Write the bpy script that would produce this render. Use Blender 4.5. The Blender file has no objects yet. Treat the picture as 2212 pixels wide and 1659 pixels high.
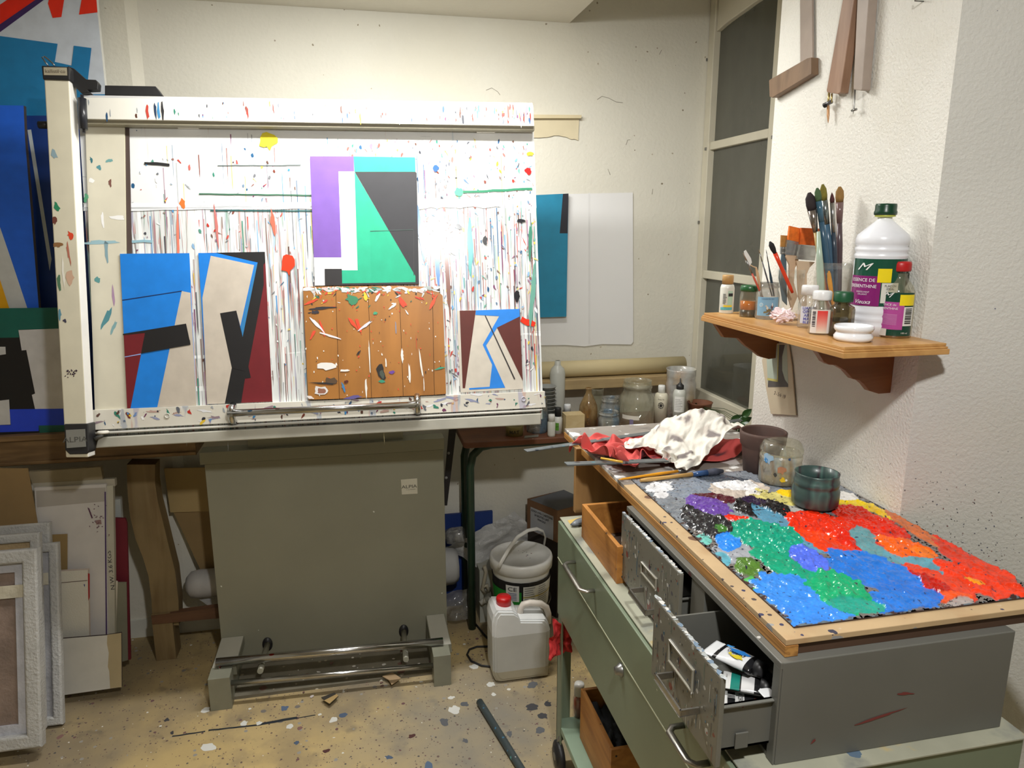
import bpy, bmesh, math, random
from mathutils import Vector, Matrix, noise
R = random.Random(7)
sc = bpy.context.scene
COL = sc.collection
# ------------------------------------------------------------ camera geometry
F = 1560.0; TH = math.atan(340 / F); PS = math.atan(344 / (F / math.cos(TH))); CX, CY = 1106.0, 829.5
CAM = Vector((0, 0, 1.65))
FW = Vector((math.sin(PS) * math.cos(TH), math.cos(PS) * math.cos(TH), -math.sin(TH)))
RT = Vector((math.cos(PS), -math.sin(PS), 0))
DN = FW.cross(RT)
def ray(px, py): return FW * F + RT * (px - CX) + DN * (py - CY)
def P(px, py, x=None, y=None, z=None):
    r = ray(px, py)
    if x is not None: t = (x - CAM.x) / r.x
    elif y is not None: t = (y - CAM.y) / r.y
    else: t = (z - CAM.z) / r.z
    return CAM + r * t
def proj(p):
    d = Vector(p) - CAM; w = d.dot(FW)
    return CX + F * d.dot(RT) / w, CY + F * d.dot(DN) / w
def mpp(p): return (Vector(p) - CAM).dot(FW) / F      # metres covered by one image pixel at p
YW = 2.975; XW = 1.491; XP = 1.14; ZT = 1.03; ZC = 0.82
# ------------------------------------------------------------ colours
def lin(c):
    c = c / 255.0
    return c / 12.92 if c <= .04045 else ((c + .055) / 1.055) ** 2.4
def rgb(c): return (lin(c[0]), lin(c[1]), lin(c[2]), 1.0)
# ------------------------------------------------------------ materials
class NT:
    def __init__(s, m): s.t = m.node_tree; s.n = s.t.nodes; s.l = s.t.links
    def new(s, k, **kw):
        nd = s.n.new(k)
        for a, b in kw.items(): setattr(nd, a, b)
        return nd
    def link(s, a, b): s.l.new(a, b)
def ramp(nt, fac, stops, interp='LINEAR'):
    r = nt.new('ShaderNodeValToRGB'); r.color_ramp.interpolation = interp
    e = r.color_ramp.elements
    while len(e) < len(stops): e.new(.5)
    for i, (p, c) in enumerate(stops): e[i].position = p; e[i].color = c
    nt.link(fac, r.inputs[0]); return r.outputs[0]
def mixc(nt, fac, a, b, mode='MIX'):
    m = nt.new('ShaderNodeMix', data_type='RGBA', blend_type=mode)
    if isinstance(fac, float): m.inputs[0].default_value = fac
    else: nt.link(fac, m.inputs[0])
    for s, v in ((6, a), (7, b)):
        if isinstance(v, tuple): m.inputs[s].default_value = v
        else: nt.link(v, m.inputs[s])
    return m.outputs[2]
def coords(nt, scale, uv=False, off=(0, 0, 0)):
    tc = nt.new('ShaderNodeTexCoord'); mp = nt.new('ShaderNodeMapping')
    nt.link(tc.outputs['UV' if uv else 'Object'], mp.inputs[0]); mp.inputs['Scale'].default_value = scale
    mp.inputs['Location'].default_value = off
    return mp.outputs[0]
def gray(v): return (v, v, v, 1)
MATS = {}
def M(name, c=None, rough=.5, metal=0., patch=(), var=.06, vs=6., bump=0., bs=60., specks=(), stains=(), streaks=(), grain=None, uv=False, spec=.5, coat=0., trans=0., alpha=1., sss=0.):
    if name in MATS: return MATS[name]
    m = bpy.data.materials.new(name); m.use_nodes = True; MATS[name] = m
    nt = NT(m); b = nt.n['Principled BSDF']
    if c is None:
        a = nt.new('ShaderNodeAttribute', attribute_name='Col'); base = a.outputs[0]
    else:
        r_ = nt.new('ShaderNodeRGB'); r_.outputs[0].default_value = rgb(c); base = r_.outputs[0]
    if grain:   # (stretch scale, dark colour, amount)
        nz = nt.new('ShaderNodeTexNoise'); nt.link(coords(nt, grain[0]), nz.inputs[0]); nz.inputs['Scale'].default_value = 1; nz.inputs['Detail'].default_value = 4; nz.inputs['Distortion'].default_value = .6
        f = ramp(nt, nz.outputs[0], [(.38, gray(0)), (.62, gray(grain[2]))])
        base = mixc(nt, f, base, rgb(grain[1]))
    if var:
        nz = nt.new('ShaderNodeTexNoise'); nt.link(coords(nt, (1, 1, 1), uv), nz.inputs[0]); nz.inputs['Scale'].default_value = vs; nz.inputs['Detail'].default_value = 5
        f = ramp(nt, nz.outputs[0], [(.3, gray(1 - var * 2.5)), (.7, gray(1))])
        base = mixc(nt, 1.0, base, f, 'MULTIPLY')
    for i, (sx, thr, wid, colr, amt) in enumerate(stains):     # broad dirt: (scale, threshold, softness, colour, amount)
        nz = nt.new('ShaderNodeTexNoise'); nt.link(coords(nt, (1, 1, 1), uv, (i * 3.1, i * 1.7, 0)), nz.inputs[0]); nz.inputs['Scale'].default_value = sx; nz.inputs['Detail'].default_value = 6
        f = ramp(nt, nz.outputs[0], [(thr, gray(0)), (min(1, thr + wid), gray(amt))])
        base = mixc(nt, f, base, rgb(colr))
    for i, (cen, rad, colr, amt) in enumerate(patch):           # a worn or dirty area round a point, ragged by noise
        tc = nt.new('ShaderNodeTexCoord'); vd = nt.new('ShaderNodeVectorMath', operation='DISTANCE'); nt.link(tc.outputs['Object'], vd.inputs[0]); vd.inputs[1].default_value = cen
        nz = nt.new('ShaderNodeTexNoise'); nt.link(tc.outputs['Object'], nz.inputs[0]); nz.inputs['Scale'].default_value = 7; nz.inputs['Detail'].default_value = 8
        ad = nt.new('ShaderNodeMath', operation='MULTIPLY_ADD'); nt.link(nz.outputs[0], ad.inputs[0]); ad.inputs[1].default_value = rad * 1.2; nt.link(vd.outputs['Value'], ad.inputs[2])
        dv = nt.new('ShaderNodeMath', operation='DIVIDE'); nt.link(ad.outputs[0], dv.inputs[0]); dv.inputs[1].default_value = rad * 2.4
        f = ramp(nt, dv.outputs[0], [(.3, gray(amt)), (.75, gray(0))]); base = mixc(nt, f, base, rgb(colr))
    for i, (sv, thr, pal, amt) in enumerate(streaks):           # stretched runs of paint: ((sx,sy,sz), threshold, palette, amount)
        nz = nt.new('ShaderNodeTexNoise'); nt.link(coords(nt, sv, uv, (i * 7.3, i * 2.9, i)), nz.inputs[0]); nz.inputs['Scale'].default_value = 1; nz.inputs['Detail'].default_value = 3
        f = ramp(nt, nz.outputs[0], [(thr, gray(0)), (min(1, thr + .04), gray(amt))])
        n2 = nt.new('ShaderNodeTexNoise'); nt.link(coords(nt, tuple(q * .9 for q in sv), uv, (i * 5.3 + 9, i * 1.9 + 4, 3)), n2.inputs[0]); n2.inputs['Scale'].default_value = 1; n2.inputs['Detail'].default_value = 1
        k = len(pal)
        cc = ramp(nt, n2.outputs[0], [(0.25 + .5 * j / k, rgb(q)) for j, q in enumerate(pal)], 'CONSTANT')
        base = mixc(nt, f, base, cc)
    for i, (sv, rad, dens, pal) in enumerate(specks):           # drops: ((sx,sy,sz), radius 0-.5, density 0-1, palette)
        co = coords(nt, sv, uv, (i * 1.37, i * 2.11, i * .7))
        nz = nt.new('ShaderNodeTexNoise'); nt.link(co, nz.inputs[0]); nz.inputs['Scale'].default_value = 2.3; nz.inputs['Detail'].default_value = 2
        wv = mixc(nt, .22, co, nz.outputs[1])
        vo = nt.new('ShaderNodeTexVoronoi'); nt.link(wv, vo.inputs[0]); vo.inputs['Scale'].default_value = 1
        sp = nt.new('ShaderNodeSeparateColor'); nt.link(vo.outputs['Color'], sp.inputs[0])
        # radius varies per cell; only part of the cells carry a drop
        mu = nt.new('ShaderNodeMath', operation='MULTIPLY'); nt.link(sp.outputs[1], mu.inputs[0]); mu.inputs[1].default_value = rad
        le = nt.new('ShaderNodeMath', operation='LESS_THAN'); nt.link(vo.outputs['Distance'], le.inputs[0]); nt.link(mu.outputs[0], le.inputs[1])
        ld = nt.new('ShaderNodeMath', operation='LESS_THAN'); nt.link(sp.outputs[0], ld.inputs[0]); ld.inputs[1].default_value = dens
        fm = nt.new('ShaderNodeMath', operation='MULTIPLY'); nt.link(le.outputs[0], fm.inputs[0]); nt.link(ld.outputs[0], fm.inputs[1])
        k = len(pal)
        cc = ramp(nt, sp.outputs[2], [(j / k, rgb(q)) for j, q in enumerate(pal)], 'CONSTANT')
        base = mixc(nt, fm.outputs[0], base, cc)
    nt.link(base, b.inputs['Base Color'])
    b.inputs['Roughness'].default_value = rough; b.inputs['Metallic'].default_value = metal
    b.inputs['Specular IOR Level'].default_value = spec; b.inputs['Coat Weight'].default_value = coat
    b.inputs['Transmission Weight'].default_value = trans; b.inputs['Alpha'].default_value = alpha
    if sss: b.inputs['Subsurface Weight'].default_value = sss; b.inputs['Subsurface Radius'].default_value = (.01, .01, .01)
    if bump:
        nz = nt.new('ShaderNodeTexNoise'); nt.link(coords(nt, (1, 1, 1), uv), nz.inputs[0]); nz.inputs['Scale'].default_value = bs; nz.inputs['Detail'].default_value = 4
        bp = nt.new('ShaderNodeBump'); bp.inputs['Strength'].default_value = min(1, bump); bp.inputs['Distance'].default_value = .004
        nt.link(nz.outputs[0], bp.inputs['Height']); nt.link(bp.outputs[0], b.inputs['Normal'])
    return m
def thin_glass(name, tint=(235, 240, 235), dirt=(190, 185, 170), amt=.25, ds=30., rough=.05, spots=None):
    """single-wall glass: clear body, mirror-like sheen at grazing angles, a film of dirt and dried paint"""
    if name in MATS: return MATS[name]
    m = bpy.data.materials.new(name); m.use_nodes = True; MATS[name] = m
    nt = NT(m); nt.n.remove(nt.n['Principled BSDF']); out = nt.n['Material Output']
    tr = nt.new('ShaderNodeBsdfTransparent'); tr.inputs[0].default_value = rgb(tint)
    gl = nt.new('ShaderNodeBsdfGlossy'); gl.inputs[0].default_value = gray(.9); gl.inputs['Roughness'].default_value = rough
    lw = nt.new('ShaderNodeLayerWeight'); lw.inputs[0].default_value = .35
    f = ramp(nt, lw.outputs['Facing'], [(.0, gray(.06)), (.75, gray(.25)), (1, gray(.85))])
    mx = nt.new('ShaderNodeMixShader'); nt.link(f, mx.inputs[0]); nt.link(tr.outputs[0], mx.inputs[1]); nt.link(gl.outputs[0], mx.inputs[2])
    df = nt.new('ShaderNodeBsdfPrincipled'); df.inputs['Roughness'].default_value = .35
    base = rgb(dirt)
    if spots:
        n2 = nt.new('ShaderNodeTexNoise'); nt.link(coords(nt, (1, 1, .4)), n2.inputs[0]); n2.inputs['Scale'].default_value = ds * .8; n2.inputs['Detail'].default_value = 1
        k = len(spots); base = ramp(nt, n2.outputs[0], [(.28 + .44 * j / k, rgb(q)) for j, q in enumerate(spots)], 'LINEAR'); nt.link(base, df.inputs[0])
    else: df.inputs[0].default_value = base
    nz = nt.new('ShaderNodeTexNoise'); nt.link(coords(nt, (1, 1, .5)), nz.inputs[0]); nz.inputs['Scale'].default_value = ds; nz.inputs['Detail'].default_value = 6
    g = ramp(nt, nz.outputs[0], [(.35, gray(amt * .35)), (.65, gray(min(1, amt * 1.5)))])
    m2 = nt.new('ShaderNodeMixShader'); nt.link(g, m2.inputs[0]); nt.link(mx.outputs[0], m2.inputs[1]); nt.link(df.outputs[0], m2.inputs[2])
    nt.link(m2.outputs[0], out.inputs[0]); return m
# ------------------------------------------------------------ frames
class Fr:
    def __init__(s, O, ex, ey):
        s.O = Vector(O); s.ex = Vector(ex).normalized(); ey = Vector(ey); ey = ey - s.ex * ey.dot(s.ex); s.ey = ey.normalized(); s.ez = s.ex.cross(s.ey)
    def p(s, u, v, w=0.): return s.O + s.ex * u + s.ey * v + s.ez * w
    def hit(s, px, py, w=0.):
        r = ray(px, py); o = s.O + s.ez * w; t = (o - CAM).dot(s.ez) / r.dot(s.ez); d = CAM + r * t - s.O
        return d.dot(s.ex), d.dot(s.ey)
    def hits(s, pts, w=0.): return [s.hit(a, b, w) for a, b in pts]
def lean(yb, deg, zb=0., yaw=0.):
    t = math.radians(deg); a = math.radians(yaw)
    ex = Vector((math.cos(a), math.sin(a), 0)); back = Vector((-math.sin(a), math.cos(a), 0))
    return Fr((0, yb, zb), ex, back * math.sin(t) + Vector((0, 0, math.cos(t))))
FB = Fr((0.6143, 2.351, 1.0956), RT * .987 - DN * .0427 + FW * .1526, -(RT * .0319 + DN * .9985 + FW * .0465))   # drawing board
FWB = Fr((0, YW, 0), (1, 0, 0), (0, 0, 1))        # back wall
FPL = Fr((XP, 0, 0), (0, -1, 0), (0, 0, 1))       # pillar face
FUP = Fr((0, 0, 0), (1, 0, 0), (0, 1, 0))         # horizontal plane
# ------------------------------------------------------------ mesh builder
TEXTS = {}
def text_mesh(s, shear=0., bold=0.):
    k = (s, shear, bold)
    if k not in TEXTS:
        cu = bpy.data.curves.new('t', 'FONT'); cu.body = s; cu.size = 1; cu.shear = shear; cu.offset = bold; cu.resolution_u = 3; cu.align_x = 'CENTER'; cu.align_y = 'CENTER'
        ob = bpy.data.objects.new('t', cu); me = bpy.data.meshes.new_from_object(ob)
        vs = [tuple(v.co) for v in me.vertices]; fs = [tuple(p.vertices) for p in me.polygons]
        bpy.data.meshes.remove(me); bpy.data.objects.remove(ob); bpy.data.curves.remove(cu)
        TEXTS[k] = (vs, fs)
    return TEXTS[k]
ORG = {}
W = (200, 200, 200)
class MB:
    def __init__(s): s.v = []; s.f = []; s.m = []; s.c = []; s.sm = []
    def vert(s, p): s.v.append(Vector(p)); return len(s.v) - 1
    def face(s, idx, c=W, m=0, sm=False):
        s.f.append(tuple(idx)); s.c.append(c); s.m.append(m); s.sm.append(sm)
    def poly(s, pts, c=W, m=0): s.face([s.vert(p) for p in pts], c, m)
    def slab(s, fr, pts, w0, w1, c=W, m=0, cs=None, ms=None, back=True):
        """polygon in a frame (u,v), extruded from w0 to w1; w1 is the face towards ez"""
        a = sum(pts[i][0] * pts[(i + 1) % len(pts)][1] - pts[(i + 1) % len(pts)][0] * pts[i][1] for i in range(len(pts)))
        if a < 0: pts = pts[::-1]
        n = len(pts); A = [s.vert(fr.p(u, v, w1)) for u, v in pts]; B = [s.vert(fr.p(u, v, w0)) for u, v in pts]
        s.face(A, c, m)
        if back: s.face(B[::-1], cs or c, m if ms is None else ms)
        for i in range(n):
            j = (i + 1) % n; s.face((A[j], A[i], B[i], B[j]), cs or c, m if ms is None else ms)
    def flat(s, fr, pts, w, c, m=0):
        a = sum(pts[i][0] * pts[(i + 1) % len(pts)][1] - pts[(i + 1) % len(pts)][0] * pts[i][1] for i in range(len(pts)))
        if a < 0: pts = pts[::-1]
        s.face([s.vert(fr.p(u, v, w)) for u, v in pts], c, m)
    def box(s, lo, hi, c=W, m=0):
        s.slab(FUP, [(lo[0], lo[1]), (hi[0], lo[1]), (hi[0], hi[1]), (lo[0], hi[1])], lo[2], hi[2], c, m)
    def rect(s, fr, u0, v0, u1, v1, w0, w1, c=W, m=0, cs=None):
        s.slab(fr, [(u0, v0), (u1, v0), (u1, v1), (u0, v1)], w0, w1, c, m, cs)
    def tube(s, pts, r, n=10, c=W, m=0, caps=True, sq=1.):
        pts = [Vector(p) for p in pts]; rings = []; up = None
        for i, p in enumerate(pts):
            d = (pts[min(i + 1, len(pts) - 1)] - pts[max(i - 1, 0)]).normalized()
            if up is None:
                up = Vector((0, 0, 1)) if abs(d.z) < .9 else Vector((1, 0, 0))
            up = (up - d * up.dot(d)).normalized(); sd = d.cross(up)
            rr = r[i] if isinstance(r, (list, tuple)) else r
            rings.append([s.vert(p + up * (rr * math.cos(2 * math.pi * k / n)) + sd * (rr * sq * math.sin(2 * math.pi * k / n))) for k in range(n)])
        for a, b in zip(rings, rings[1:]):
            for k in range(n): s.face((a[k], a[(k + 1) % n], b[(k + 1) % n], b[k]), c, m, True)
        if caps: s.face(rings[0][::-1], c, m); s.face(rings[-1], c, m)
    def lathe(s, base, prof, n=32, c=W, m=0, ax=None, sx=1., sy=1., rot=0., cf=None, a0=0., a1=None):
        base = Vector(base); ax = Vector(ax).normalized() if ax else Vector((0, 0, 1))
        ex = Vector((1, 0, 0)) if abs(ax.x) < .8 else Vector((0, 1, 0)); ex = (ex - ax * ex.dot(ax)).normalized(); ey = ax.cross(ex)
        full = a1 is None; cnt = n if full else n + 1; a1 = 2 * math.pi if full else a1
        rings = []
        for (r, z) in prof:
            if r <= 1e-6: rings.append([s.vert(base + ax * z)]); continue
            ring = []
            for k in range(cnt):
                t = a0 + (a1 - a0) * k / n
                x = r * math.cos(t) * sx; y = r * math.sin(t) * sy
                ring.append(s.vert(base + ax * z + ex * (x * math.cos(rot) - y * math.sin(rot)) + ey * (x * math.sin(rot) + y * math.cos(rot))))
            rings.append(ring)
        for q, (a, b) in enumerate(zip(rings, rings[1:])):
            cc = cf(q) if cf else c
            for k in range(n):
                k2 = (k + 1) % cnt
                if len(a) == 1 and len(b) > 1: s.face((a[0], b[k2], b[k]), cc, m, True)
                elif len(b) == 1 and len(a) > 1: s.face((a[k], a[k2], b[0]), cc, m, True)
                elif len(a) > 1: s.face((a[k], a[k2], b[k2], b[k]), cc, m, True)
    def wrap(s, base, r, ang, u0, u1, z0, z1, c, m=0, n=10, off=.0006):
        """a label bent round a cylinder; ang = direction its middle faces, u along the arc in metres"""
        g = lambda u, z: Vector((base[0] + (r + off) * math.cos(ang + u / r), base[1] + (r + off) * math.sin(ang + u / r), base[2] + z))
        for i in range(n):
            a = u0 + (u1 - u0) * i / n; b = u0 + (u1 - u0) * (i + 1) / n
            s.face([s.vert(g(a, z0)), s.vert(g(b, z0)), s.vert(g(b, z1)), s.vert(g(a, z1))], c, m, True)
    def text(s, txt, h, mp, c=(20, 20, 20), m=0, shear=0., bold=0., rot=0., wid=1.):
        vs, fs = text_mesh(txt, shear, bold); o = len(s.v); cr, sr = math.cos(rot), math.sin(rot)
        for x, y, z in vs:
            x, y = x * h * 1.4 * wid, y * h * 1.4
            s.v.append(Vector(mp(x * cr - y * sr, x * sr + y * cr)))
        for f in fs: s.face([o + i for i in f], c, m)
    def wtext(s, txt, h, base, r, ang, u, z, c, m=0, off=.0012, **k):
        s.text(txt, h, lambda a, b: (base[0] + (r + off) * math.cos(ang + (u + a) / r), base[1] + (r + off) * math.sin(ang + (u + a) / r), base[2] + z + b), c, m, **k)
    def ftext(s, txt, h, fr, u, v, w, c=(20, 20, 20), m=0, **k): s.text(txt, h, lambda a, b: fr.p(u + a, v + b, w), c, m, **k)
    def build(s, name, mats, parent=None, bevel=0., sub=0, uvf=None, seg=2, smooth=None):
        if not isinstance(mats, (list, tuple)): mats = [mats]
        root = parent
        while root is not None and root.parent is not None: root = root.parent
        if root is not None: org = ORG[root.name]
        else:
            xs = [v.x for v in s.v]; ys = [v.y for v in s.v]; zs = [v.z for v in s.v]
            org = Vector(((min(xs) + max(xs)) / 2, (min(ys) + max(ys)) / 2, min(zs)))
        me = bpy.data.meshes.new(name); me.from_pydata([v - org for v in s.v], [], s.f)
        for mt in mats: me.materials.append(mt)
        me.polygons.foreach_set('material_index', s.m)
        me.polygons.foreach_set('use_smooth', [bool(a if smooth is None else smooth) for a in s.sm])
        ca = me.color_attributes.new('Col', 'FLOAT_COLOR', 'CORNER'); buf = []
        cache = {}
        for p, c in zip(me.polygons, s.c):
            if len(c) == p.loop_total and isinstance(c[0], tuple):
                for q in c: buf.extend(rgb(q))
            else:
                if c not in cache: cache[c] = rgb(c)
                buf.extend(cache[c] * p.loop_total)
        ca.data.foreach_set('color', buf)
        if uvf:
            uvl = me.uv_layers.new(name='UVMap'); d = []
            for lp in me.loops: d.extend(uvf(s.v[lp.vertex_index]))
            uvl.data.foreach_set('uv', d)
        me.validate(); me.update()
        ob = bpy.data.objects.new(name, me); COL.objects.link(ob)
        if parent is not None: ob.parent = parent
        else: ob.location = org; ORG[ob.name] = org
        if bevel:
            bm = bmesh.new(); bm.from_mesh(me); bmesh.ops.remove_doubles(bm, verts=bm.verts, dist=1e-6); bm.to_mesh(me); bm.free()
            md = ob.modifiers.new('bevel', 'BEVEL'); md.width = bevel; md.segments = seg; md.limit_method = 'ANGLE'; md.angle_limit = .6
        if sub: md = ob.modifiers.new('sub', 'SUBSURF'); md.levels = sub; md.render_levels = sub
        return ob
def tag(o, label=None, cat=None, group=None, kind=None):
    if label: o['label'] = label
    if cat: o['category'] = cat
    if group: o['group'] = group
    if kind: o['kind'] = kind
    return o
def thing(name, loc, label, cat, group=None):
    o = bpy.data.objects.new(name, None); COL.objects.link(o); o.location = loc; ORG[o.name] = Vector(loc); o.empty_display_size = .05
    return tag(o, label, cat, group)
def struct(o): o['kind'] = 'structure'; return o
def noisy(pts, amp, k=3, seed=0):
    """roughen a polygon outline"""
    out = []
    for i in range(len(pts)):
        a = Vector(pts[i]); b = Vector(pts[(i + 1) % len(pts)])
        for j in range(k):
            q = a.lerp(b, j / k); e = noise.noise_vector(Vector((q.x * 40 + seed, q.y * 40, seed * 1.3)))
            out.append((q.x + e.x * amp, q.y + e.y * amp))
    return out
def blob(cx, cy, rx, ry, rot=0., n=12, jag=.25):
    o = []; ph = R.random() * 9
    for i in range(n):
        t = 2 * math.pi * i / n; q = 1 + jag * noise.noise(Vector((math.cos(t) * 1.5 + ph, math.sin(t) * 1.5, ph))) * 2
        x, y = rx * math.cos(t) * q, ry * math.sin(t) * q
        o.append((cx + x * math.cos(rot) - y * math.sin(rot), cy + x * math.sin(rot) + y * math.cos(rot)))
    return o
def lineq(a, b, w):
    a = Vector(a); b = Vector(b); d = (b - a).normalized() * w / 2; n = Vector((-d.y, d.x))
    return [tuple(a + n), tuple(b + n), tuple(b - n), tuple(a - n)]
# ------------------------------------------------------------ common materials
PALW = [(40, 90, 130), (200, 60, 50), (60, 60, 70), (60, 140, 120), (120, 60, 90), (240, 240, 240), (180, 130, 60)]
col = M('painted colours', None, .55, var=.03, vs=15)
colm = M('printed colours', None, .4, var=0)
colg = M('glossy colours', None, .18, var=.02, vs=30)
plaster = M('off white plaster', (224, 221, 208), .8, var=.05, vs=1.3, bump=.45, bs=75, specks=[((30, 30, 30), .09, .3, [(150, 140, 120), (170, 160, 145), (180, 170, 150)])], stains=[(1.1, .55, .3, (205, 196, 170), .5)])
plaster_r = M('rough plaster of the pillar', (234, 232, 224), .5, var=.04, vs=2, bump=.55, bs=150, specks=[((60, 60, 60), .10, .25, [(110, 110, 120), (140, 130, 130)])], stains=[(3, .56, .3, (205, 198, 175), .6)])
plaster_d = M('plaster spattered by the worktop', (208, 207, 200), .6, var=.05, vs=2, bump=.5, bs=150, specks=[((70, 70, 70), .09, .2, [(110, 110, 125), (130, 120, 120)])], stains=[(2.5, .55, .3, (196, 190, 170), .5)])
metal_w = M('cream enamelled metal', (214, 210, 190), .42, var=.05, vs=8, specks=[((16, 16, 9), .10, .3, PALW), ((5, 5, 2.4), .09, .4, PALW)])
chrome = M('chrome', (200, 200, 200), .16, 1., var=.08, vs=20, specks=[((30, 60, 60), .25, .4, [(200, 200, 200), (170, 60, 50), (70, 100, 130), (150, 140, 130)])])
steel = M('dull metal', (150, 150, 148), .35, .9, var=.1, vs=20)
dark = M('dark plastic', (38, 38, 40), .45, var=.1)
grn_w = M('pine', (190, 142, 84), .55, var=.05, grain=((6, 60, 60), (140, 92, 44), .6), bump=.15, bs=40)
# ============================================================ THE ROOM
floor_m = M('stained floor', (208, 182, 126), .6, var=.08, vs=3, bump=.12, bs=30,
    stains=[(1.6, .46, .16, (120, 112, 100), .75), (5, .55, .12, (140, 125, 100), .6), (14, .6, .1, (95, 90, 80), .5)],
    patch=[((.52, 1.45, .05), .42, (126, 126, 122), .75), ((.05, 1.95, .05), .42, (112, 104, 92), .7), ((.8, .9, .05), .4, (106, 108, 110), .6), ((-.7, 2.1, .05), .5, (116, 102, 76), .7)],
    specks=[((150, 150, 150), .30, .45, [(90, 84, 80), (130, 110, 84), (214, 210, 196), (110, 84, 80)]), ((84, 84, 84), .28, .5, [(84, 80, 80), (130, 110, 88), (214, 210, 200), (104, 84, 78)]), ((44, 44, 44), .26, .45, [(215, 214, 205), (84, 96, 112), (130, 112, 100), (100, 104, 100), (110, 80, 80), (150, 146, 138)]),
            ((20, 20, 20), .2, .34, [(96, 108, 126), (216, 214, 206), (118, 112, 106), (130, 96, 90), (104, 114, 108)])])
mb = MB(); mb.box((-2.7, -1.7, -.05), (2.2, 3.1, 0))
for a, b, wd in (((372, 1591), (443, 1580), 4), ((450, 1578), (560, 1566), 5), ((560, 1565), (642, 1550), 8), ((642, 1551), (682, 1545), 3)):
    a = P(*a, z=0); b = P(*b, z=0); mb.flat(FUP, noisy(lineq((a.x, a.y), (b.x, b.y), wd * .0016), .002, 10), .0004, (38, 44, 50), 1)
for (px, py, r, c) in ((445, 1534, 9, 0), (614, 1530, 9, 1), (528, 1562, 8, 0), (626, 1570, 7, 0), (720, 1555, 8, 0), (980, 1533, 13, 0), (1060, 1478, 8, 0), (1066, 1500, 6, 0), (1004, 1521, 9, 2), (960, 1560, 9, 2), (450, 1615, 12, 0), (740, 1545, 9, 3), (1070, 1392, 9, 0), (975, 1507, 6, 0), (1150, 1480, 10, 2), (1150, 1528, 12, 4), (1172, 1546, 9, 4), (1166, 1578, 11, 2), (1184, 1520, 8, 4), (890, 1590, 6, 5), (840, 1636, 6, 3), (705, 1622, 6, 5), (925, 1655, 9, 1), (1005, 1600, 6, 2), (1100, 1585, 7, 2), (560, 1562, 6, 0), (640, 1605, 6, 3), (1024, 1440, 10, 0), (360, 1555, 6, 4), (372, 1583, 4, 4)):
    p = P(px, py, z=0); r = r * mpp(p); mb.flat(FUP, blob(p.x, p.y, r, r * R.uniform(.8, 1.4), R.random() * 3, 16, .28), .0005, [(220, 220, 214), (90, 108, 134), (96, 98, 102), (80, 96, 120), (66, 66, 70), (84, 50, 48)][c], 1)
o = mb.build('floor', [floor_m, col]); struct(o)
mb = MB(); mb.box((-2.7, YW, -.05), (2.2, YW + .1, 2.8)); struct(mb.build('wall_back', plaster))
mb = MB(); mb.box((-2.7, -1.7, -.05), (-2.6, YW, 2.8)); struct(mb.build('wall_left', plaster))
mb = MB(); mb.box((-2.6, -1.7, -.05), (2.3, -1.6, 2.8)); struct(mb.build('wall_front', plaster)); mb = MB(); mb.box((2.2, -1.6, -.05), (2.3, YW, 2.8)); struct(mb.build('wall_side', plaster))
xs = P(1230, 50, y=YW).x
mb = MB(); mb.box((-2.6, -1.6, 2.436), (xs, YW, 2.75)); mb.box((xs, -1.6, 2.62), (2.2, YW, 2.75)); struct(mb.build('ceiling', M('ceiling paint', (236, 231, 218), .8, var=.04, vs=2, bump=.4, bs=60)))
# right wall: below, beside and above the arched window, then the pillar and the splayed wall
wy0 = P(1553, 70, x=XW).y; zb = P(1510, 838, x=XW).z
mb = MB(); fr = Fr((XW, 0, 0), (0, -1, 0), (0, 0, 1))
mb.box((XW, 1.6, -.05), (XW + .3, YW, zb - .07)); mb.box((XW, wy0 + .05, zb - .07), (XW + .3, YW, 2.8)); mb.box((XW, 1.6, 2.55), (XW + .3, wy0 + .05, 2.8))
struct(mb.build('wall_right', plaster))
pe = P(1690, 0, x=XP).y; pc = P(1988, 750, x=XP).y
mb = MB(); mb.slab(FUP, [(XP, pc), (XP, pe), (XP + .03, pe), (1.9, pe + .02), (1.9, pc)], -.05, 2.7); o = mb.build('wall_pillar', plaster_r); struct(o)
mb = MB(); mb.slab(FUP, [(XP + .0005, pc), (2.2, pc + .02), (2.2, pc - .61)], -.05, 2.7); struct(mb.build('wall_splay', plaster_d))
mb2 = MB(); SPL = Fr((XP, pc, 0), (.87, -.5, 0), (0, 0, 1))
mb = MB()
for i in range(640):
    u = abs(R.gauss(0, .16)) if R.random() < .6 else R.uniform(0, .6); v = 1.0 + abs(R.gauss(0, .11)) - .12; r = R.uniform(.0003, .0011)
    mb.flat(SPL, blob(u, v, r, r * R.uniform(.7, 2), R.random() * 3, 7, .4), .0008 + i * 1e-6, R.choice([(60, 70, 100), (80, 84, 96), (120, 70, 70), (110, 112, 112), (60, 60, 70)]))
for i in range(260):
    u = -R.random() * .55; v = 1.04 + abs(R.gauss(0, .07)); r = R.uniform(.0003, .0009)
    mb2.flat(FPL, blob(u - pc, v, r, r, 0, 7, .4), .0008 + i * 1e-6, R.choice([(70, 80, 104), (90, 92, 100), (120, 80, 80), (120, 120, 118)]))
mb2.build('paint_spatter', col, [o for o in COL.objects if o.name == 'wall_pillar'][0])
mb.build('paint_spatter', col, [o for o in COL.objects if o.name == 'wall_splay'][0])
# outline of the lamp-lit patch on the pillar, lower part; nothing is drawn
q = FPL.hits([(1975, 868), (1950, 1120), (1880, 1090), (1790, 1035), (1760, 960), (1850, 880)])
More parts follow.
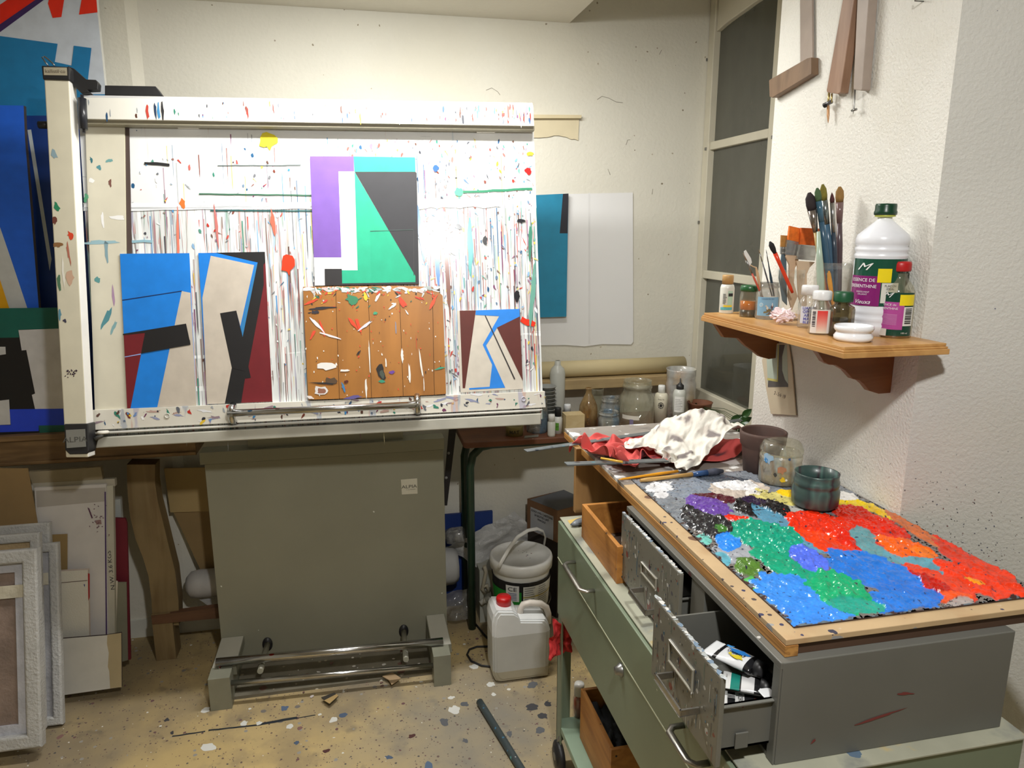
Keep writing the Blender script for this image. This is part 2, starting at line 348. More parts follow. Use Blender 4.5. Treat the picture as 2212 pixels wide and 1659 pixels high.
# pilaster strip and baseboard on the back wall
x0 = P(258, 60, y=YW).x; x1 = P(301, 60, y=YW).x
mb = MB(); mb.slab(FUP, [(-2.6, YW), (x1, YW), (x0 + .03, YW - .025), (-2.6, YW - .025)], 0, 2.43); struct(mb.build('trim_1', plaster))
zb1 = P(300, 1331, y=YW).z
mb = MB(); mb.box((-2.5, YW - .035, 0), (1.45, YW - .02, zb1)); struct(mb.build('baseboard_back', M('baseboard paint', (215, 215, 205), .55, var=.08)))
# window
frame_m = M('cream window paint', (216, 210, 190), .45, var=.05, specks=[((40, 40, 40), .12, .2, [(80, 75, 70)])])
mb = MB(); H_ = lambda pts: fr.hits(pts)
yL = -(wy0 + .048); gL = -wy0; gR = -P(1665, 290, x=XW).y
arch = fr.hits([(1554, 68), (1566, 57), (1580, 46), (1595, 35), (1612, 23), (1628, 11), (1643, 1), (1660, -12), (1678, -24)])
ztop = 2.56
mb.rect(fr, yL, zb - .07, gL, ztop, -.03, .02, W)                                   # left stile
mb.rect(fr, gR, zb - .07, gR + .07, ztop, -.03, .012, W); mb.rect(fr, gR + .07, zb - .07, gR + .5, ztop, -.03, 0, W)
mb.rect(fr, gL, zb - .07, gR, zb, -.03, .016, W)                                    # bottom rail
for i in range(len(arch) - 1):
    a, b = arch[i], arch[i + 1]; a = (max(a[0], gL), a[1]); b = (max(b[0], gL), b[1])
    mb.slab(fr, [a, b, (b[0], ztop), (a[0], ztop)], -.03, .012, W)
for (pa, pb) in (((1531, 309), (1531, 326)), ((1519, 583), (1519, 600))):
    z1 = fr.hit(*pa)[1]; z0 = fr.hit(*pb)[1]; mb.rect(fr, gL, z0, gR, z1, -.03, .012, W)
win = mb.build('window_1', frame_m, bevel=.003); struct(win)
mb = MB(); mb.rect(fr, gL, zb, gR, ztop, -.012, -.008); g = mb.build('glass', thin_glass('window glass', (200, 205, 200), (104, 104, 94), .62, 1.2, .03), win)
mb = MB(); mb.rect(fr, yL, zb - .10, gR + .5, zb - .07, -.03, .05); mb.build('window_sill', frame_m, win, bevel=.004)
mb = MB()
for q in ((1535, 322), (1537, 130), (1520, 480), (1681, 297)):
    u, v = fr.hit(*q); mb.rect(fr, u - .004, v - .006, u + .004, v + .006, .02, .026)
mb.build('hinge_pin', steel, win)
# ============================================================ DRAFTING TABLE
T = thing('drafting_table', (-.1, 2.6, 0), 'large tilted drafting table with a paint-streaked white board on a grey-green metal pedestal', 'drafting table')
PALS = [(45, 110, 150), (190, 70, 60), (70, 140, 120), (120, 110, 160), (235, 240, 240), (150, 120, 90), (90, 100, 115), (200, 215, 220)]
streak_m = M('board with runs of paint', (222, 226, 226), .3, var=.03, uv=True, streaks=[((60, 1.6, 1), .55, PALS, .5), ((130, 3.2, 1), .56, [(60, 110, 130), (160, 70, 60), (120, 100, 80), (90, 130, 110), (80, 80, 110)], .6), ((200, 5, 1), .60, [(40, 90, 130), (180, 60, 50), (60, 60, 70), (70, 130, 100)], .75), ((45, 1.2, 1), .60, [(246, 248, 248)] * 2, .85), ((2.5, 30, 1), .66, [(240, 244, 244)] * 2, .9)])
clean_m = M('board with few marks', (238, 240, 240), .3, var=.03, uv=True, streaks=[((50, 3, 1), .66, [(150, 180, 200), (210, 170, 160), (190, 200, 200)], .3), ((7, 60, 1), .70, [(170, 180, 180), (110, 120, 120)], .5)], specks=[((60, 40, 1), .25, .12, PALW)])
uL = FB.hit(192, 600)[0]; top = FB.hit(700, 262)[1]
def uvb(p): d = p - FB.O; return (d.dot(FB.ex), d.dot(FB.ey))
mb = MB(); vm = FB.hit(600, 452)[1]; vb = FB.hit(1172, 905)[1]; A0 = FB.hit(1155, 285)[0]
mb.rect(FB, uL, vb, .0, top, -.024, -.0002, (225, 225, 220), 2)
mb.flat(FB, [(uL, vb), (0, vb), (.0, vm), (uL, vm)], 0, W, 0); mb.flat(FB, [(uL, vm), (0, vm), (0, top), (uL, top)], 0, W, 1)
# splashes, runs and flicks of dried paint
SP = [(40, 80, 120), (190, 50, 40), (50, 52, 62), (55, 130, 110), (110, 50, 90), (70, 140, 200), (90, 60, 50), (225, 190, 60), (160, 165, 170), (245, 246, 246), (120, 60, 50), (100, 105, 115)]
def splat(u, v, w, k):
    c = R.choice(SP); wm = R.uniform(.1, .7) if k == 0 else R.uniform(0, .5); c = tuple(int(q + (228 - q) * wm) for q in c)
    if k == 0:   # run
        L = R.uniform(.02, .2) ; ww = R.uniform(.0005, .0022); x = R.uniform(-.002, .002)
        mb.flat(FB, [(u - ww, v), (u - ww * .7, v - L * .8), (u + x, v - L), (u + ww * .8 + x * .5, v - L * .7), (u + ww, v)], w, c, 3)
    elif k == 1:  # drop
        r = R.uniform(.0010, .0042); mb.flat(FB, blob(u, v, r, r * R.uniform(.8, 2.4), R.uniform(-.5, .5), 9, .3), w, c, 3)
    else:         # flick
        L = R.uniform(.006, .026); a = R.uniform(-1.2, 1.2) + math.pi / 2; mb.flat(FB, blob(u, v, L / 2, R.uniform(.0007, .0024), a, 10, .5), w, c, 3)
for i in range(900):
    u = uL + .1 + (0 - uL - .1) * R.random(); u = u if R.random() < .5 else max(-1.3, R.gauss(-.35, .3)); u = min(u, -.01)
    v = R.uniform(.03, vm + .02); splat(u, v, .0004 + i * 1e-6, 0)
for i in range(70):
    splat(R.uniform(uL + .12, -.01), R.uniform(vm, top - .03), .00038, 0)
for i in range(1200):
    if R.random() < .68: u = R.uniform(-.62, -.01); v = R.uniform(.04, top - .06)
    else: u = R.uniform(uL + .12, -.3); v = R.uniform(.04, top - .12)
    splat(u, v, .001 + i * 1e-6, R.choice((1, 1, 2)))
# long horizontal brush wipes
for (pa, pb, wd, c) in (((180, 447), (900, 441), 13, (244, 246, 248)), ((905, 441), (1080, 437), 19, (246, 248, 250)), ((180, 452), (760, 447), 8, (238, 242, 246)), ((430, 419), (720, 423), 3, (70, 110, 90)), ((313, 353), (366, 357), 6, (50, 50, 52)), ((1000, 415), (1150, 408), 5, (60, 130, 100)), ((470, 358), (650, 357), 2, (110, 120, 120)), ((190, 524), (330, 521), 6, (150, 190, 205)), ((1125, 690), (1155, 702), 12, (225, 60, 40)), ((455, 455), (700, 456), 3, (60, 100, 100))):
    a = FB.hit(*pa); b = FB.hit(*pb); s_ = mpp(FB.p(*a))
    mb.flat(FB, noisy(lineq(a, b, wd * s_), wd * s_ * .3, 14, wd), .0022, c, 3)
for (px, py, rx, ry, c) in ((580, 307, 16, 17, (244, 226, 60)), (622, 573, 12, 20, (232, 70, 45)), (395, 440, 6, 10, (225, 120, 60)), (1140, 370, 7, 6, (190, 40, 40)), (1146, 333, 8, 4, (235, 200, 60)), (941, 364, 7, 6, (60, 100, 170)), (990, 414, 9, 9, (90, 200, 140)), (1048, 520, 5, 9, (45, 45, 48)), (1116, 640, 6, 10, (40, 40, 45)), (990, 490, 9, 5, (40, 45, 50)), (1125, 478, 8, 4, (40, 40, 45)), (1145, 520, 4, 40, (70, 130, 110)), (1150, 640, 5, 60, (110, 165, 150)), (385, 510, 3, 55, (228, 130, 110)), (468, 490, 3, 40, (196, 120, 116)), (590, 480, 5, 25, (214, 110, 90)), (907, 500, 5, 50, (90, 140, 200)), (1015, 530, 6, 60, (90, 170, 170)), (968, 620, 4, 70, (130, 90, 80)), (945, 560, 5, 55, (80, 130, 200))):
    u, v = FB.hit(px, py); s_ = mpp(FB.p(u, v)); mb.flat(FB, blob(u, v, rx * s_, ry * s_, R.uniform(-.1, .1), 14, .3), .003, c, 3)
mb.build('drawing_board', [streak_m, clean_m, col, colg], T, uvf=uvb)
# cover strip on the left
mb = MB(); q = FB.hits([(184, 268), (269, 274), (276, 882), (205, 886)], .008)
mb.slab(FB, q, .002, .008, (214, 209, 190), 0, (225, 222, 190))
mb.slab(FB, FB.hits([(269, 276), (279, 276), (285, 548), (274, 548)], .003), .001, .0035, (80, 66, 62), 0)  # dark slab paints the shadowed gap right of the strip
for (px, py, rx, ry, c, a) in ((197, 345, 3, 6, (50, 110, 120), 0), (237, 347, 9, 3, (110, 160, 160), .4), (214, 362, 4, 4, (80, 140, 150), 0), (198, 390, 6, 5, (240, 240, 238), .4), (238, 395, 4, 7, (120, 80, 70), 0), (186, 428, 4, 9, (90, 160, 120), 0), (229, 690, 24, 4, (80, 140, 150), 1.1), (246, 706, 18, 3, (130, 170, 175), 1.2), (210, 605, 6, 5, (90, 150, 150), .5), (222, 475, 3, 14, (240, 240, 240), 0), (230, 540, 4, 24, (130, 160, 170), 0), (215, 523, 36, 4, (150, 185, 195), .03), (255, 470, 16, 4, (238, 238, 236), 0), (245, 640, 3, 20, (170, 140, 170), 0)):
    u, v = FB.hit(px, py, .008); s_ = mpp(FB.p(u, v)); mb.flat(FB, blob(u, v, rx * s_, ry * s_, a, 12, .4), .0085, c, 0)
mb.build('cover_strip', [col], T)
# apron under the board, gutter and pen tray
mb = MB(); q = FB.hits([(199, 886), (1177, 845), (1179, 880), (199, 929)], .018)
mb.slab(FB, q, -.02, .018, (220, 216, 204), 0)
a0, a1 = q[0], q[1]
for i in range(150):
    t = R.random(); u = q[3][0] + (q[2][0] - q[3][0]) * t; v = q[3][1] + (q[2][1] - q[3][1]) * t + R.uniform(.006, .055); r = R.uniform(.001, .006)
    if R.random() < .35: mb.flat(FB, blob(u, v, r * 4, r * .8, R.uniform(-.3, .3), 10, .5), .0184 + i * 1e-6, R.choice([(150, 155, 185), (190, 160, 150), (235, 236, 240), (150, 130, 140)]), 0)
    else: mb.flat(FB, blob(u, v, r, r * R.uniform(.5, 2.5), R.uniform(-1, 1), 9, .5), .0186 + i * 1e-6, R.choice(SP), 0)
for (px, py) in ((361, 898), (1131, 862)):
    u, v = FB.hit(px, py, .018); mb.lathe(FB.p(u, v, .018), [(.009, 0), (.009, .002), (.006, .0025), (.005, .001), (0, .001)], 16, (200, 198, 188), 0, FB.ez)
mb.build('apron', [M('streaked apron', None, .4, var=.04, streaks=[((26, 26, 3), .60, [(150, 150, 190), (190, 140, 130), (120, 140, 170), (225, 225, 230)], .5)])], T, bevel=.002)
mb = MB(); mb.slab(FB, FB.hits([(205, 929), (1170, 880), (1168, 912), (205, 962)], -.005), -.06, -.005, (88, 82, 68), 0)
mb.slab(FB, FB.hits([(212, 945), (1170, 893), (1168, 917), (206, 968)], .035), -.01, .035, (186, 184, 172), 0)
mb.slab(FB, FB.hits([(205, 934), (1174, 884), (1166, 889), (205, 939)], .03), -.01, .03, (200, 198, 190), 0)
mb.build('pen_tray', metal_w if False else M('tray enamel', None, .4, var=.08, vs=10), T, bevel=.003)
# chrome pull under the board
mb = MB(); a = FB.hit(492, 893, .05); b = FB.hit(908, 874, .05)
mb.tube([FB.p(*a, .05), FB.p(*b, .05)], .0115, 14)
for (cx_, cy_) in ((500, 895), (902, 875)):
    u, v = FB.hit(cx_, cy_, .05); mb.tube([FB.p(u, v + .028, .018), FB.p(u, v + .02, .045), FB.p(u, v, .052), FB.p(u, v - .02, .045), FB.p(u, v - .028, .018)], .011, 10)
mb.build('handle', chrome, T)
# horizontal straightedge rail on top
mb = MB(); f4 = .05
mb.slab(FB, FB.hits([(176, 210), (1152, 228), (1154, 272), (180, 257)], f4), .012, f4, (232, 230, 220), 0, (205, 200, 185))
mb.slab(FB, FB.hits([(180, 256), (1155, 271), (1155, 281), (182, 268)], f4 - .012), .012, f4 - .012, (150, 144, 124), 0)
mb.slab(FB, FB.hits([(172, 205), (1150, 222), (1152, 229), (174, 211)], f4 - .004), .006, f4 - .004, (205, 205, 205), 0)
for i in range(120):
    t = R.random(); t = t if R.random() < .5 else 1 - t * .2
    a = FB.hit(190 + 955 * t, 213 + 18 * t, f4); v = a[1] - R.uniform(.004, .055); r = R.uniform(.0008, .0035)
    mb.flat(FB, blob(a[0], v, r, r * R.uniform(1, 6), 0, 9, .4), f4 + .0005 + i * 1e-6, R.choice(SP), 0)
for (px, c) in ((319, (190, 70, 60)), (336, (40, 60, 90)), (343, (70, 140, 190)), (351, (50, 50, 55)), (1045, (190, 220, 225)), (1098, (190, 80, 70)), (1125, (170, 120, 130)), (1137, (140, 120, 160)), (1022, (220, 180, 180))):
    u, v = FB.hit(px, 240, f4); mb.flat(FB, blob(u, v, .004, .022, 0, 10, .4), f4 + .0012, c, 0)
mb.build('straightedge_rail', [M('rail enamel', None, .35, var=.03)], T, bevel=.0015)
for (x0_, x1_) in ((383, 428), (1030, 1069)):
    mb = MB(); mb.slab(FB, FB.hits([(x0_, 267 + (x0_ - 383) * .015), (x1_, 267 + (x1_ - 383) * .015), (x1_, 276 + (x1_ - 383) * .015), (x0_, 276 + (x0_ - 383) * .015)], .012), .001, .012, (235, 233, 225), 0); mb.build('rail_clip', col, T)
mb = MB(); mb.slab(FB, FB.hits([(226, 184), (336, 186), (351, 206), (226, 206)], .02), -.02, .02, (58, 58, 58)); mb.build('mounting_plate', dark, T, bevel=.002)
# vertical post at the left with its caps
mb = MB(); q = FB.hits([(95, 170), (149, 172), (191, 988), (142, 988)], .082)
mb.slab(FB, q, .03, .082, (214, 208, 186), 0, (232, 230, 224))  # sides coloured paler than the front, for the light on the right face
for (px, py, rx, ry, c, a) in ((152, 508, 6, 8, (215, 70, 40), 0), (148, 545, 3, 20, (180, 110, 90), .1), (123, 447, 5, 8, (40, 130, 90), .3), (118, 478, 4, 8, (110, 60, 50), 0), (125, 530, 8, 5, (140, 100, 60), 0), (128, 610, 4, 14, (80, 120, 90), 0), (137, 585, 2, 30, (235, 232, 220), 0), (118, 333, 6, 8, (140, 165, 175), .3), (150, 600, 8, 12, (205, 170, 145), 0), (129, 680, 3, 10, (90, 140, 160), 0), (140, 693, 3, 3, (60, 60, 80), 0)):
    u, v = FB.hit(px, py, .082); s_ = mpp(FB.p(u, v)); mb.flat(FB, blob(u, v, rx * s_, ry * s_, a, 12, .4), .0826, c, 0)
for i in range(26):
    u, v = FB.hit(154 + R.uniform(-13, 13), 807 + R.uniform(-8, 8), .082); mb.flat(FB, blob(u, v, .0025, .0016, R.uniform(0, 3), 7, .5), .0828, (60, 40, 60), 0)
post = mb.build('vertical_post', [col], T, bevel=.003)
mb = MB(); mb.slab(FB, FB.hits([(89, 141), (150, 144), (151, 173), (92, 171)], .088), .01, .088, (44, 44, 46)); mb.build('end_cap', dark, post, bevel=.003)
mb = MB(); mb.slab(FB, FB.hits([(138, 916), (190, 915), (192, 974), (188, 981), (150, 982), (140, 972)], .086), .03, .086, (46, 46, 48)); mb.build('end_cap', dark, post, bevel=.003)
mb = MB(); q = FB.hits([(94, 145), (144, 146), (145, 163), (95, 162)], .089); mb.slab(FB, q, .087, .089, (168, 160, 138))
c_ = FB.hit(119, 154, .09); mb.ftext('kallistil·co', .0105, FB, c_[0], c_[1], .0894, (90, 80, 70), wid=.95); mb.build('nameplate', col, post)
mb = MB(); q = FB.hits([(142, 929), (183, 927), (185, 965), (144, 968)], .089); mb.slab(FB, q, .085, .089, (128, 128, 122))
c_ = FB.hit(162, 950, .09); mb.ftext('ALPIA', .016, FB, c_[0], c_[1], .0894, (80, 80, 76), wid=1.2); mb.build('nameplate', col, post)
mb = MB(); mb.slab(FB, FB.hits([(146, 142), (160, 148), (186, 171), (207, 172), (212, 179), (211, 193), (188, 194), (196, 200), (176, 202), (150, 176)], .06), .035, .06, (52, 50, 48)); mb.build('bracket_arm', dark, post, bevel=.002)
mb = MB(); a = FB.hit(177, 213, .06); b = FB.hit(180, 280, .06); mb.tube([FB.p(*a, .06), FB.p(*b, .06)], .0125, 14); a = FB.hit(177, 205, .06); b = FB.hit(181, 287, .06); mb.tube([FB.p(*a, .06), FB.p(*b, .06)], .005, 10); mb.build('roller', M('black roller', (40, 42, 48), .3), post)
mb = MB(); mb.tube([FB.p(*FB.hit(x, y, .06), .06) for x, y in ((104, 142), (97, 133), (91, 124), (96, 122), (104, 128), (114, 137), (118, 142))], .0022, 6); mb.build('wire_loop', steel, post)
mb = MB(); u, v = FB.hit(217, 937, .06); mb.lathe(FB.p(u, v, .04), [(0, -.002), (.017, -.002), (.019, .003), (.014, .007), (0, .008)], 20, (220, 216, 205), 0, FB.ey); mb.tube([FB.p(*FB.hit(222, 938, .05), .05), FB.p(*FB.hit(205, 948, .05), .05)], .006, 8, (90, 90, 88)); mb.build('clamp_knob', col, post)
mb = MB(); u, v = FB.hit(90, 270, .04); mb.tube([FB.p(u + .02, v, .04), FB.p(u - .008, v, .04)], .011, 12); mb.build('side_knob', dark, post)
# pedestal
YF = 2.386; zf = P(455, 1468, y=YF).z; YPN = P(508, 1375, z=zf).y
ped_m = M('grey green enamel', (144, 143, 126), .45, var=.05, vs=3, specks=[((20, 20, 20), .06, .3, [(220, 220, 210), (80, 100, 110)])], stains=[(2.2, .62, .2, (110, 110, 96), .5)])
mb = MB(); xl = P(441, 995, y=YPN).x; xr = P(958, 975, y=YPN).x; zt_ = P(700, 985, y=YPN).z
mb.box((xl, YPN, .015), (xr, YPN + .05, zt_)); mb.box((xl - .012, YPN - .014, zt_), (xr + .002, YPN + .06, zt_ + .045)); mb.box((xl - .004, YPN - .004, zt_ - .004), (xr + .001, YPN + .01, zt_), (60, 60, 50), 1)  # last box: dark sliver painting the shade line under the lip
mb.build('pedestal_panel', [ped_m, col], T, bevel=.0015)
mb = MB(); mb.box((xl + .15, YPN + .005, zt_ + .04), (xr - .15, YPN + .045, 1.5)); mb.build('lift_column', ped_m, T, bevel=.004)
mb = MB(); fp = Fr((0, YPN, 0), (1, 0, 0), (0, 0, 1)); mb.slab(fp, noisy(fp.hits([(866, 1036), (901, 1033), (902, 1066), (868, 1068)]), 0, 1), 0, .0015, (206, 202, 184)); c_ = fp.hit(884, 1051)
mb.ftext('ALPIA', .013, fp, c_[0], c_[1], .002, (60, 58, 52), wid=1.25); mb.ftext('Fr de ANGERS', .004, fp, c_[0] + .006, c_[1] - .012, .002, (100, 98, 90)); mb.build('nameplate', col, T)
foot_m = M('scuffed foot enamel', (140, 140, 124), .4, var=.1, vs=9, specks=[((30, 30, 30), .2, .4, [(215, 213, 205), (90, 90, 90), (150, 110, 100)])])
feet = []
for (pa, pb) in (((455, 1537), (502, 1532)), ((938, 1484), (975, 1480))):
    A = P(*pa, y=YF if pa[0] < 600 else P(*pa, z=0).y); x0_ = P(*pa, y=A.y).x; x1_ = P(*pb, y=A.y).x; feet.append((x0_, x1_, A.y))
    mb = MB(); mb.box((x0_ + .001, A.y + .07, 0), (x1_ - .001, YPN + .14, zf * .8)); mb.box((x0_, A.y, 0), (x1_, A.y + .0699, zf)); mb.box((x0_ + .001, A.y + .0702, zf * .7), (x1_ + .012, YPN - .001, zf - .002)); mb.box((x0_ + .003, A.y + .0705, zf - .002), (x1_ + .010, YPN - .001, zf), (184, 182, 170), 1); mb.build('foot', [foot_m, col], T, bevel=.002)
mb = MB(); mb.tube([P(467, 1431, y=YF + .07), P(957, 1386, y=YF + .045)], .0155, 16)
mb.tube([P(474, 1436, y=YF + .07), P(474, 1462, y=YF + .05)], .006, 8); mb.tube([P(952, 1392, y=YF + .045), P(952, 1418, y=YF + .03)], .006, 8); mb.build('foot_rail', chrome, T)
mb = MB(); mb.tube([P(492, 1476, y=YF + .02), P(938, 1437, y=YF + .0)], .0095, 14); mb.build('foot_rail', chrome, T)
for q0, q1, dy in (((578, 1391), (562, 1450), .04), ((872, 1363), (877, 1425), .03)):
    mb = MB(); mb.tube([P(*q0, y=YPN), P(*q1, y=YF + dy)], .0105, 10); c_ = P(*q0, y=YPN - .001); mb.lathe(c_, [(.0, 0), (.019, 0), (.019, .003), (.0, .003)], 16, W, 1, (0, -1, 0), 1, 1.5)
    mb.build('pedal_arm', [M('pedal paint', (150, 148, 132), .4, var=.1, specks=[((50, 50, 50), .25, .3, [(220, 220, 210)])]), dark], T)
mb = MB(); mb.box((feet[0][1], YF + .05, 0), (feet[1][0], YPN + .2, .012)); mb.build('base_plate', M('dusty base plate', (122, 116, 100), .7, var=.12, vs=12, bump=.4, specks=[((50, 50, 50), .3, .4, [(225, 222, 212), (160, 150, 130)]), ((18, 18, 18), .25, .35, [(225, 222, 212), (110, 80, 70)])]), T)
# ============================================================ PAINTINGS
def painting(name, label, cat, fr, outline, w0, w1, base, polys, edge=(235, 232, 225), conv=None, mat=None, group=None, marks=None):
    """a thin panel: outline and colour fields traced on its own front plane"""
    cv = conv or (lambda x, y: (x, y)); mb = MB(); h = lambda pts: [fr.hit(*cv(x, y), w1) for x, y in pts]
    mb.slab(fr, h(outline), w0, w1, base, 0, edge)
    for i, (pts, c) in enumerate(polys): mb.flat(fr, h(pts), w1 + .0003 * (i + 1), c, 0)
    if marks: marks(mb, h)
    return tag(mb.build(name, mat or M('matt painted surface', None, .5, var=.05, vs=25)), label, cat, group)
c2 = lambda x, y: (x / 2.989 + 80, y / 2.989 + 500)
c1 = lambda x, y: (x / 2.989 + 600, y / 2.989 + 180)
c3 = lambda x, y: (x / 3.352 + 640, y / 3.352 + 600)
BL = (24, 130, 226); GR = (202, 192, 178); BK = (28, 27, 29); RD = (116, 28, 36)
painting('abstract_painting', 'blue panel painting with a beige diagonal shape and black bar, leftmost on the drafting board', 'painting', FB, [(535, 144), (984, 140), (1030, 1124), (583, 1142)], .0095, .013, BL,
    [([(935, 385), (991, 396), (1030, 1124), (777, 1134)], GR), ([(550, 441), (934, 382), (935, 387), (551, 447)], (20, 40, 90)), ([(560, 664), (700, 649), (604, 1141), (583, 1142)], RD), ([(555, 661), (963, 595), (992, 731), (672, 788), (698, 655), (556, 670)], BK), ([(566, 808), (672, 788), (671, 795), (567, 813)], (150, 170, 225)), ([(988, 700), (992, 731), (672, 788), (675, 782)], BK)], conv=c2)
painting('abstract_painting', 'beige bent shape outlined in blue on black and dark red, second painting from left', 'painting', FB, [(1041, 139), (1471, 131), (1520, 1098), (1102, 1116)], .001, .006, RD,
    [([(1041, 139), (1160, 139), (1425, 200), (1328, 682), (1215, 900), (1215, 1111), (1102, 1116)], BL), ([(1155, 137), (1471, 131), (1474, 200), (1462, 215), (1464, 345), (1365, 872), (1381, 944), (1343, 950), (1318, 1107), (1213, 1111), (1258, 880), (1300, 700), (1328, 680), (1425, 200)], BK), ([(1122, 157), (1402, 217), (1313, 612), (1287, 511), (1182, 528), (1258, 880), (1213, 1111), (1099, 1115), (1068, 430)], GR), ([(1182, 528), (1287, 511), (1328, 680), (1330, 900), (1258, 880)], BK), ([(1412, 218), (1425, 200), (1328, 682), (1316, 620)], (50, 130, 190))], conv=c2)
painting('abstract_painting', 'purple, white, emerald green and black geometric painting fixed at the middle of the board', 'painting', FB, [(207, 470), (887, 478), (912, 1296), (240, 1306)], .001, .012, (238, 238, 238),
    [([(207, 470), (490, 472), (493, 568), (392, 568), (411, 1124), (233, 1124)], (118, 84, 168)), ([(490, 472), (887, 478), (889, 572), (495, 572)], (34, 178, 140)), ([(496, 572), (889, 1245), (889, 1284), (416, 1292), (414, 1207), (516, 1207)], (34, 172, 134)), ([(596, 955), (721, 955), (889, 1245), (889, 1284), (604, 1292)], (28, 168, 130)), ([(498, 572), (889, 572), (897, 580), (912, 1296), (416, 1304), (416, 1292), (889, 1284), (889, 1245)], (44, 44, 48)), ([(303, 1198), (414, 1198), (416, 1304), (305, 1305)], (40, 38, 40)), ([(875, 946), (878, 946), (880, 1240), (877, 1240)], (60, 60, 62)), ([(596, 953), (875, 944), (875, 947), (596, 956)], (70, 90, 85))], edge=(40, 40, 44), conv=c1)
painting('abstract_painting', 'small painting of a blue and beige zigzag between two maroon wedges, right on the board', 'painting', FB, [(1163, 238), (1615, 225), (1642, 805), (1190, 830)], .001, .007, (208, 201, 188),
    [([(1183, 238), (1300, 236), (1222, 800), (1205, 800)], (92, 36, 28)), ([(1300, 236), (1615, 225), (1618, 280), (1455, 360), (1374, 490), (1513, 796), (1252, 811), (1252, 799), (1400, 789), (1418, 630), (1350, 485), (1469, 278), (1297, 269)], (32, 132, 228)), ([(1453, 361), (1618, 280), (1640, 748)], (92, 36, 28)), ([(1364, 273), (1371, 272), (1585, 732), (1577, 737)], (45, 40, 42))], conv=c3)
# plank panel spattered with paint
pine_b = M('varnished wood planks', (182, 124, 60), .38, var=.06, vs=5, grain=((9, 9, 1.2), (140, 90, 42), .55), stains=[(4, .6, .15, (150, 95, 50), .6)])
mb = MB(); w1 = .022; hp = lambda pts: [FB.hit(*c3(x, y), w1) for x, y in pts]
xs_t = [47, 284, 520, 745, 985, 1062]; xs_b = [85, 312, 545, 775, 1000, 1086]; yt = [66, 62, 60, 58, 66, 130]; yb_ = [883, 876, 868, 857, 848, 840]
for i in range(5):
    mb.slab(FB, hp([(xs_t[i] + 1.5, yt[i]), (xs_t[i + 1] - 1.5, yt[i + 1]), (xs_b[i + 1] - 1.5, yb_[i + 1]), (xs_b[i] + 1.5, yb_[i])]), .002, w1 - .0004 * (i % 2), W, 0)
mb.slab(FB, hp([(50, 75), (1040, 75), (1083, 840), (90, 875)]), .001, w1 - .004, (50, 35, 25), 1)
k = 0
def sp3(x, y, rx, ry, c, a=0., jag=.35):
    global k; k += 1; u, v = FB.hit(*c3(x, y), w1); s_ = mpp(FB.p(u, v)) / 3.352
    mb.flat(FB, blob(u, v, rx * s_, ry * s_, a, 12, jag), w1 + .0005 + k * 4e-6, c, 1)
for i in range(70): sp3(60 + 960 * R.random(), 72 + abs(R.gauss(0, 16)), R.uniform(8, 40), R.uniform(3, 13), R.choice([(235, 235, 232), (200, 205, 208), (220, 190, 190), (160, 170, 170), (70, 130, 110), (238, 238, 236)]), R.uniform(-.3, .3))
for i in range(60): sp3(70 + 950 * R.random(), 90 + abs(R.gauss(0, 60)), R.uniform(6, 26), R.uniform(2, 6), R.choice([(225, 75, 45), (235, 235, 232), (50, 110, 90), (40, 40, 44), (190, 195, 195), (225, 190, 70), (210, 70, 50)]), R.uniform(-1.4, 1.4))
for i in range(90): sp3(70 + 990 * R.random(), 100 + 760 * R.random(), R.uniform(1.5, 5), R.uniform(2, 9), R.choice([(240, 238, 230), (240, 238, 230), (225, 80, 50), (60, 50, 45)]), R.uniform(-.2, .2))
for a in ((190, 220, 85, 9, (45, 42, 48), .02), (135, 250, 28, 12, (48, 45, 55), .1), (400, 155, 45, 35, (60, 130, 95), 0), (110, 175, 45, 9, (215, 75, 45), .3), (410, 330, 55, 10, (226, 72, 40), -1.0), (450, 345, 60, 12, (228, 74, 42), -1.25), (190, 370, 60, 8, (220, 75, 45), -1.3), (120, 410, 35, 8, (220, 75, 45), 1.1), (990, 180, 60, 10, (220, 85, 55), 1.0), (770, 180, 50, 16, (222, 75, 50), -1.0), (700, 205, 38, 8, (232, 230, 225), .7), (590, 140, 45, 8, (235, 235, 230), 1.0), (500, 135, 28, 10, (228, 195, 60), -1.3), (500, 345, 55, 9, (215, 215, 225), .6), (150, 340, 70, 10, (228, 225, 230), -.9), (240, 420, 70, 7, (228, 225, 230), -.35), (530, 570, 5, 110, (238, 232, 222), 0), (768, 560, 8, 50, (245, 243, 236), 0), (820, 700, 8, 70, (245, 243, 236), 0), (905, 630, 7, 85, (240, 238, 230), .1), (505, 800, 8, 55, (240, 236, 228), 0), (650, 620, 6, 32, (240, 238, 230), 0), (925, 780, 4, 45, (238, 235, 228), 0), (215, 645, 60, 26, (238, 236, 232), -.1), (350, 672, 36, 8, (244, 242, 238), 0), (615, 680, 32, 50, (40, 34, 32), .2), (620, 700, 16, 24, (75, 85, 75), .2), (250, 750, 45, 26, (90, 70, 50), 0), (210, 765, 85, 6, (40, 38, 40), -.1), (180, 820, 52, 32, (225, 222, 220), 0), (185, 822, 34, 20, (150, 100, 80), 0), (690, 685, 22, 9, (110, 70, 160), .2), (620, 750, 26, 10, (60, 150, 120), 0), (340, 790, 10, 35, (70, 130, 180), .2), (360, 752, 16, 10, (90, 35, 25), .2), (450, 545, 22, 7, (50, 40, 40), .9), (1040, 655, 38, 6, (60, 160, 130), .2), (720, 355, 4, 45, (140, 145, 165), 0), (575, 258, 14, 10, (70, 160, 120), 0), (870, 470, 3, 50, (200, 90, 50), 0), (415, 865, 60, 10, (100, 90, 150), .1), (100, 865, 26, 10, (235, 225, 220), -.3)): sp3(*a)
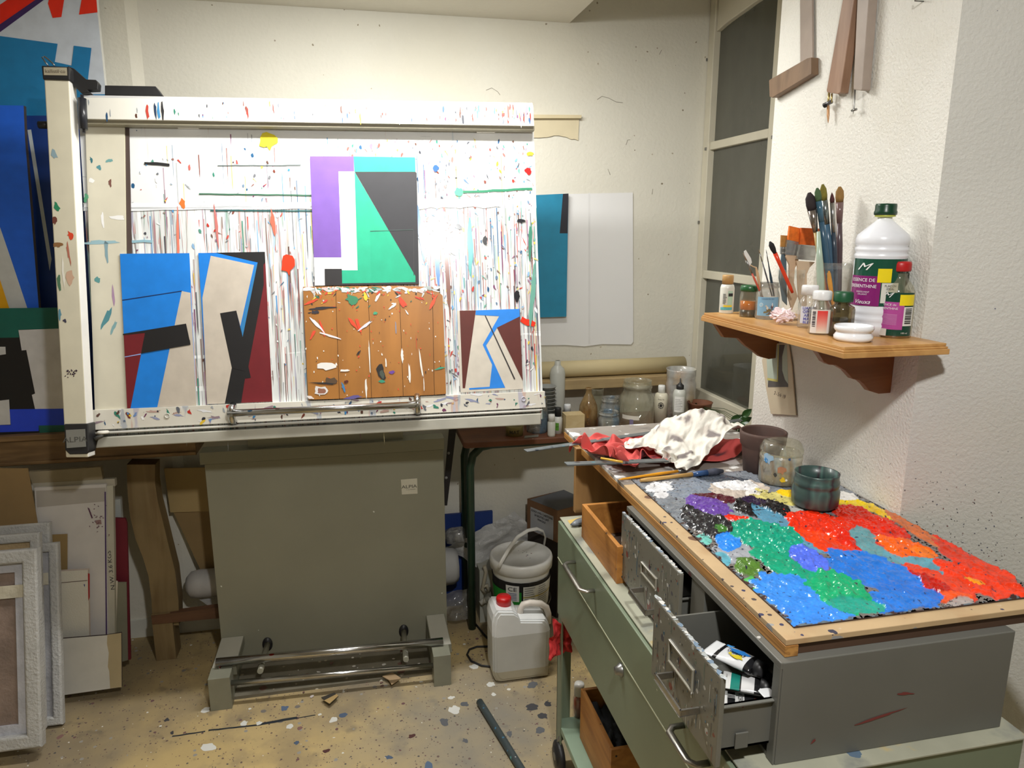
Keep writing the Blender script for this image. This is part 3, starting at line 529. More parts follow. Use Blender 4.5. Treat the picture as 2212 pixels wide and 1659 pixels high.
tag(mb.build('plank_board', [pine_b, col]), 'brown varnished plank panel spattered with paint, standing on the drafting board ledge', 'wooden board')
# ============================================================ ON THE BACK WALL
paper = M('thin white paper', (232, 232, 232), .7, var=.03, vs=2, bump=.1, bs=8)
mb = MB(); pts = FWB.hits([(1150, 421), (1366, 416), (1367, 738), (1362, 744), (1300, 743), (1262, 748), (1220, 745), (1150, 746)])
bm_ = [(pts[0][0], pts[0][1])]
mb.slab(FWB, pts, .004, .0055, W); q = FWB.hits([(1270, 417), (1274, 417), (1274, 743), (1270, 743)]); mb.flat(FWB, q, .006, (222, 222, 222), 1)
tag(mb.build('paper_sheet', [paper, col]), 'large plain white paper sheet on the back wall behind the turquoise canvas', 'paper')
painting('canvas', 'tall turquoise canvas with a black strip, hung on the white paper beyond the board', 'painting', FWB, [(1100, 424), (1228, 418), (1223.5, 684), (1100, 688)], .008, .028, (30, 132, 168), [([(1216, 419), (1228, 418), (1226, 504), (1209, 504)], (34, 36, 46))], edge=(22, 40, 50))
mb = MB(); mb.slab(FWB, FWB.hits([(1130, 249), (1253, 250), (1252, 257), (1130, 257)]), .001, .022, (214, 200, 164))
torn = [(1130, 257), (1250, 257), (1248, 304), (1240, 301), (1232, 301), (1222, 296), (1214, 295), (1206, 293), (1196, 293), (1190, 295), (1180, 297), (1172, 297), (1164, 298), (1130, 298)]
mb.slab(FWB, noisy(FWB.hits(torn), .001, 3), .003, .006, (216, 204, 172)); tag(mb.build('torn_paper_strip', col), 'torn cream paper strip hanging under a thin batten on the back wall', 'paper')
# loose hairs and marks on the wall
mb = MB()
for q in (((1290, 215), (1300, 208), (1315, 212), (1330, 220), (1345, 222)), ((1352, 313), (1356, 302), (1361, 302)), ((1424, 118), (1429, 108)), ((1313, 365), (1318, 378), (1316, 372)), ((1050, 195), (1062, 190), (1075, 198), (1080, 205)), ((1408, 420), (1410, 408))):
    mb.tube([FWB.p(*FWB.hit(*a), .001) for a in q], .0007, 5, (110, 98, 84))
mb.build('hair_marks', col, [o for o in COL.objects if o.name == 'wall_back'][0])
# paper roll on a bracketed ledge
woodl = M('pale rough wood', (186, 162, 118), .7, var=.1, vs=9, grain=((3, 40, 40), (140, 115, 78), .5))
zl = P(1430, 808, y=YW).z; zl2 = P(1430, 835, y=YW).z
lx = P(1130, 810, y=2.85).x
yl = YW - .12; zl = P(1430, 812, y=yl).z; zl2 = P(1430, 833, y=yl).z
mb = MB(); mb.box((lx, yl, zl2), (XW - .06, YW, zl)); tag(mb.build('wall_ledge', woodl, bevel=.003), 'rough pale wooden ledge on the back wall carrying the long paper roll', 'ledge')
a = P(1130, 810, y=yl + .06); b = P(1476, 790, y=yl + .06); rr = 17 * mpp(b); zc_ = zl + rr + .001
mb = MB(); mb.lathe((a.x, yl + .06, zc_), [(0, 0), (rr * .6, 0), (rr, .0), (rr, b.x - a.x), (rr * .55, b.x - a.x), (rr * .5, b.x - a.x - .05), (0, b.x - a.x - .05)], 36, (206, 190, 148), 0, (1, 0, 0)); tag(mb.build('paper_roll', M('kraft paper', (204, 188, 146), .65, var=.04)), 'long roll of pale brown paper lying on the wall ledge', 'paper roll')
# ============================================================ LEFT: OLD BENCH AND WHAT STANDS ON IT
YB = 2.70; zbt = P(70, 938, y=YB).z; zbb = P(70, 1003, y=YB).z
bench = thing('wooden_bench', (-1.2, 2.85, 0), 'old brown wooden bench with a curved leg, against the back wall behind the drafting table', 'bench')
oak = M('old oak', (142, 112, 74), .55, var=.14, vs=7, grain=((4, 30, 30), (92, 68, 42), .6)); oakv = M('old oak upright', (140, 120, 84), .55, var=.12, vs=5, grain=((26, 26, 3), (108, 82, 50), .5))
bx1 = P(425, 985, y=YB).x
mb = MB(); mb.box((-2.4, YB, zbb), (bx1, YW - .04, zbt - .008)); mb.box((-2.4, YB - .012, zbt - .02), (bx1, YW - .04, zbt)); mb.box((-2.4, YB - .006, zbb), (bx1, YB, zbb + .012)); mb.build('bench_top', oak, bench, bevel=.004)
fr = Fr((0, 2.78, 0), (1, 0, 0), (0, 0, 1)); mb = MB()
L_ = [(277, 1000), (279, 1060), (284, 1110), (296, 1160), (312, 1200), (324, 1240), (330, 1290), (333, 1345)]; R_ = [(389, 1345), (388, 1290), (381, 1230), (366, 1170), (354, 1120), (344, 1080), (338, 1040), (338, 1000)]
lf = fr.hits(L_); rg = fr.hits(R_)[::-1]
for i in range(len(lf) - 1): mb.slab(fr, [lf[i], rg[i], rg[i + 1], lf[i + 1]], -.05, .02)
q0 = fr.hit(334, 1345); q1 = fr.hit(390, 1403); mb.rect(fr, q0[0], 0.0, q1[0] - .01, q0[1] + .05, -.05, .032); mb.build('leg', oakv, bench, smooth=False)
mb = MB(); fr2 = Fr((0, 2.744, 0), (1, 0, 0), (0, 0, 1)); q = fr2.hits([(327, 1331), (480, 1311), (480, 1335), (328, 1349)]); mb.slab(fr2, q, -.03, 0); mb.build('foot_rail', M('reddish rail', (112, 78, 54), .6, var=.1, grain=((4, 30, 30), (70, 46, 30), .5)), bench)
mb = MB(); mb.box((-2.1, 2.73, 0), (-2.03, 2.8, zbb)); mb.build('leg', oakv, bench)
# canvases standing on the bench
FA = lean(2.93, 3, zbt); x_ = FA.hit(-40, 900, .02)
NV = (20, 58, 134)
def grp(mb, h): pass
painting('large_canvas', 'very large canvas with red, white and blue shapes, standing behind the others at far left', 'painting', lean(2.86, 2, zbt), [(-260, -60), (204, -60), (211, 30), (229, 205), (290, 912), (-200, 948)], 0, .022, (206, 214, 224),
    [([(0, 10), (60, -30), (120, -30), (0, 53)], (235, 40, 10)), ([(-200, 140), (0, 10), (0, 53), (-200, 190)], (235, 40, 10)), ([(-200, 190), (0, 53), (0, 70), (-200, 208)], (60, 36, 96)), ([(0, 53), (120, -30), (136, -30), (0, 70)], (60, 36, 96)),
     ([(104, 8), (110, -20), (142, -20), (133, 37), (114, 39)], (236, 44, 12)), ([(171, 32), (180, -20), (207, -20), (211, 27)], (236, 44, 12)),
     ([(-260, 60), (0, 78), (125, 95), (119, 134), (155, 142), (160, 99), (198, 104), (187, 204), (231, 204), (290, 912), (-200, 948)], (24, 122, 176)), ([(-220, 250), (234, 250), (290, 912), (-200, 948)], NV), ([(60, 281), (68, 280), (112, 560), (108, 585)], (196, 204, 206))], edge=(232, 232, 226))
painting('canvas', 'bright blue canvas with a white and yellow diagonal, leaning at far left', 'painting', lean(2.80, 2, zbt), [(-260, 224), (51, 228), (54, 300), (84, 668), (100, 930), (-220, 950)], 0, .02, (28, 100, 222),
    [([(-100, 200), (0, 500), (0, 610), (-120, 250)], (200, 205, 205)), ([(0, 490), (24, 560), (60, 668), (21, 668), (0, 605)], (204, 206, 204)), ([(-100, 350), (0, 603), (21, 668), (30, 760), (-60, 760)], (240, 176, 12))], edge=(70, 60, 50))
painting('canvas', 'wide canvas with green, black, white and blue blocks at the front left of the bench', 'painting', lean(2.735, 5, zbt + .001), [(-260, 669), (170, 664), (190, 936), (-240, 948)], 0, .02, (16, 14, 18),
    [([(-260, 669), (170, 664), (172, 708), (130, 710), (40, 712), (41, 729), (-260, 735)], (12, 98, 86)), ([(40, 713), (172, 708), (180, 882), (76, 884), (69, 853), (76, 850), (57, 756), (47, 757)], (208, 206, 206)), ([(-20, 749), (12, 749), (13, 765), (-20, 770)], (205, 205, 205)), ([(-40, 870), (20, 863), (23, 917), (-40, 919)], (205, 205, 205)), ([(21, 884), (185, 882), (185, 918), (84, 919), (84, 931), (-240, 941), (-240, 921), (24, 918)], (32, 68, 214)), ([(84, 919), (185, 917), (187, 937), (87, 940)], (12, 90, 76))], edge=(30, 30, 30))
# ---- under the bench
card = M('brown cardboard', (150, 128, 92), .75, var=.06, vs=6); cardp = M('board colours', None, .7, var=.06, vs=8)
def panel(name, label, cat, yb, deg, pts, th, c, marks=(), cs=None, group=None, mat=None, dz=0.):
    fr = lean(yb, deg); mb = MB(); q = fr.hits(pts, th); q = [(u, max(v, .002 + dz)) for u, v in q]; mb.slab(fr, q, 0, th, c, 0, cs)
    for i, (mp_, mc) in enumerate(marks): mb.flat(fr, fr.hits(mp_, th), th + .0004 * (i + 1), mc)
    return mb, fr
mb, _ = panel('', '', '', 2.60, 3, [(-200, 1010), (60, 1012), (82, 1136), (83, 1420), (-150, 1430)], .004, (142, 116, 76)); tag(mb.build('fibreboard_sheet', cardp), 'brown fibreboard panel standing upright under the bench behind the wrapped frames', 'board')
mb, fr = panel('', '', '', 2.655, 3, [(62, 1012), (217, 1008), (224, 1037), (74, 1043), (120, 1420)], .01, (140, 128, 104)); mb = MB(); q = fr.hits([(60, 1020), (217, 1009), (222, 1036), (70, 1044)], .02); mb.slab(fr, q, 0, .02, (150, 138, 112)); q = fr.hits([(70, 1044), (248, 1034), (249, 1050), (74, 1056)], .02); mb.slab(fr, q, 0, .022, (172, 166, 150)); q = fr.hits([(80, 1056), (246, 1050), (250, 1376), (100, 1382)], .0); q = [(u, max(v, .003)) for u, v in q]; mb.slab(fr, q, 0, .006, (150, 138, 112)); tag(mb.build('folded_cardboard', cardp), 'folded grey-brown cardboard with a pale edge on top of the white board', 'cardboard')
mb, fr = panel('', '', '', 2.632, 3, [(74, 1054), (229, 1046), (231, 1200), (234, 1390), (237, 1405), (115, 1440), (90, 1300)], .012, (208, 204, 200), [([(78, 1060), (228, 1053), (228, 1083), (80, 1096)], (176, 170, 162)), ([(189, 1096), (193, 1098), (201, 1119), (198, 1120)], (96, 60, 84)), ([(207, 1124), (218, 1122), (220, 1132), (208, 1133)], (150, 120, 118)), ([(226, 1062), (229, 1062), (232, 1388), (229, 1388)], (74, 52, 100))])
for i in range(24): u, v = fr.hit(212 + R.gauss(0, 8), 1120 + R.gauss(0, 15), .012); mb.flat(fr, blob(u, v, .0015, .003, R.random() * 3, 7, .4), .0135, (110, 74, 90))
tag(mb.build('primed_board', cardp), 'large white primed board with purple specks, standing under the bench', 'board')
mb, fr = panel('', '', '', 2.650, 3, [(230, 1050), (244, 1048), (247, 1200), (248, 1405), (236, 1408)], .02, (186, 182, 166))
u, v = fr.hit(240, 1232, .02); mb.ftext('N.W. 3.6 KGS', .0135, fr, u, v, .0206, (40, 40, 48), rot=math.pi / 2, wid=1.35); tag(mb.build('flat_carton', cardp), 'narrow grey carton edge printed N.W. 3.6 KGS beside the white board', 'carton')
mb, fr = panel('', '', '', 2.745, 2.5, [(241, 1080), (260, 1078), (262, 1118), (262, 1400), (244, 1400)], .006, (190, 194, 190)); tag(mb.build('white_board_strip', cardp), 'thin white strip of board behind the maroon panel', 'board')
mb, fr = panel('', '', '', 2.70, 2.5, [(242, 1119), (270, 1120), (274, 1130), (282, 1425), (246, 1428)], .010, (112, 24, 40)); tag(mb.build('maroon_board', cardp), 'tall maroon panel standing to the right of the white boards', 'panel')
mb, fr = panel('', '', '', 2.66, 2, [(246, 1254), (254, 1256), (249, 1390), (247, 1392)], .004, (214, 206, 190)); tag(mb.build('cream_offcut', cardp), 'thin cream card offcut standing before the maroon panel', 'offcut')
mb, fr = panel('', '', '', 2.665, 2, [(252, 1258), (273, 1258), (276, 1426), (262, 1430), (248, 1400)], .005, (128, 126, 108)); tag(mb.build('grey_offcut', cardp), 'olive grey board offcut standing before the maroon panel', 'offcut')
mb, fr = panel('', '', '', 2.612, 3, [(100, 1156), (145, 1154), (145, 1236), (148, 1420), (110, 1430)], .004, (150, 126, 82)); tag(mb.build('fibreboard_offcut', cardp), 'brown fibreboard offcut between the wrapped frames and the white board', 'offcut')
mb, fr = panel('', '', '', 2.595, 3, [(118, 1235), (190, 1231), (193, 1378), (194, 1430), (118, 1435)], .014, (216, 212, 198), [([(121, 1259), (189, 1253), (189, 1254.5), (121, 1260.5)], (110, 90, 80)), ([(190, 1238), (194, 1239), (194, 1290), (191, 1298)], (160, 30, 30)), ([(181, 1262), (184, 1262), (183, 1268)], (40, 50, 120))], cs=(205, 190, 178)); tag(mb.build('small_canvas', M('raw canvas', None, .8, var=.04, bump=.2, bs=250)), 'small blank canvas with a red edge leaning against the white board', 'canvas')
mb, fr = panel('', '', '', 2.54, 5, [(106, 1382), (232, 1372), (262, 1367), (263, 1484), (106, 1506)], .008, (216, 214, 206), [([(232, 1371), (262, 1367), (263, 1484), (238, 1487), (236, 1450), (233, 1440), (235, 1410), (231, 1390)], (186, 170, 134))], cs=(60, 48, 48)); tag(mb.build('primed_offcut', cardp), 'low white board with a bare beige right end standing on the floor', 'board')
# cardboard and wrapped rolls between bench leg and pedestal
fr = Fr((0, 2.90, 0), (1, 0, 0), (0, 0, 1)); mb = MB()
mb.slab(fr, fr.hits([(354, 1012), (470, 1010), (470, 1104), (395, 1106), (368, 1107)]), -.006, 0, (176, 152, 104)); fr3 = Fr(fr.p(*fr.hit(368, 1107), 0), (1, 0, 0), (0, -.12, -1))
mb.slab(fr, fr.hits([(374, 1108), (470, 1104), (470, 1232), (432, 1232)]), -.012, -.006, (146, 122, 82)); tag(mb.build('bent_cardboard', cardp), 'creased cardboard sheet wedged between the bench leg and the pedestal', 'cardboard')
bub = M('bubble wrap', (196, 196, 194), .25, var=.08, vs=12, bump=.9, bs=120, alpha=.9)
c_ = P(402, 1264, y=2.86); r_ = 31 * mpp(c_)
mb = MB(); mb.lathe((c_.x, 2.86, c_.z), [(0, 0), (r_ * .55, .003), (r_ * .9, .02), (r_, .05), (r_ * .97, .3), (r_, .86), (r_ * .9, .9), (0, .91)], 28, (176, 174, 172), 0, (1, 0, 0)); tag(mb.build('wrapped_roll', M('soft white wrap', (182, 180, 178), .5, var=.08, vs=9, bump=.5, bs=12)), 'white plastic-wrapped roll lying behind the pedestal', 'roll')
mb = MB(); fr = Fr((0, 2.84, 0), (1, 0, 0), (0, 0, 1)); mb.slab(fr, fr.hits([(430, 1295), (480, 1290), (480, 1325), (455, 1312)]), -.003, 0, (190, 190, 188)); tag(mb.build('plastic_scrap', bub), 'scrap of clear plastic hanging below the wrapped roll', 'plastic')
# bubble-wrapped frames at far left, leaning back
def frame_obj(label, yb, deg, pts_r, wid, topy, inner=None, hue=(205, 203, 200), depth=.03):
    fr = lean(yb, deg, 0, 0); (xt, yt_), (xb_, yb2) = pts_r
    ur, vt = fr.hit(xt, yt_, depth); ur2, v0 = fr.hit(xb_, yb2, depth); v0 = max(v0, .003) if v0 < .06 else .003; ul = fr.hit(-230, topy, depth)[0]
    T_ = thing('framed_picture', fr.p(ur - .3, 0, 0), label, 'picture frame', 'bubble-wrapped frames stacked at far left')
    mb = MB(); ww = wid; o = [(ul, v0), (ur, v0), (ur, vt), (ul, vt)]; i_ = [(ul + ww, v0 + ww), (ur - ww, v0 + ww), (ur - ww, vt - ww), (ul + ww, vt - ww)]
    for a in range(4):
        b = (a + 1) % 4; mb.slab(fr, [o[a], o[b], i_[b], i_[a]], 0, depth, W)
    mb.build('moulding', bub, T_, bevel=.006)
    if inner:
        mb = MB(); mb.rect(fr, ul + ww, v0 + ww, ur - ww, vt - ww, .004, .010, inner[0])
        w3 = .030; o = i_; i2 = [(ul + ww + w3, v0 + ww + w3), (ur - ww - w3, v0 + ww + w3), (ur - ww - w3, vt - ww - w3), (ul + ww + w3, vt - ww - w3)]
        for a in range(4):
            b = (a + 1) % 4; mb.slab(fr, [o[a], o[b], i2[b], i2[a]], .01, .018, inner[1])
        mb.rect(fr, ul + ww, vt - ww - .11, ur - ww - .004, vt - ww - .07, .02, .0215, (214, 208, 188)); mb.build('wrapped_picture', M('wrapped picture', None, .3, var=.14, vs=14, bump=.6, bs=90), T_)
    return T_
frame_obj('wrapped pale frame farthest back in the stack at far left', 2.48, 15, ((106, 1128), (104, 1525)), .035, 1140, ((150, 120, 84), (190, 165, 130)))
frame_obj('wrapped slim frame with a smooth white side, second back in the stack at far left', 2.43, 15, ((124, 1172), (104, 1531)), .03, 1178, ((70, 74, 84), (180, 180, 184)))
frame_obj('wrapped frame with a reddish brown edge, third back in the stack at far left', 2.37, 15, ((84, 1150), (70, 1580)), .03, 1160, ((96, 98, 108), (205, 180, 140)))
frame_obj('wrapped silver frame at the front of the stack, its brown picture showing', 2.27, 15, ((78, 1185), (63, 1618)), .042, 1196, ((146, 128, 118), (200, 202, 212)), depth=.04)
# ============================================================ helpers for turned things placed by where they stand
def at(px, Y, z):
    lo, hi = -2000., 4000.
    for _ in range(40):
        m = (lo + hi) / 2
        if P(px, m, y=Y).z > z: lo = m
        else: hi = m
    return P(px, m, y=Y)
def rows(px, Y, z0, prof):
    b = at(px, Y, z0); s = mpp(b + Vector((0, 0, .05)))
    out = []
    for hw, py in prof:
        z = 0. if py is None else max(0., P(px, py, y=Y).z - z0)
        out.append((hw * s, z))
    return b, out, s
def stand(px, pyf, z, hw):
    """where a round thing stands whose front foot shows at row pyf"""
    p = P(px, pyf, z=z); r = hw * mpp(p); d = Vector((p.x, p.y, 0)).normalized(); return p.y + d.y * r
def camang(b): return math.atan2(-b.y, -b.x)
# ============================================================ TABLE IN THE CORNER
YTB = 2.62; zt2 = P(1002, 957, y=YTB).z; xt0 = P(1002, 957, y=YTB).x
tb = thing('side_table', (1.0, 2.8, 0), 'low table with a red-brown top and dark green tube legs in the corner', 'table')
mb = MB(); mb.slab(FUP, [(xt0 + .012, YTB), (XW - .06, YTB), (XW - .06, YW - .13), (XW - .06, YW - .04), (xt0 - .0, YW - .04), (xt0 - .0, YTB + .012)], zt2 - .024, zt2)
mb.build('table_top', M('red brown table top', (118, 72, 48), .5, var=.12, vs=12, grain=((4, 30, 30), (84, 50, 36), .5), specks=[((22, 22, 22), .3, .3, [(60, 50, 50), (180, 170, 160)])]), tb, bevel=.004)
green = M('dark green tube', (38, 62, 48), .35, var=.1, vs=14, specks=[((40, 40, 40), .15, .3, [(170, 170, 160)])])
yl_ = P(1020, 1357, z=0).y; xl_ = P(1020, 1357, z=0).x; zz = zt2 - .045
for (yy, xx) in ((yl_, xl_), (YW - .09, P(1005, 1100, y=YW - .09).x)):
    mb = MB(); mb.tube([(xx, yy, 0), (xx, yy, zz - .09), (xx + .012, yy, zz - .04), (xx + .045, yy, zz - .008), (xx + .09, yy, zz), (XW - .12, yy, zz)], .0165, 14); mb.build('leg', green, tb)
    mb = MB(); mb.tube([(XW - .12, yy, 0), (XW - .12, yy, zz)], .0165, 12); mb.build('leg', green, tb)
mb = MB(); mb.box((xt0 + .02, YW - .1, zz + .016), (XW - .1, YW - .08, zt2 - .02)); mb.box((xt0 + .02, yl_ - .01, zz + .016), (XW - .1, yl_ + .01, zt2 - .02)); mb.build('apron', green, tb)
mb = MB(); frs = Fr((0, 2.80, 0), (1, 0, 0), (0, 0, 1)); mb.slab(frs, frs.hits([(970, 925), (986, 925), (966, 1092), (955, 1092)]), -.004, 0, (36, 32, 34))
for q in ((969, 979), (964, 1032)): u, v = frs.hit(*q); mb.lathe(frs.p(u, v, 0), [(.006, 0), (.005, .003), (0, .003)], 10, (150, 148, 145), 0, frs.ez)
tag(mb.build('metal_strut', col), 'black flat metal strut with rivets hanging between the pedestal and the table', 'metal bar')
# ---- glass and bottles on the table: rows of (half width px, photo row)
glassA = thin_glass('dusty clear glass', (246, 247, 240), (200, 196, 176), .2, 24); glassP = thin_glass('paint-stained glass', (240, 242, 240), (170, 172, 168), .5, 22, .08, [(120, 128, 134), (205, 205, 198), (150, 144, 130), (100, 124, 144)])
amber = thin_glass('amber glass', (214, 178, 110), (176, 150, 104), .4, 30, .06); frost = M('frosted plastic', (206, 208, 200), .35, var=.06, vs=6, alpha=.93)
whitep = M('white plastic', None, .32, var=.04, vs=20)
def vessel(name, label, cat, px, Y, z0, prof, mat, kids=(), group=None, n=32, c=W, sx=1., seg=None):
    b, pr, s = rows(px, Y, z0, prof); T_ = thing(name, b, label, cat, group); mb = MB(); mb.lathe(b, [(0, 0)] + pr, n, c, sx=sx)
    mb.build('body', mat, T_)
    for (kn, kp, km, kc) in kids:
        _, kr, _ = rows(px, Y, z0, kp); mb = MB(); mb.lathe(b, kr, n, kc, sx=sx); mb.build(kn, km, T_)
    return T_, b, s
def jarp(hw, top, bot, neck=.86, wall=True):
    """round-shouldered preserving jar from rim row to base row"""
    h = bot - top; return [(hw * .88, None), (hw * .97, bot - h * .03), (hw, bot - h * .1), (hw, top + h * .34), (hw * .97, top + h * .28), (hw * neck, top + h * .2), (hw * neck, top + h * .14), (hw * (neck + .05), top + h * .13), (hw * (neck + .05), top + h * .09), (hw * neck, top + h * .08), (hw * neck, top + h * .02), (hw * (neck + .02), top), (hw * (neck - .05), top + h * .005), (hw * (neck - .05), top + h * .1)]
vessel('storage_jar', 'big clear preserving jar with a torn white label, behind the rags', 'jar', 1374, 2.72, zt2, jarp(37, 821, 940, .8), glassA)
mbx = MB(); b, pr, s = rows(1374, 2.72, zt2, [(37, 900)]); a_ = camang(b)
mbx.wrap(b, 37 * s, a_, -34 * s, 6 * s, .04, pr[0][1] + .02, (214, 208, 196)); mbx.wrap(b, 37 * s, a_, -14 * s, -6 * s, pr[0][1] - .02, pr[0][1] + .005, (120, 110, 140), off=.0012)
lab = mbx.build('torn_label', col, [o for o in COL.objects if o.name.startswith('storage_jar')][0])
T_, b, s = vessel('plastic_tub', 'tall ribbed clear plastic tub smeared with paint, rightmost on the table', 'tub', 1467, 2.80, zt2, [(28, None), (31, 905), (32, 880), (32, 850), (31, 846), (32, 842), (32, 828), (30, 822), (30, 813), (31, 811), (31, 800), (32, 796), (30, 797), (29, 812)], thin_glass('smeared plastic', (248, 248, 246), (225, 220, 210), .45, 9, .2, [(228, 224, 214), (222, 200, 182), (214, 218, 220), (228, 226, 218), (222, 206, 170)]))
T_, b, s = vessel('squeeze_bottle', 'clear squeeze bottle with a black pointed cap before the plastic tub', 'bottle', 1465, 2.69, zt2, [(13, None), (14, 930), (14, 850), (12, 843), (7, 840)], frost, [('cap', [(0, 842), (8, 842), (8, 832), (5, 830), (1.6, 826), (1.2, 818), (0, 817)], dark, W)])
mb = MB(); mb.wrap(b, 14 * s, camang(b), -11 * s, 11 * s, .06, .125, (226, 226, 222));
for i in range(7): mb.wrap(b, 14 * s, camang(b), -9 * s, R.uniform(2, 9) * s, .07 + i * .007, .0715 + i * .007, (150, 150, 150), off=.0012)
mb.build('label', col, T_)
T_, b, s = vessel('glue_bottle', 'cream bottle with a white cap and a round black wheel emblem', 'bottle', 1426, 2.74, zt2, [(14, None), (14.5, 935), (14.5, 856), (12, 850), (7, 848)], whitep, [('cap', [(0, 850), (7.5, 850), (7.5, 834), (6.5, 832), (0, 832)], whitep, (235, 235, 232))], c=(222, 216, 196))
mb = MB(); a_ = camang(b); zc0 = P(1425, 873, y=2.74).z - zt2
def wp(pts, c, off=.0008): mb.face([mb.vert((b.x + (14.5 * s + off) * math.cos(a_ + u / (14.5 * s)), b.y + (14.5 * s + off) * math.sin(a_ + u / (14.5 * s)), b.z + v)) for u, v in pts], c, 0)
wp([(.012 * math.cos(t * .5236), zc0 + .014 * math.sin(t * .5236)) for t in range(12)], (30, 30, 30)); wp([(.0098 * math.cos(t * .5236), zc0 + .0118 * math.sin(t * .5236)) for t in range(12)], (222, 216, 196), .0012)
for t in range(8): aa = t * math.pi / 4; wp([(.0015 * math.cos(aa + 1.57), zc0 + .0015 * math.sin(aa + 1.57)), (.0105 * math.cos(aa + .12), zc0 + .0125 * math.sin(aa + .12)), (.0105 * math.cos(aa - .12), zc0 + .0125 * math.sin(aa - .12)), (.0015 * math.cos(aa - 1.57), zc0 + .0015 * math.sin(aa - 1.57))], (30, 30, 30), .0016)
mb.wtext('fines lia', .006, b, 14.5 * s, a_, 0, P(1425, 860, y=2.74).z - zt2, (120, 110, 90)); mb.build('label', col, T_)
vessel('amber_bottle', 'dusty amber glass bottle standing behind the wood block', 'bottle', 1270, 2.73, zt2, [(19, None), (20, 930), (20, 885), (19, 876), (13, 862), (8, 852), (6.5, 848), (6.5, 841), (7.5, 840), (7.5, 838), (5, 838)], amber, [('liquid', [(0, None), (18, None), (18.5, 908), (0, 908)], M('brown varnish', (70, 42, 22), .2), W)])
vessel('drinking_glass', 'small upturned clear glass between the amber bottle and the big jar', 'glass', 1289, 2.86, zt2, [(10, None), (12, 880), (13.5, 850), (14, 842), (14, 839), (12, 839), (12, 850)], glassA)
vessel('paint_jar', 'clear jar with blue paint stains, behind the low jar on the table', 'jar', 1317, 2.80, zt2, jarp(21, 858, 925, .85), glassP)
vessel('paint_jar', 'low clear jar of grey water right of the amber bottle', 'jar', 1314, 2.67, zt2, jarp(23, 888, 940, .9), glassP, [('water', [(0, None), (20, None), (21, 907), (0, 907)], M('grey rinse water', (128, 132, 128), .1), W)])
vessel('milk_bottle', 'frosted white plastic bottle with no cap, left on the table', 'bottle', 1203, 2.86, zt2, [(14, None), (16, 900), (16.5, 870), (16.5, 806), (14, 796), (8, 790), (6.5, 788), (6.5, 780), (5, 779)], frost, c=W)
for i in range(11):
    b = at(1180 - (i % 2), 2.78, zt2); s = mpp(b); z_ = .004 + i * .0155; r_ = (24 - i * .3) * s
    mb = MB(); mb.lathe(b + Vector((0, 0, z_ - .004 if i else 0)), [(0, 0), (r_ * .8, 0), (r_ * .93, .014), (r_, .0145), (r_, .0165), (r_ * .9, .016), (r_ * .76, .004), (0, .004)], 28, (150, 152, 150)); tag(mb.build('tub_lid', whitep), 'one of the stacked grey plastic lids behind the right end of the board', 'lid', 'stacked plastic lids')
T_, b, s = vessel('white_bottle', 'small white bottle with a ribbed white cap, front left of the table', 'bottle', 1191, 2.64, zt2, [(8, None), (8.5, 938), (8.5, 912), (6, 909)], whitep, [('cap', [(0, 910), (7, 910), (7, 896), (6, 895), (0, 895)], whitep, (225, 225, 222))], c=(205, 205, 198))
T_, b, s = vessel('green_label_bottle', 'white bottle with a black cap and a green label', 'bottle', 1205, 2.68, zt2, [(9, None), (9.5, 936), (9.5, 904), (7, 899)], whitep, [('cap', [(0, 899), (7, 899), (7, 882), (6, 880), (0, 880)], dark, W)], c=(226, 226, 220))
mb = MB(); mb.wrap(b, 9.5 * s, camang(b), -7 * s, 2 * s, .014, .045, (92, 150, 50)); mb.wtext('soft', .006, b, 9.5 * s, camang(b), -.003, .03, (40, 70, 30)); mb.build('label', col, T_)
T_, b, s = vessel('white_bottle', 'white bottle with a tall white cap behind the wood block', 'bottle', 1225, 2.74, zt2, [(9, None), (10, 930), (10, 893), (7, 889)], whitep, [('cap', [(0, 889), (7.5, 889), (7.5, 875), (6.5, 873), (0, 873)], whitep, (225, 228, 232))], c=(200, 205, 205))
mb = MB(); a = at(1219, 2.66, zt2); b = at(1259, 2.66, zt2); mb.box((a.x, 2.64, zt2), (b.x, 2.70, P(1240, 894, y=2.66).z)); tag(mb.build('wood_block', M('birch block', (212, 192, 148), .6, var=.06, grain=((30, 6, 30), (190, 160, 110), .4))), 'small pale square wood block before the amber bottle', 'wood block')
T_, b, s = vessel('paint_tin', 'small yellowed tin lettered MAT under the edge of the board', 'tin', 1111, 2.69, zt2, [(19, None), (19, 920), (18, 918), (18, 919), (0, 919)], M('old tin', (150, 136, 84), .45, .2, var=.1))
mb = MB(); mb.wtext('MAT', .014, b, 19 * s, camang(b), 0, .018, (50, 45, 30), bold=.02); mb.build('lettering', col, T_)
vessel('paint_jar', 'wide glass jar with paint-caked rim standing behind the small white bottles', 'jar', 1160, 2.72, zt2, jarp(23, 858, 935, .93), glassP)
mb = MB(); frh = Fr(P(1145, 944, z=zt2 + .001), (1, .2, 0), (-.2, 1, 0)); mb.slab(frh, noisy([(-.03, -.008), (.03, -.012), (.04, .01), (-.02, .014)], .004, 3), 0, .003, (120, 118, 110)); tag(mb.build('paint_flake', col), 'grey flake of dried paint on the front of the red-brown table', 'flake')
a = P(1255, 905, y=2.79); b_ = P(1318, 0, y=2.79)
mb = MB(); p0 = at(1262, 2.80, zt2 + .0); mb.lathe(p0, [(.0, 0), (.026, 0), (.010, .05), (.0, .055)], 20, (212, 196, 160)); tag(mb.build('paper_cone', col), 'small cream paper cone between the bottles and the big jar', 'paper')
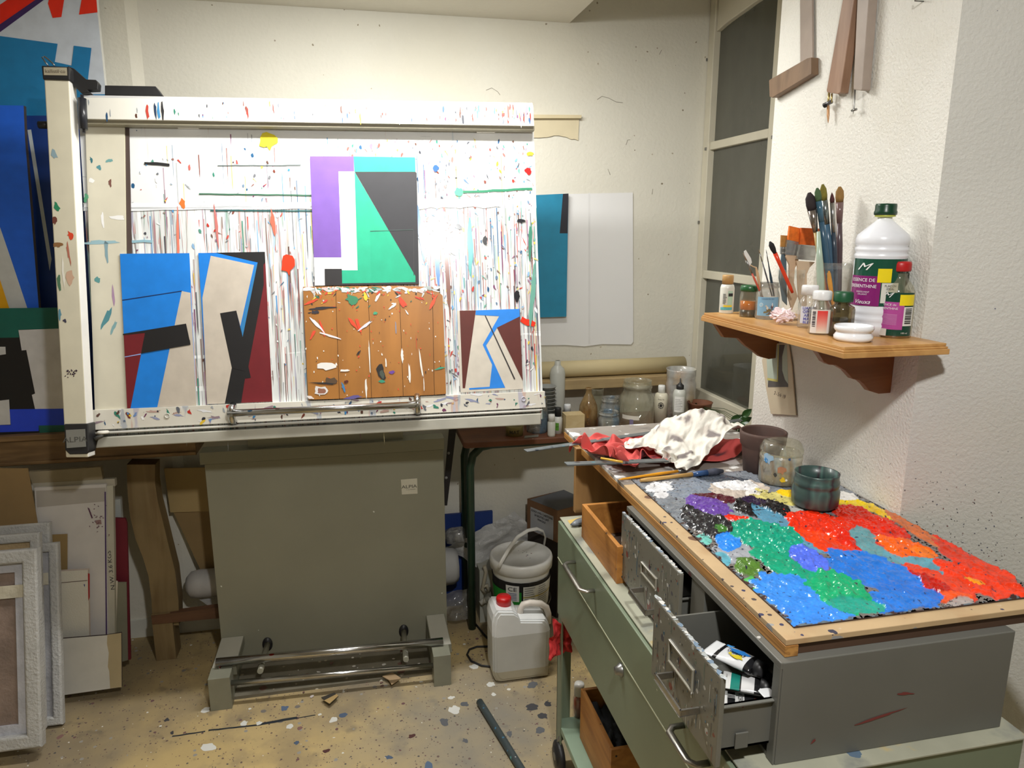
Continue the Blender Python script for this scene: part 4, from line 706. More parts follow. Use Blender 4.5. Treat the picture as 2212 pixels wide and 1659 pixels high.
# ============================================================ UNDER THE TABLE
mb = MB(); fr = Fr((0, 2.90, 0), (1, 0, 0), (0, 0, 1)); q = fr.hits([(955, 1112), (1066, 1108)]); mb.box((q[0][0] - .1, 2.92, 0), (q[1][0], 2.935, q[1][1])); tag(mb.build('blue_box', M('blue card', (20, 52, 120), .6)), 'dark blue flat case standing against the wall behind the green table leg', 'case')
# crumpled sheet of bubble wrap
def crumple(name, pts, fr, nu, nv, amp, fq, mat, c, th=.0, seed=0):
    mb = MB(); idx = []
    A, B, C_, D = [Vector(fr.p(*fr.hit(*q))) for q in pts]
    for j in range(nv + 1):
        rw = []
        for i in range(nu + 1):
            u, v = i / nu, j / nv; p = (A * (1 - u) + B * u) * (1 - v) + (D * (1 - u) + C_ * u) * v
            n_ = noise.noise(Vector((u * fq + seed, v * fq, seed))) + .5 * abs(noise.noise(Vector((u * fq * 2.3, v * fq * 2.3 + seed, 1)))); e = noise.noise_vector(p * 30)
            rw.append(mb.vert(p + fr.ez * n_ * amp + e * amp * .12))
        idx.append(rw)
    for j in range(nv):
        for i in range(nu): mb.face((idx[j][i], idx[j][i + 1], idx[j + 1][i + 1], idx[j + 1][i]), c, 0, True)
    return mb
fr = Fr((0, 2.78, 0), (1, 0, 0), (0, .35, 1)); mb = crumple('', [(962, 1182), (1052, 1240), (1195, 1188), (1112, 1104)], fr, 26, 26, .05, 2.2, None, (190, 190, 186), seed=2); tag(mb.build('bubble_wrap_sheet', bub), 'crumpled sheet of bubble wrap standing up behind the white bucket', 'bubble wrap')
for (px, py, hw, c, lb) in ((972, 1236, 34, (186, 186, 186), 'large white plastic-wrapped roll lying right of the pedestal foot'),):
    p = P(px, py, y=2.80); r_ = 42 * mpp(p); mb = MB(); mb.lathe((p.x - .25, 2.86, p.z), [(0, 0), (r_, 0), (r_, .22), (r_ * .96, .27), (r_ * .8, .29), (0, .292)], 9, c, 0, (1, 0, 0)); tag(mb.build('plastic_jug', M('milky plastic', (188, 188, 186), .35, var=.1, vs=7, bump=.3, bs=10)), 'milky square plastic jug lying on its side right of the pedestal', 'jug')
mb = crumple('', [(955, 1345), (1015, 1335), (1010, 1270), (955, 1282)], Fr((0, 2.74, 0), (1, 0, 0), (0, .2, 1)), 16, 16, .03, 3, None, W, seed=5); tag(mb.build('plastic_bag', M('clear crumpled plastic', (150, 148, 142), .15, var=.1, alpha=.55, bump=.5, bs=30)), 'crumpled clear plastic bag on the floor right of the pedestal', 'bag')
p = P(975, 1158, y=2.84); mb = MB(); mb.lathe(p, [(0, -.02), (.03, -.02), (.036, 0), (.034, .05), (.03, .055)], 20, W, 0, (1, -.3, .2)); tag(mb.build('plastic_cup', thin_glass('clear plastic', (215, 215, 212), (170, 170, 168), .4)), 'clear plastic cup lying above the milky jug', 'cup')
# white box with hose
mb = MB(); a = P(1037, 1345, z=0); mb.box((a.x, a.y - .0, 0), (a.x + .12, a.y + .13, P(1048, 1232, y=a.y).z)); tb2 = mb.build('white_box', M('painted tin box', (184, 184, 172), .5, var=.1)); tag(tb2, 'small white metal box behind the green table leg', 'box')
mb = MB(); yy = a.y - .012; mb.tube([P(x, y, y=yy) for x, y in ((1046, 1222), (1050, 1235), (1046, 1256), (1042, 1272), (1048, 1282), (1056, 1276), (1052, 1264), (1042, 1268))], .0085, 8, (168, 160, 140)); mb.tube([P(1038, 1303, y=yy), P(1058, 1290, y=yy)], .012, 12, (206, 204, 194)); tag(mb.build('hose', col), 'coiled cream hose hanging beside the white bucket', 'hose')
# bucket in a clear basin
YBK = 2.66
T_, b, s = vessel('plastic_bucket', 'white lidded paint bucket with a green and black label and a raised handle', 'bucket', 1125, YBK, .02, [(52, None), (53, 1323), (57, 1278), (61, 1224), (63, 1216), (66, 1214)], whitep, c=(226, 226, 220), n=48)
_, kr, _ = rows(1125, YBK, .02, [(63, 1218), (66, 1217), (67, 1201), (65.5, 1196), (61, 1195), (60, 1199), (0, 1200)]); lidz = kr[-1][1] + b.z
mb = MB(); mb.lathe(b, kr, 48, (232, 232, 228)); a_ = camang(b)
for i in range(26):
    rr_ = R.uniform(.2, .9) * 60 * s; t = R.gauss(.2, .9); mb.flat(Fr((b.x, b.y, lidz), (1, 0, 0), (0, 1, 0)), blob(rr_ * math.cos(t), rr_ * math.sin(t), R.uniform(.001, .004), R.uniform(.001, .003), 0, 7), .0008 + i * 1e-5, R.choice([(60, 60, 70), (90, 90, 100), (150, 40, 40)]))
mb.build('lid', whitep, T_)
def zr(py): return P(1125, py - 12, y=YBK).z - .02
mb = MB(); r0 = 59 * s
def band(u0, u1, ya, yb, c, off=.001):
    ra = (53.6 + (1335 - ya) * .089) * s; rb = (53.6 + (1335 - yb) * .089) * s; n = 14
    g = lambda r, u, z: Vector((b.x + (r + off) * math.cos(a_ + u), b.y + (r + off) * math.sin(a_ + u), b.z + z))
    for i in range(n):
        t0 = u0 + (u1 - u0) * i / n; t1 = u0 + (u1 - u0) * (i + 1) / n
        mb.face([mb.vert(g(ra, t0, zr(ya))), mb.vert(g(ra, t1, zr(ya))), mb.vert(g(rb, t1, zr(yb))), mb.vert(g(rb, t0, zr(yb)))], c, 0, True)
band(-1.9, 1.9, 1310, 1242, (28, 28, 30)); band(-1.9, .02, 1308, 1262, (36, 140, 50), .002); band(-.52, -.06, 1282, 1248, (228, 228, 224), .003); band(.08, 1.5, 1306, 1250, (222, 222, 214), .003); band(.08, 1.5, 1274, 1271, (210, 190, 90), .004)
for i in range(11):
    y_ = 1253 + i * 4.6; band(.12, R.uniform(.4, .52), y_ + 1.3, y_, (120, 120, 120), .0045); band(.62, R.uniform(.9, 1.1), y_ + 1.3, y_, (130, 130, 130), .0045)
for i in range(5): y_ = 1264 + i * 3.4; band(-.44, -.14, y_ + 1.2, y_, (90, 100, 150), .0045)
mb.wtext('CE', .017, b, 60.5 * s, a_, -.29 * 60 * s, zr(1256), (40, 40, 44), off=.0052, wid=1.3); mb.build('label', col, T_)
mb = MB(); hp = [P(x, y, y=YBK - .10 + .21 * t) for (x, y, t) in ((1078, 1226, 0), (1084, 1212, 0), (1100, 1184, .15), (1118, 1160, .35), (1140, 1146, .55), (1160, 1142, .75), (1173, 1147, .9), (1178, 1160, 1), (1175, 1178, 1), (1172, 1184, 1))]
mb.tube(hp, .0075, 10, (232, 232, 228), sq=.5); mb.build('handle', whitep, T_)
vessel('clear_basin', 'clear plastic basin round the foot of the white bucket', 'basin', 1118, YBK, 0., [(56, None), (64, 1330), (70, 1290), (72, 1287), (70, 1288)], thin_glass('basin plastic', (225, 225, 222), (180, 170, 150), .2, 12), [('residue', [(0, None), (54, None), (50, None)], whitep, (196, 160, 110))])
# jerry can
YC = 2.325; T_ = thing('jerrycan', P(1125, 1477, y=YC) * 1., 'translucent white plastic canister with a red screw cap and liquid inside', 'canister'); ORG[T_.name] = T_.location.copy()
fr = Fr((0, YC, 0), (1, 0, 0), (0, 0, 1)); z0_ = fr.hit(1125, 1476)[1]
def cl(y): return max(.001, y)
can = M('translucent canister', None, .35, var=.05, vs=8, sss=.2); mb = MB()
O_ = [(1066, 1462), (1072, 1474), (1080, 1478), (1170, 1481), (1180, 1477), (1186, 1466), (1190, 1362), (1186, 1348), (1180, 1341), (1125, 1341), (1118, 1328), (1108, 1322), (1074, 1322), (1067, 1332), (1064, 1348)]
O_ = [(u, max(.002, v)) for u, v in fr.hits(O_)]
def cut(pts, v0, v1):
    def clip(p_, f, s_):
        out = []
        for i in range(len(p_)):
            a, b = p_[i], p_[(i + 1) % len(p_)]; ia, ib = s_ * (a[1] - f) >= 0, s_ * (b[1] - f) >= 0
            if ia: out.append(a)
            if ia != ib: t = (f - a[1]) / (b[1] - a[1]); out.append((a[0] + (b[0] - a[0]) * t, f))
        return out
    return clip(clip(pts, v0, 1), v1, -1)
ya = fr.hit(1125, 1372)[1]; yb_ = fr.hit(1125, 1447)[1]
nrm = [(0., 1.), (.012, .0)]
def shrink(pts, d):
    cu = sum(p_[0] for p_ in pts) / len(pts); cv = sum(p_[1] for p_ in pts) / len(pts); hu = max(abs(p_[0] - cu) for p_ in pts); hv = max(abs(p_[1] - cv) for p_ in pts)
    return [(cu + (p_[0] - cu) * (1 - d / hu), max(.001, cv + (p_[1] - cv) * (1 - d / hv))) for p_ in pts]
full = O_
for (v0, v1, c) in ((-1, yb_, (182, 174, 152)), (yb_, ya, (196, 196, 190)), (ya, 9, (226, 228, 228))):
    for (d, wa, wb) in ((.0, -.115, -.012), (.006, -.121, -.115), (.006, -.012, -.004), (.016, -.004, 0)):
        pts = cut(shrink(full, d) if d else full, v0, v1)
        if len(pts) > 2: mb.slab(fr, pts, wa, wb, c)
mb.build('body', can, T_)
mb = MB(); mb.tube([fr.p(*fr.hit(x, y, -.06), -.06) for x, y in ((1124, 1336), (1124, 1316), (1130, 1306), (1145, 1302), (1168, 1304), (1180, 1312), (1184, 1326), (1184, 1345))], .0125, 12, (214, 206, 196)); mb.build('handle', can, T_)
mb = MB(); p = fr.p(*fr.hit(1088, 1306, -.06), -.06); r_ = 16 * mpp(p); hcap = 20 * mpp(p); mb.lathe(p, [(0, 0), (r_, 0), (r_ * 1.02, hcap * .85), (r_ * .9, hcap), (0, hcap)], 24, (200, 26, 26)); mb.build('cap', M('red plastic', (196, 24, 26), .35), T_)
# cardboard box on a dark crate, seen behind the cart
zbx = P(1204, 1104, y=2.72).z; q = [P(x, y, z=zbx) for x, y in ((1139, 1077), (1204, 1104), (1275, 1084), (1218, 1058))]; hb = zbx - P(1203, 1172, y=q[1].y).z
T_ = thing('cardboard_box', (q[1].x, q[1].y, zbx - hb), 'brown cardboard box with a white shipping label behind the green cart', 'box')
mb = MB(); mb.slab(FUP, [(p.x, p.y) for p in q], zbx - hb, zbx, (126, 92, 64)); mb.build('carton', cardp, T_)
mb = MB(); ins = [(q[0] * .9 + q[1] * .1), q[1] * .97 + q[3] * .03, q[2], q[3] * .99 + q[1] * .01]; mb.slab(FUP, [(p.x, p.y) for p in ins], zbx, zbx + .001, (112, 116, 124)); mb.build('top_sheet', col, T_)
fe = Fr(q[1], q[1] - q[0], (0, 0, 1)); L_ = (q[1] - q[0]).length
mb = MB(); mb.rect(fe, -L_ * .88, -hb * .98, -L_ * .12, -hb * .22, 0, .0012, (170, 172, 176))
for i, t in enumerate(('XXXX 4 PLI CARTONS', '24 BOITES LAIT', 'FRAGILE')): mb.ftext(t, .0095, fe, -L_ * .5, -hb * (.31 + .11 * i), .002, (40, 40, 44), bold=.02)
mb.build('label', col, T_)
mb = MB(); mb.slab(FUP, [(p.x + .004, p.y + .004) for p in q], 0, zbx - hb - .001, (58, 50, 44)); tag(mb.build('dark_crate', M('dark crate', None, .7, var=.12)), 'dark crate carrying the cardboard box behind the cart', 'crate')
# cable, painted stick, debris
mb = MB(); mb.tube([P(x, y, z=.004) for x, y in ((1025, 1345), (1045, 1370), (1062, 1388), (1085, 1400), (1090, 1440), (1068, 1441), (1040, 1438), (1018, 1428), (1009, 1414), (1014, 1403), (1030, 1397), (1062, 1396))], .0042, 8); tag(mb.build('black_cable', M('black rubber', (34, 34, 36), .5)), 'black cable looped on the floor left of the canister', 'cable')
mb = MB(); a = P(1036, 1516, z=.013); b = P(1150, 1700, z=.013); mb.tube([a.lerp(b, t / 10) for t in range(11)], .0125, 14); tag(mb.build('painted_stick', M('painted stick', (62, 72, 74), .5, var=.1, specks=[((26, 26, 26), .4, .6, [(40, 90, 120), (90, 160, 160), (180, 180, 180), (100, 60, 90)]), ((70, 70, 70), .3, .5, [(200, 200, 200), (30, 40, 60), (60, 110, 140)])])), 'long round stick covered with blue-grey paint lying on the floor', 'stick')
mb = MB()
for i in range(46):
    px, py = R.uniform(590, 990), 0; t = (px - 500) / 450; py = 1500 - 55 * t + R.gauss(-8, 18); p = P(px, py, z=.0025 if py > 1480 - 50 * t else .0145); r_ = R.uniform(.002, .008)
    mb.slab(Fr(p, (1, R.uniform(-1, 1), R.uniform(-.1, .1)), (0, 1, R.uniform(-.15, .15))), blob(0, 0, r_, r_ * .7, R.random() * 3, 6, .4), 0, .0015, R.choice([(216, 212, 204), (216, 212, 204), (200, 190, 186), (120, 90, 84)]))
tag(mb.build('paint_chips', col), kind='stuff', label='fallen chips of dry white paint in front of the pedestal feet', cat='paint chips')
for (pts, c, lb) in (([(694, 1508), (722, 1497), (731, 1505), (712, 1522)], (58, 54, 48), 'folded black and tan card scrap on the floor before the foot rail'), ([(826, 1462), (848, 1454), (866, 1466), (846, 1480), (840, 1470)], (176, 150, 116), 'torn tan card scrap on the pedestal base plate')):
    mb = MB(); fq = Fr((0, 0, .016), (1, 0, 0), (0, 1, 0)); mb.slab(fq, fq.hits(pts), 0, .003, c)
    if c[0] == 58: mb.flat(fq, fq.hits([(700, 1515), (727, 1501), (731, 1505), (712, 1522)]), .0035, (178, 150, 100))
    tag(mb.build('card_scrap', col), lb, 'card scrap')
# cloth folds: running differences of x, then y, then z, row by row
FOLDS_RED = [
-354,28,20,18,17,14,-1,19,8,21,26,19,11,13,19,24,26,25,21,14,22,28,34,32,21,22,19,27,14,19,22,25,31,-669,33,23,14,21,25,-10,14,22,16,23,19,13,17,16,20,25,24,22,16,21,28,32,28,22,17,27,
23,26,18,23,24,23,-673,34,25,16,17,21,6,9,16,21,22,19,13,14,15,23,25,26,20,21,22,26,29,23,21,20,31,28,24,18,15,22,24,-654,20,23,14,20,17,21,3,17,11,19,21,19,17,12,20,26,29,26,18,20,
27,27,24,16,25,28,27,24,25,13,11,24,-642,22,13,23,22,19,9,17,3,18,17,15,21,21,19,16,23,26,24,24,17,27,30,22,17,25,26,22,28,17,16,26,20,-649,21,20,19,20,17,16,10,13,7,16,16,23,22,16,
22,26,28,25,21,18,19,29,25,18,23,31,29,13,22,9,29,19,-642,26,17,18,17,21,10,13,9,15,6,18,22,25,23,22,29,26,21,20,20,22,27,20,19,23,29,24,17,16,19,25,14,-641,27,20,17,22,15,15,13,2,
14,17,17,23,23,23,22,28,34,24,10,21,20,26,23,17,19,27,21,19,15,25,20,15,-635,30,11,22,22,21,13,11,12,8,8,23,22,27,21,22,26,29,25,12,14,25,30,22,15,23,28,16,9,25,28,16,19,-636,24,16,
22,22,22,15,5,15,10,16,14,26,20,20,24,22,34,20,17,21,22,28,21,15,17,26,21,10,22,28,27,16,-634,18,23,13,22,20,22,12,5,13,11,16,24,25,17,21,24,28,29,20,17,26,24,13,17,24,16,20,20,21,
25,24,20,-642,25,18,20,18,22,20,12,5,12,16,19,28,26,22,20,9,32,28,21,20,25,19,14,11,23,23,16,17,23,27,26,18,-645,28,22,13,20,27,10,15,11,12,17,25,25,25,20,21,11,29,26,25,18,29,20,8,
14,18,20,20,15,20,24,28,22,-648,33,17,17,11,25,24,11,11,16,18,26,25,23,24,18,14,35,20,19,29,21,14,10,14,18,19,21,20,13,21,24,26,-651,34,25,11,22,18,22,18,13,16,20,24,20,22,22,21,23,30,
21,16,26,21,13,12,11,18,22,23,20,17,11,25,24,-651,31,26,22,12,24,23,17,17,12,18,26,27,16,20,22,29,28,23,18,15,31,7,9,17,14,21,27,19,16,11,24,29,-653,25,30,20,18,17,23,21,18,12,18,17,
27,22,23,25,31,22,25,16,29,11,18,9,9,18,25,31,11,17,11,23,28,-667,36,29,22,14,22,21,20,16,11,19,25,20,27,25,23,29,26,21,20,22,22,11,15,4,19,23,29,22,17,10,20,33,-678,29,34,18,17,22,
23,20,9,15,15,25,26,28,26,22,29,31,15,18,11,26,24,9,14,14,24,28,16,23,22,17,31,-678,27,24,26,18,19,20,16,15,5,17,25,30,29,24,20,29,28,17,16,4,30,27,19,13,18,27,31,11,23,20,25,29,
-679,30,26,17,17,24,18,12,14,11,13,23,28,30,19,19,23,35,24,15,3,25,24,22,19,20,27,28,25,6,28,29,32,-672,27,11,20,16,23,23,13,-1,21,18,25,26,19,24,21,18,30,25,20,11,13,29,24,18,21,26,
25,20,21,24,27,29,-659,25,13,10,18,22,24,20,-7,18,20,26,26,20,16,16,20,34,25,23,15,16,21,24,23,20,23,26,26,17,19,28,27,-649,15,18,12,16,22,20,22,7,17,11,23,23,20,11,17,26,29,29,21,21,
18,17,25,24,20,23,23,22,21,19,22,31,-636,7,13,15,10,26,26,13,21,6,23,17,24,13,18,14,23,25,33,24,17,16,23,24,22,24,20,24,19,18,19,24,24,-637,19,15,14,15,18,25,22,2,20,24,20,16,21,10,
20,15,32,28,25,19,14,25,26,23,17,18,24,26,20,10,22,25,-628,11,16,16,15,23,20,21,17,12,21,23,18,11,17,13,20,30,29,25,23,21,17,25,23,20,10,23,30,20,11,14,21,-622,13,16,19,23,16,20,16,20,
17,18,21,17,15,13,13,26,30,28,22,17,25,24,23,16,17,18,27,26,18,16,2,27,-637,22,23,18,17,18,24,24,10,22,19,20,11,20,16,17,25,23,27,25,20,17,25,27,11,19,22,27,23,19,13,10,14,-645,37,24,
15,17,17,24,21,16,21,16,20,20,17,16,21,25,30,25,14,20,19,19,21,22,14,23,25,30,17,19,-3,14,-645,34,25,20,15,23,22,21,19,20,20,14,22,20,16,22,24,27,22,20,16,17,22,19,14,18,24,28,28,22,
20,0,-6,-623,24,28,16,19,23,23,21,16,22,21,19,14,18,21,25,26,27,19,9,22,15,20,22,19,17,23,27,29,16,15,6,-9,-607,19,29,22,12,21,21,22,19,21,22,19,16,15,21,25,26,25,28,14,6,15,23,19,
19,22,21,26,23,15,13,7,-8,-124,-21,-3,13,6,26,15,-1,9,2,11,-4,-10,0,-6,-2,1,8,6,3,-8,-5,0,5,5,8,17,21,30,-1,-2,-11,-8,-107,-12,-2,9,12,22,18,2,1,5,10,3,-8,-6,-6,2,-1,3,
9,8,-6,-4,-1,4,6,8,17,26,17,1,-2,-5,-2,-122,-10,2,7,12,14,21,9,-3,6,8,9,-7,-10,-6,-1,2,3,8,6,1,-3,-1,2,6,11,15,28,18,-6,0,-2,3,-133,-4,-4,7,15,14,7,17,-3,5,6,6,
2,-8,-7,-5,4,6,7,6,2,-1,-2,3,8,11,18,22,-1,10,4,-4,6,-140,5,-2,4,11,18,5,0,13,1,7,4,0,-8,-9,0,0,5,15,13,-3,-6,1,4,2,16,23,9,7,11,2,-4,5,-142,9,0,5,9,15,
9,3,3,4,1,11,-1,-3,-11,-5,6,-6,12,13,10,-5,1,5,5,14,17,14,9,5,-13,6,17,-149,6,4,11,6,18,3,2,3,5,3,2,-5,-3,0,-5,5,1,9,2,1,0,7,12,3,15,13,15,15,-9,-2,13,17,
-168,11,11,12,11,6,7,4,7,-1,4,0,2,-6,-3,-3,-2,3,9,8,3,-2,4,9,7,14,17,12,9,-16,18,18,11,-173,11,11,7,20,3,6,-5,3,6,12,0,1,-2,-5,-3,1,2,4,7,-5,-1,11,10,5,11,9,
18,0,10,20,12,2,-167,7,13,6,9,12,4,7,0,-2,8,10,3,-7,-10,4,9,0,-2,4,-4,1,13,6,8,9,10,11,15,7,13,12,3,-179,20,5,12,12,9,0,3,10,-2,7,11,-2,-4,-1,3,2,4,-2,-3,-3,
11,1,11,8,10,13,11,12,9,13,5,8,-180,22,3,5,14,13,6,-5,6,9,2,10,0,4,-5,-9,12,-6,4,1,4,-5,12,11,5,13,11,14,11,8,6,5,5,-170,2,-1,17,13,14,15,4,-5,8,8,4,6,-6,-2,
-5,9,2,-4,1,-1,9,13,-1,5,15,17,13,11,6,4,3,3,-165,8,-11,9,19,14,15,11,-1,5,1,3,6,-5,5,-6,4,8,-4,3,-1,6,10,-3,8,14,19,16,8,12,4,2,0,-164,-1,-5,6,10,16,17,14,8,
1,0,-3,12,-1,-4,-6,15,0,5,-2,3,1,6,0,11,15,17,18,13,10,6,0,2,-161,-11,-1,-4,7,16,12,19,12,1,3,-3,-2,3,-9,10,15,6,3,-3,7,-1,2,3,2,21,21,18,9,12,9,-3,2,-166,-3,-7,
-2,6,8,15,17,11,9,0,-6,1,4,-1,6,12,13,4,0,-8,13,-1,2,6,18,21,19,6,2,15,-7,2,-161,-3,-8,1,-4,7,19,13,9,11,9,-2,-3,-3,7,5,17,10,4,0,2,-1,11,1,3,18,20,5,16,-2,
13,-3,0,-165,2,-4,-7,5,7,8,13,12,8,6,2,6,-2,5,6,16,13,-4,5,6,-1,6,10,2,15,7,11,7,8,6,5,0,-186,10,7,-5,5,11,7,5,12,14,8,1,4,4,-1,9,12,6,3,6,2,6,2,7,
10,12,7,7,11,4,7,-1,11,-194,-3,10,12,5,12,9,5,-1,14,9,7,4,6,-3,10,13,6,7,3,3,4,0,4,10,6,10,12,4,7,6,10,6,-204,4,12,5,11,14,6,8,3,4,7,9,15,-1,1,2,13,12,
9,6,-1,0,2,5,9,7,6,13,10,4,6,11,7,-207,7,9,3,9,19,8,5,10,-3,4,11,19,2,-2,-1,5,10,13,2,13,-4,0,8,9,3,9,6,7,8,12,11,11,-211,8,9,0,10,16,12,9,6,1,0,14,
17,-2,-3,3,-7,15,13,8,2,9,-1,6,9,7,6,9,10,0,11,15,11,-207,5,5,10,7,14,5,13,-1,4,7,19,0,8,-7,1,-6,15,14,9,6,6,5,7,11,4,6,6,2,9,6,15,9,-203,4,13,3,4,16,
8,4,10,0,10,20,-11,3,5,-1,0,2,13,19,4,9,10,7,6,6,2,11,2,3,8,11,17,-203,-2,13,6,6,10,14,7,3,4,5,13,-3,5,3,-11,-4,15,13,13,12,0,18,8,7,7,3,5,2,9,5,10,15,
-207,9,8,8,-1,14,12,13,3,3,5,6,4,1,-3,-12,-1,16,15,15,12,4,8,14,10,2,9,2,3,14,0,12,9,-217,23,9,1,8,14,8,6,13,1,5,4,5,1,3,-14,-3,17,13,12,3,12,12,11,10,5,7,
6,6,16,-3,4,13,-217,19,13,4,10,7,7,9,15,3,0,8,2,-7,-6,-4,1,12,14,18,4,-1,17,14,15,8,6,-4,21,7,4,-2,18,-215,8,18,8,5,10,11,6,7,8,1,0,2,1,-4,-5,3,13,9,17,11,
-3,5,15,15,9,-4,11,21,9,6,-3,0,-202,10,11,16,6,13,10,8,8,0,3,2,-2,1,2,0,0,13,8,12,7,4,4,5,9,14,3,14,22,9,9,-7,-1,-207,11,7,7,20,14,6,13,11,-1,3,3,0,-3,-3,
-1,13,10,5,9,1,13,2,6,7,2,13,18,23,5,10,-4,-12,27,-20,-21,-1,5,12,14,4,-19,-7,3,-11,20,-18,-5,4,6,-10,-4,11,-1,-8,-1,0,15,-12,7,3,-7,5,-6,-5,7,30,-17,-12,-3,2,7,18,10,-8,
-23,0,-5,14,4,-12,-10,-1,9,0,-9,4,4,-5,5,-3,-1,-2,13,10,-1,-1,-15,5,15,-22,5,-6,17,-14,14,11,-11,-2,-10,-2,5,3,-7,0,0,-6,11,0,-11,2,-2,8,5,-10,1,1,19,10,-10,-20,1,25,-32,3,
9,1,-6,3,10,6,-20,7,7,-5,-4,-8,-7,3,-5,8,5,-5,-1,7,-8,14,-7,-2,16,23,4,-17,-24,-10,37,-32,6,-7,6,9,-15,1,19,1,-13,9,10,-5,-5,-12,2,-5,1,3,7,-2,-8,6,-12,4,4,31,16,-5,
-24,-7,-11,33,-30,-4,5,0,-8,1,6,-9,17,-4,-1,1,3,-9,-6,10,1,10,0,0,-15,-12,12,-9,9,5,18,26,-17,-24,-15,1,41,-22,-17,1,10,-3,-9,7,4,-7,9,-14,-2,1,6,-5,-2,9,17,11,0,-17,-15,-6,
10,-5,18,14,11,-18,-25,0,3,20,-18,-1,-7,2,13,3,-3,-10,-8,11,10,-10,-2,-7,7,5,-15,18,20,3,-17,-11,-2,-7,11,9,17,-6,-17,-7,-4,4,3,4,-12,11,-12,4,13,12,-10,-14,-7,7,5,2,-4,1,9,-16,
9,17,-6,-17,-10,11,6,-15,9,12,-2,-11,-3,12,-13,13,5,-8,-6,9,-16,9,16,1,-8,-5,-13,6,15,10,-1,-16,-3,-4,13,-6,-12,5,7,-1,-3,-9,1,11,-7,1,-3,6,18,4,1,-18,-12,12,-7,4,0,1,2,-5,
17,12,-10,11,-4,-23,-10,2,-1,4,14,-4,5,-3,-14,-6,4,8,-7,-4,-1,36,4,-8,-3,-9,-12,8,-17,7,4,6,16,9,-8,-11,0,28,-17,-14,-7,-1,19,-10,3,6,-4,-12,-11,3,7,2,0,-4,26,-11,-9,7,12,-12,
-13,-8,6,7,16,1,-3,-13,-3,-1,24,1,-14,2,7,-10,5,-17,0,7,-4,-3,-11,5,-3,4,13,7,-3,-13,-5,17,9,-7,-12,14,4,-9,-4,-4,-8,2,14,5,13,-17,5,11,-17,3,-17,0,1,7,-12,10,-13,10,-7,1,
15,-9,2,-7,5,10,8,-4,2,-2,-1,6,-15,-6,9,14,8,-13,-6,0,15,-8,-15,-4,11,-13,7,-5,3,-1,-8,11,-10,10,-2,-1,6,-14,5,6,1,0,0,12,7,-4,-5,8,5,-10,-7,-8,-4,22,5,-22,-13,6,2,5,
-5,9,1,-12,-5,13,14,-16,-4,3,2,7,3,4,-3,-14,9,-2,-1,19,-5,-8,-10,-4,-6,7,-1,29,-10,-15,4,-8,-4,-4,26,2,-15,-6,-9,16,1,-11,5,15,9,-1,-9,-12,11,0,-2,-12,6,3,-11,9,-5,1,-3,-8,
16,16,-6,-17,2,-10,9,13,14,-20,-10,0,17,-17,-2,9,12,0,-12,-5,-1,0,-2,0,0,-1,-1,11,-9,0,20,-1,-23,12,0,10,-11,-11,11,2,23,-1,-13,-24,4,33,-19,-19,3,12,1,-10,11,3,-12,-6,8,-1,-2,7,
-3,-10,15,22,-8,-20,-1,-2,1,9,-13,6,5,16,1,-7,-15,-9,46,-17,-17,-13,11,-7,6,13,10,-10,-10,-6,6,1,10,-13,-4,16,12,5,-23,-15,2,-2,-2,13,3,-7,11,2,-7,-7,2,45,-20,-22,-3,-6,-2,5,11,21,
-2,-11,-10,-15,28,-5,-4,-4,-10,20,12,-13,-13,2,-8,6,-4,0,6,2,9,-3,-7,-13,43,-11,-16,-14,10,-3,1,1,21,-4,-8,-9,0,20,-16,6,11,-13,-9,10,6,-16,-3,-8,1,11,-1,-10,3,8,6,0,-16,39,-22,-6,
1,-14,3,12,-1,20,-2,-15,-10,23,-4,-15,12,1,10,-11,-12,0,2,-11,8,2,-9,4,5,-11,5,1,9,-4,28,-18,-18,13,-15,0,1,10,2,6,2,-12,12,-6,-9,0,5,16,8,-14,-11,-12,8,5,-11,1,7,-2,10,-10,
3,-8,-4,34,-20,-9,3,13,-17,1,-1,13,-1,4,4,-13,-8,8,3,2,1,9,5,-10,-14,0,12,2,-10,-5,-1,11,3,-10,8,-7,24,-32,8,-2,10,-3,-9,-3,4,9,-7,4,8,-14,1,16,4,-7,-2,-1,-1,0,-5,-4,
12,-1,-13,13,7,-3,-9,-3,13,10,-33,4,-2,1,19,-7,-12,0,9,3,-10,9,2,5,11,3,-1,-4,-8,-11,6,7,-12,7,-7,-5,5,24,-9,-2,-21,8,14,-22,4,6,-14,14,11,-3,-14,-3,8,7,-21,12,11,1,1,-1,
8,1,-6,-4,-2,5,-26,1,0,20,25,-11,4,-25,-15,19,-2,-11,4,-7,18,-9,1,8,-3,-11,7,2,-10,-1,4,-1,0,8,13,10,-5,-4,-12,-3,-10,6,21,9,10,-7,-17,-18,1,8,-9,-5,10,-2,-7,0,0,7,2,-12,
0,5,-4,0,8,3,3,6,10,-6,11,-7,-19,4,10,15,12,11,-10,-24,-26,-12,34,-6,-8,1,3,-4,-1,-6,1,2,3,-1,1,-8,3,2,2,2,20,10,-15,2,15,-9,-3,8,13,0,18,-12,-21,-32,-32,35,22,-5,-4,-15,
19,-1,-9,1,-10,4,-7,12,3,-3,-1,-9,5,11,9,6,-12,6,14,4,-1,2,10,11,-4,-27,-29]
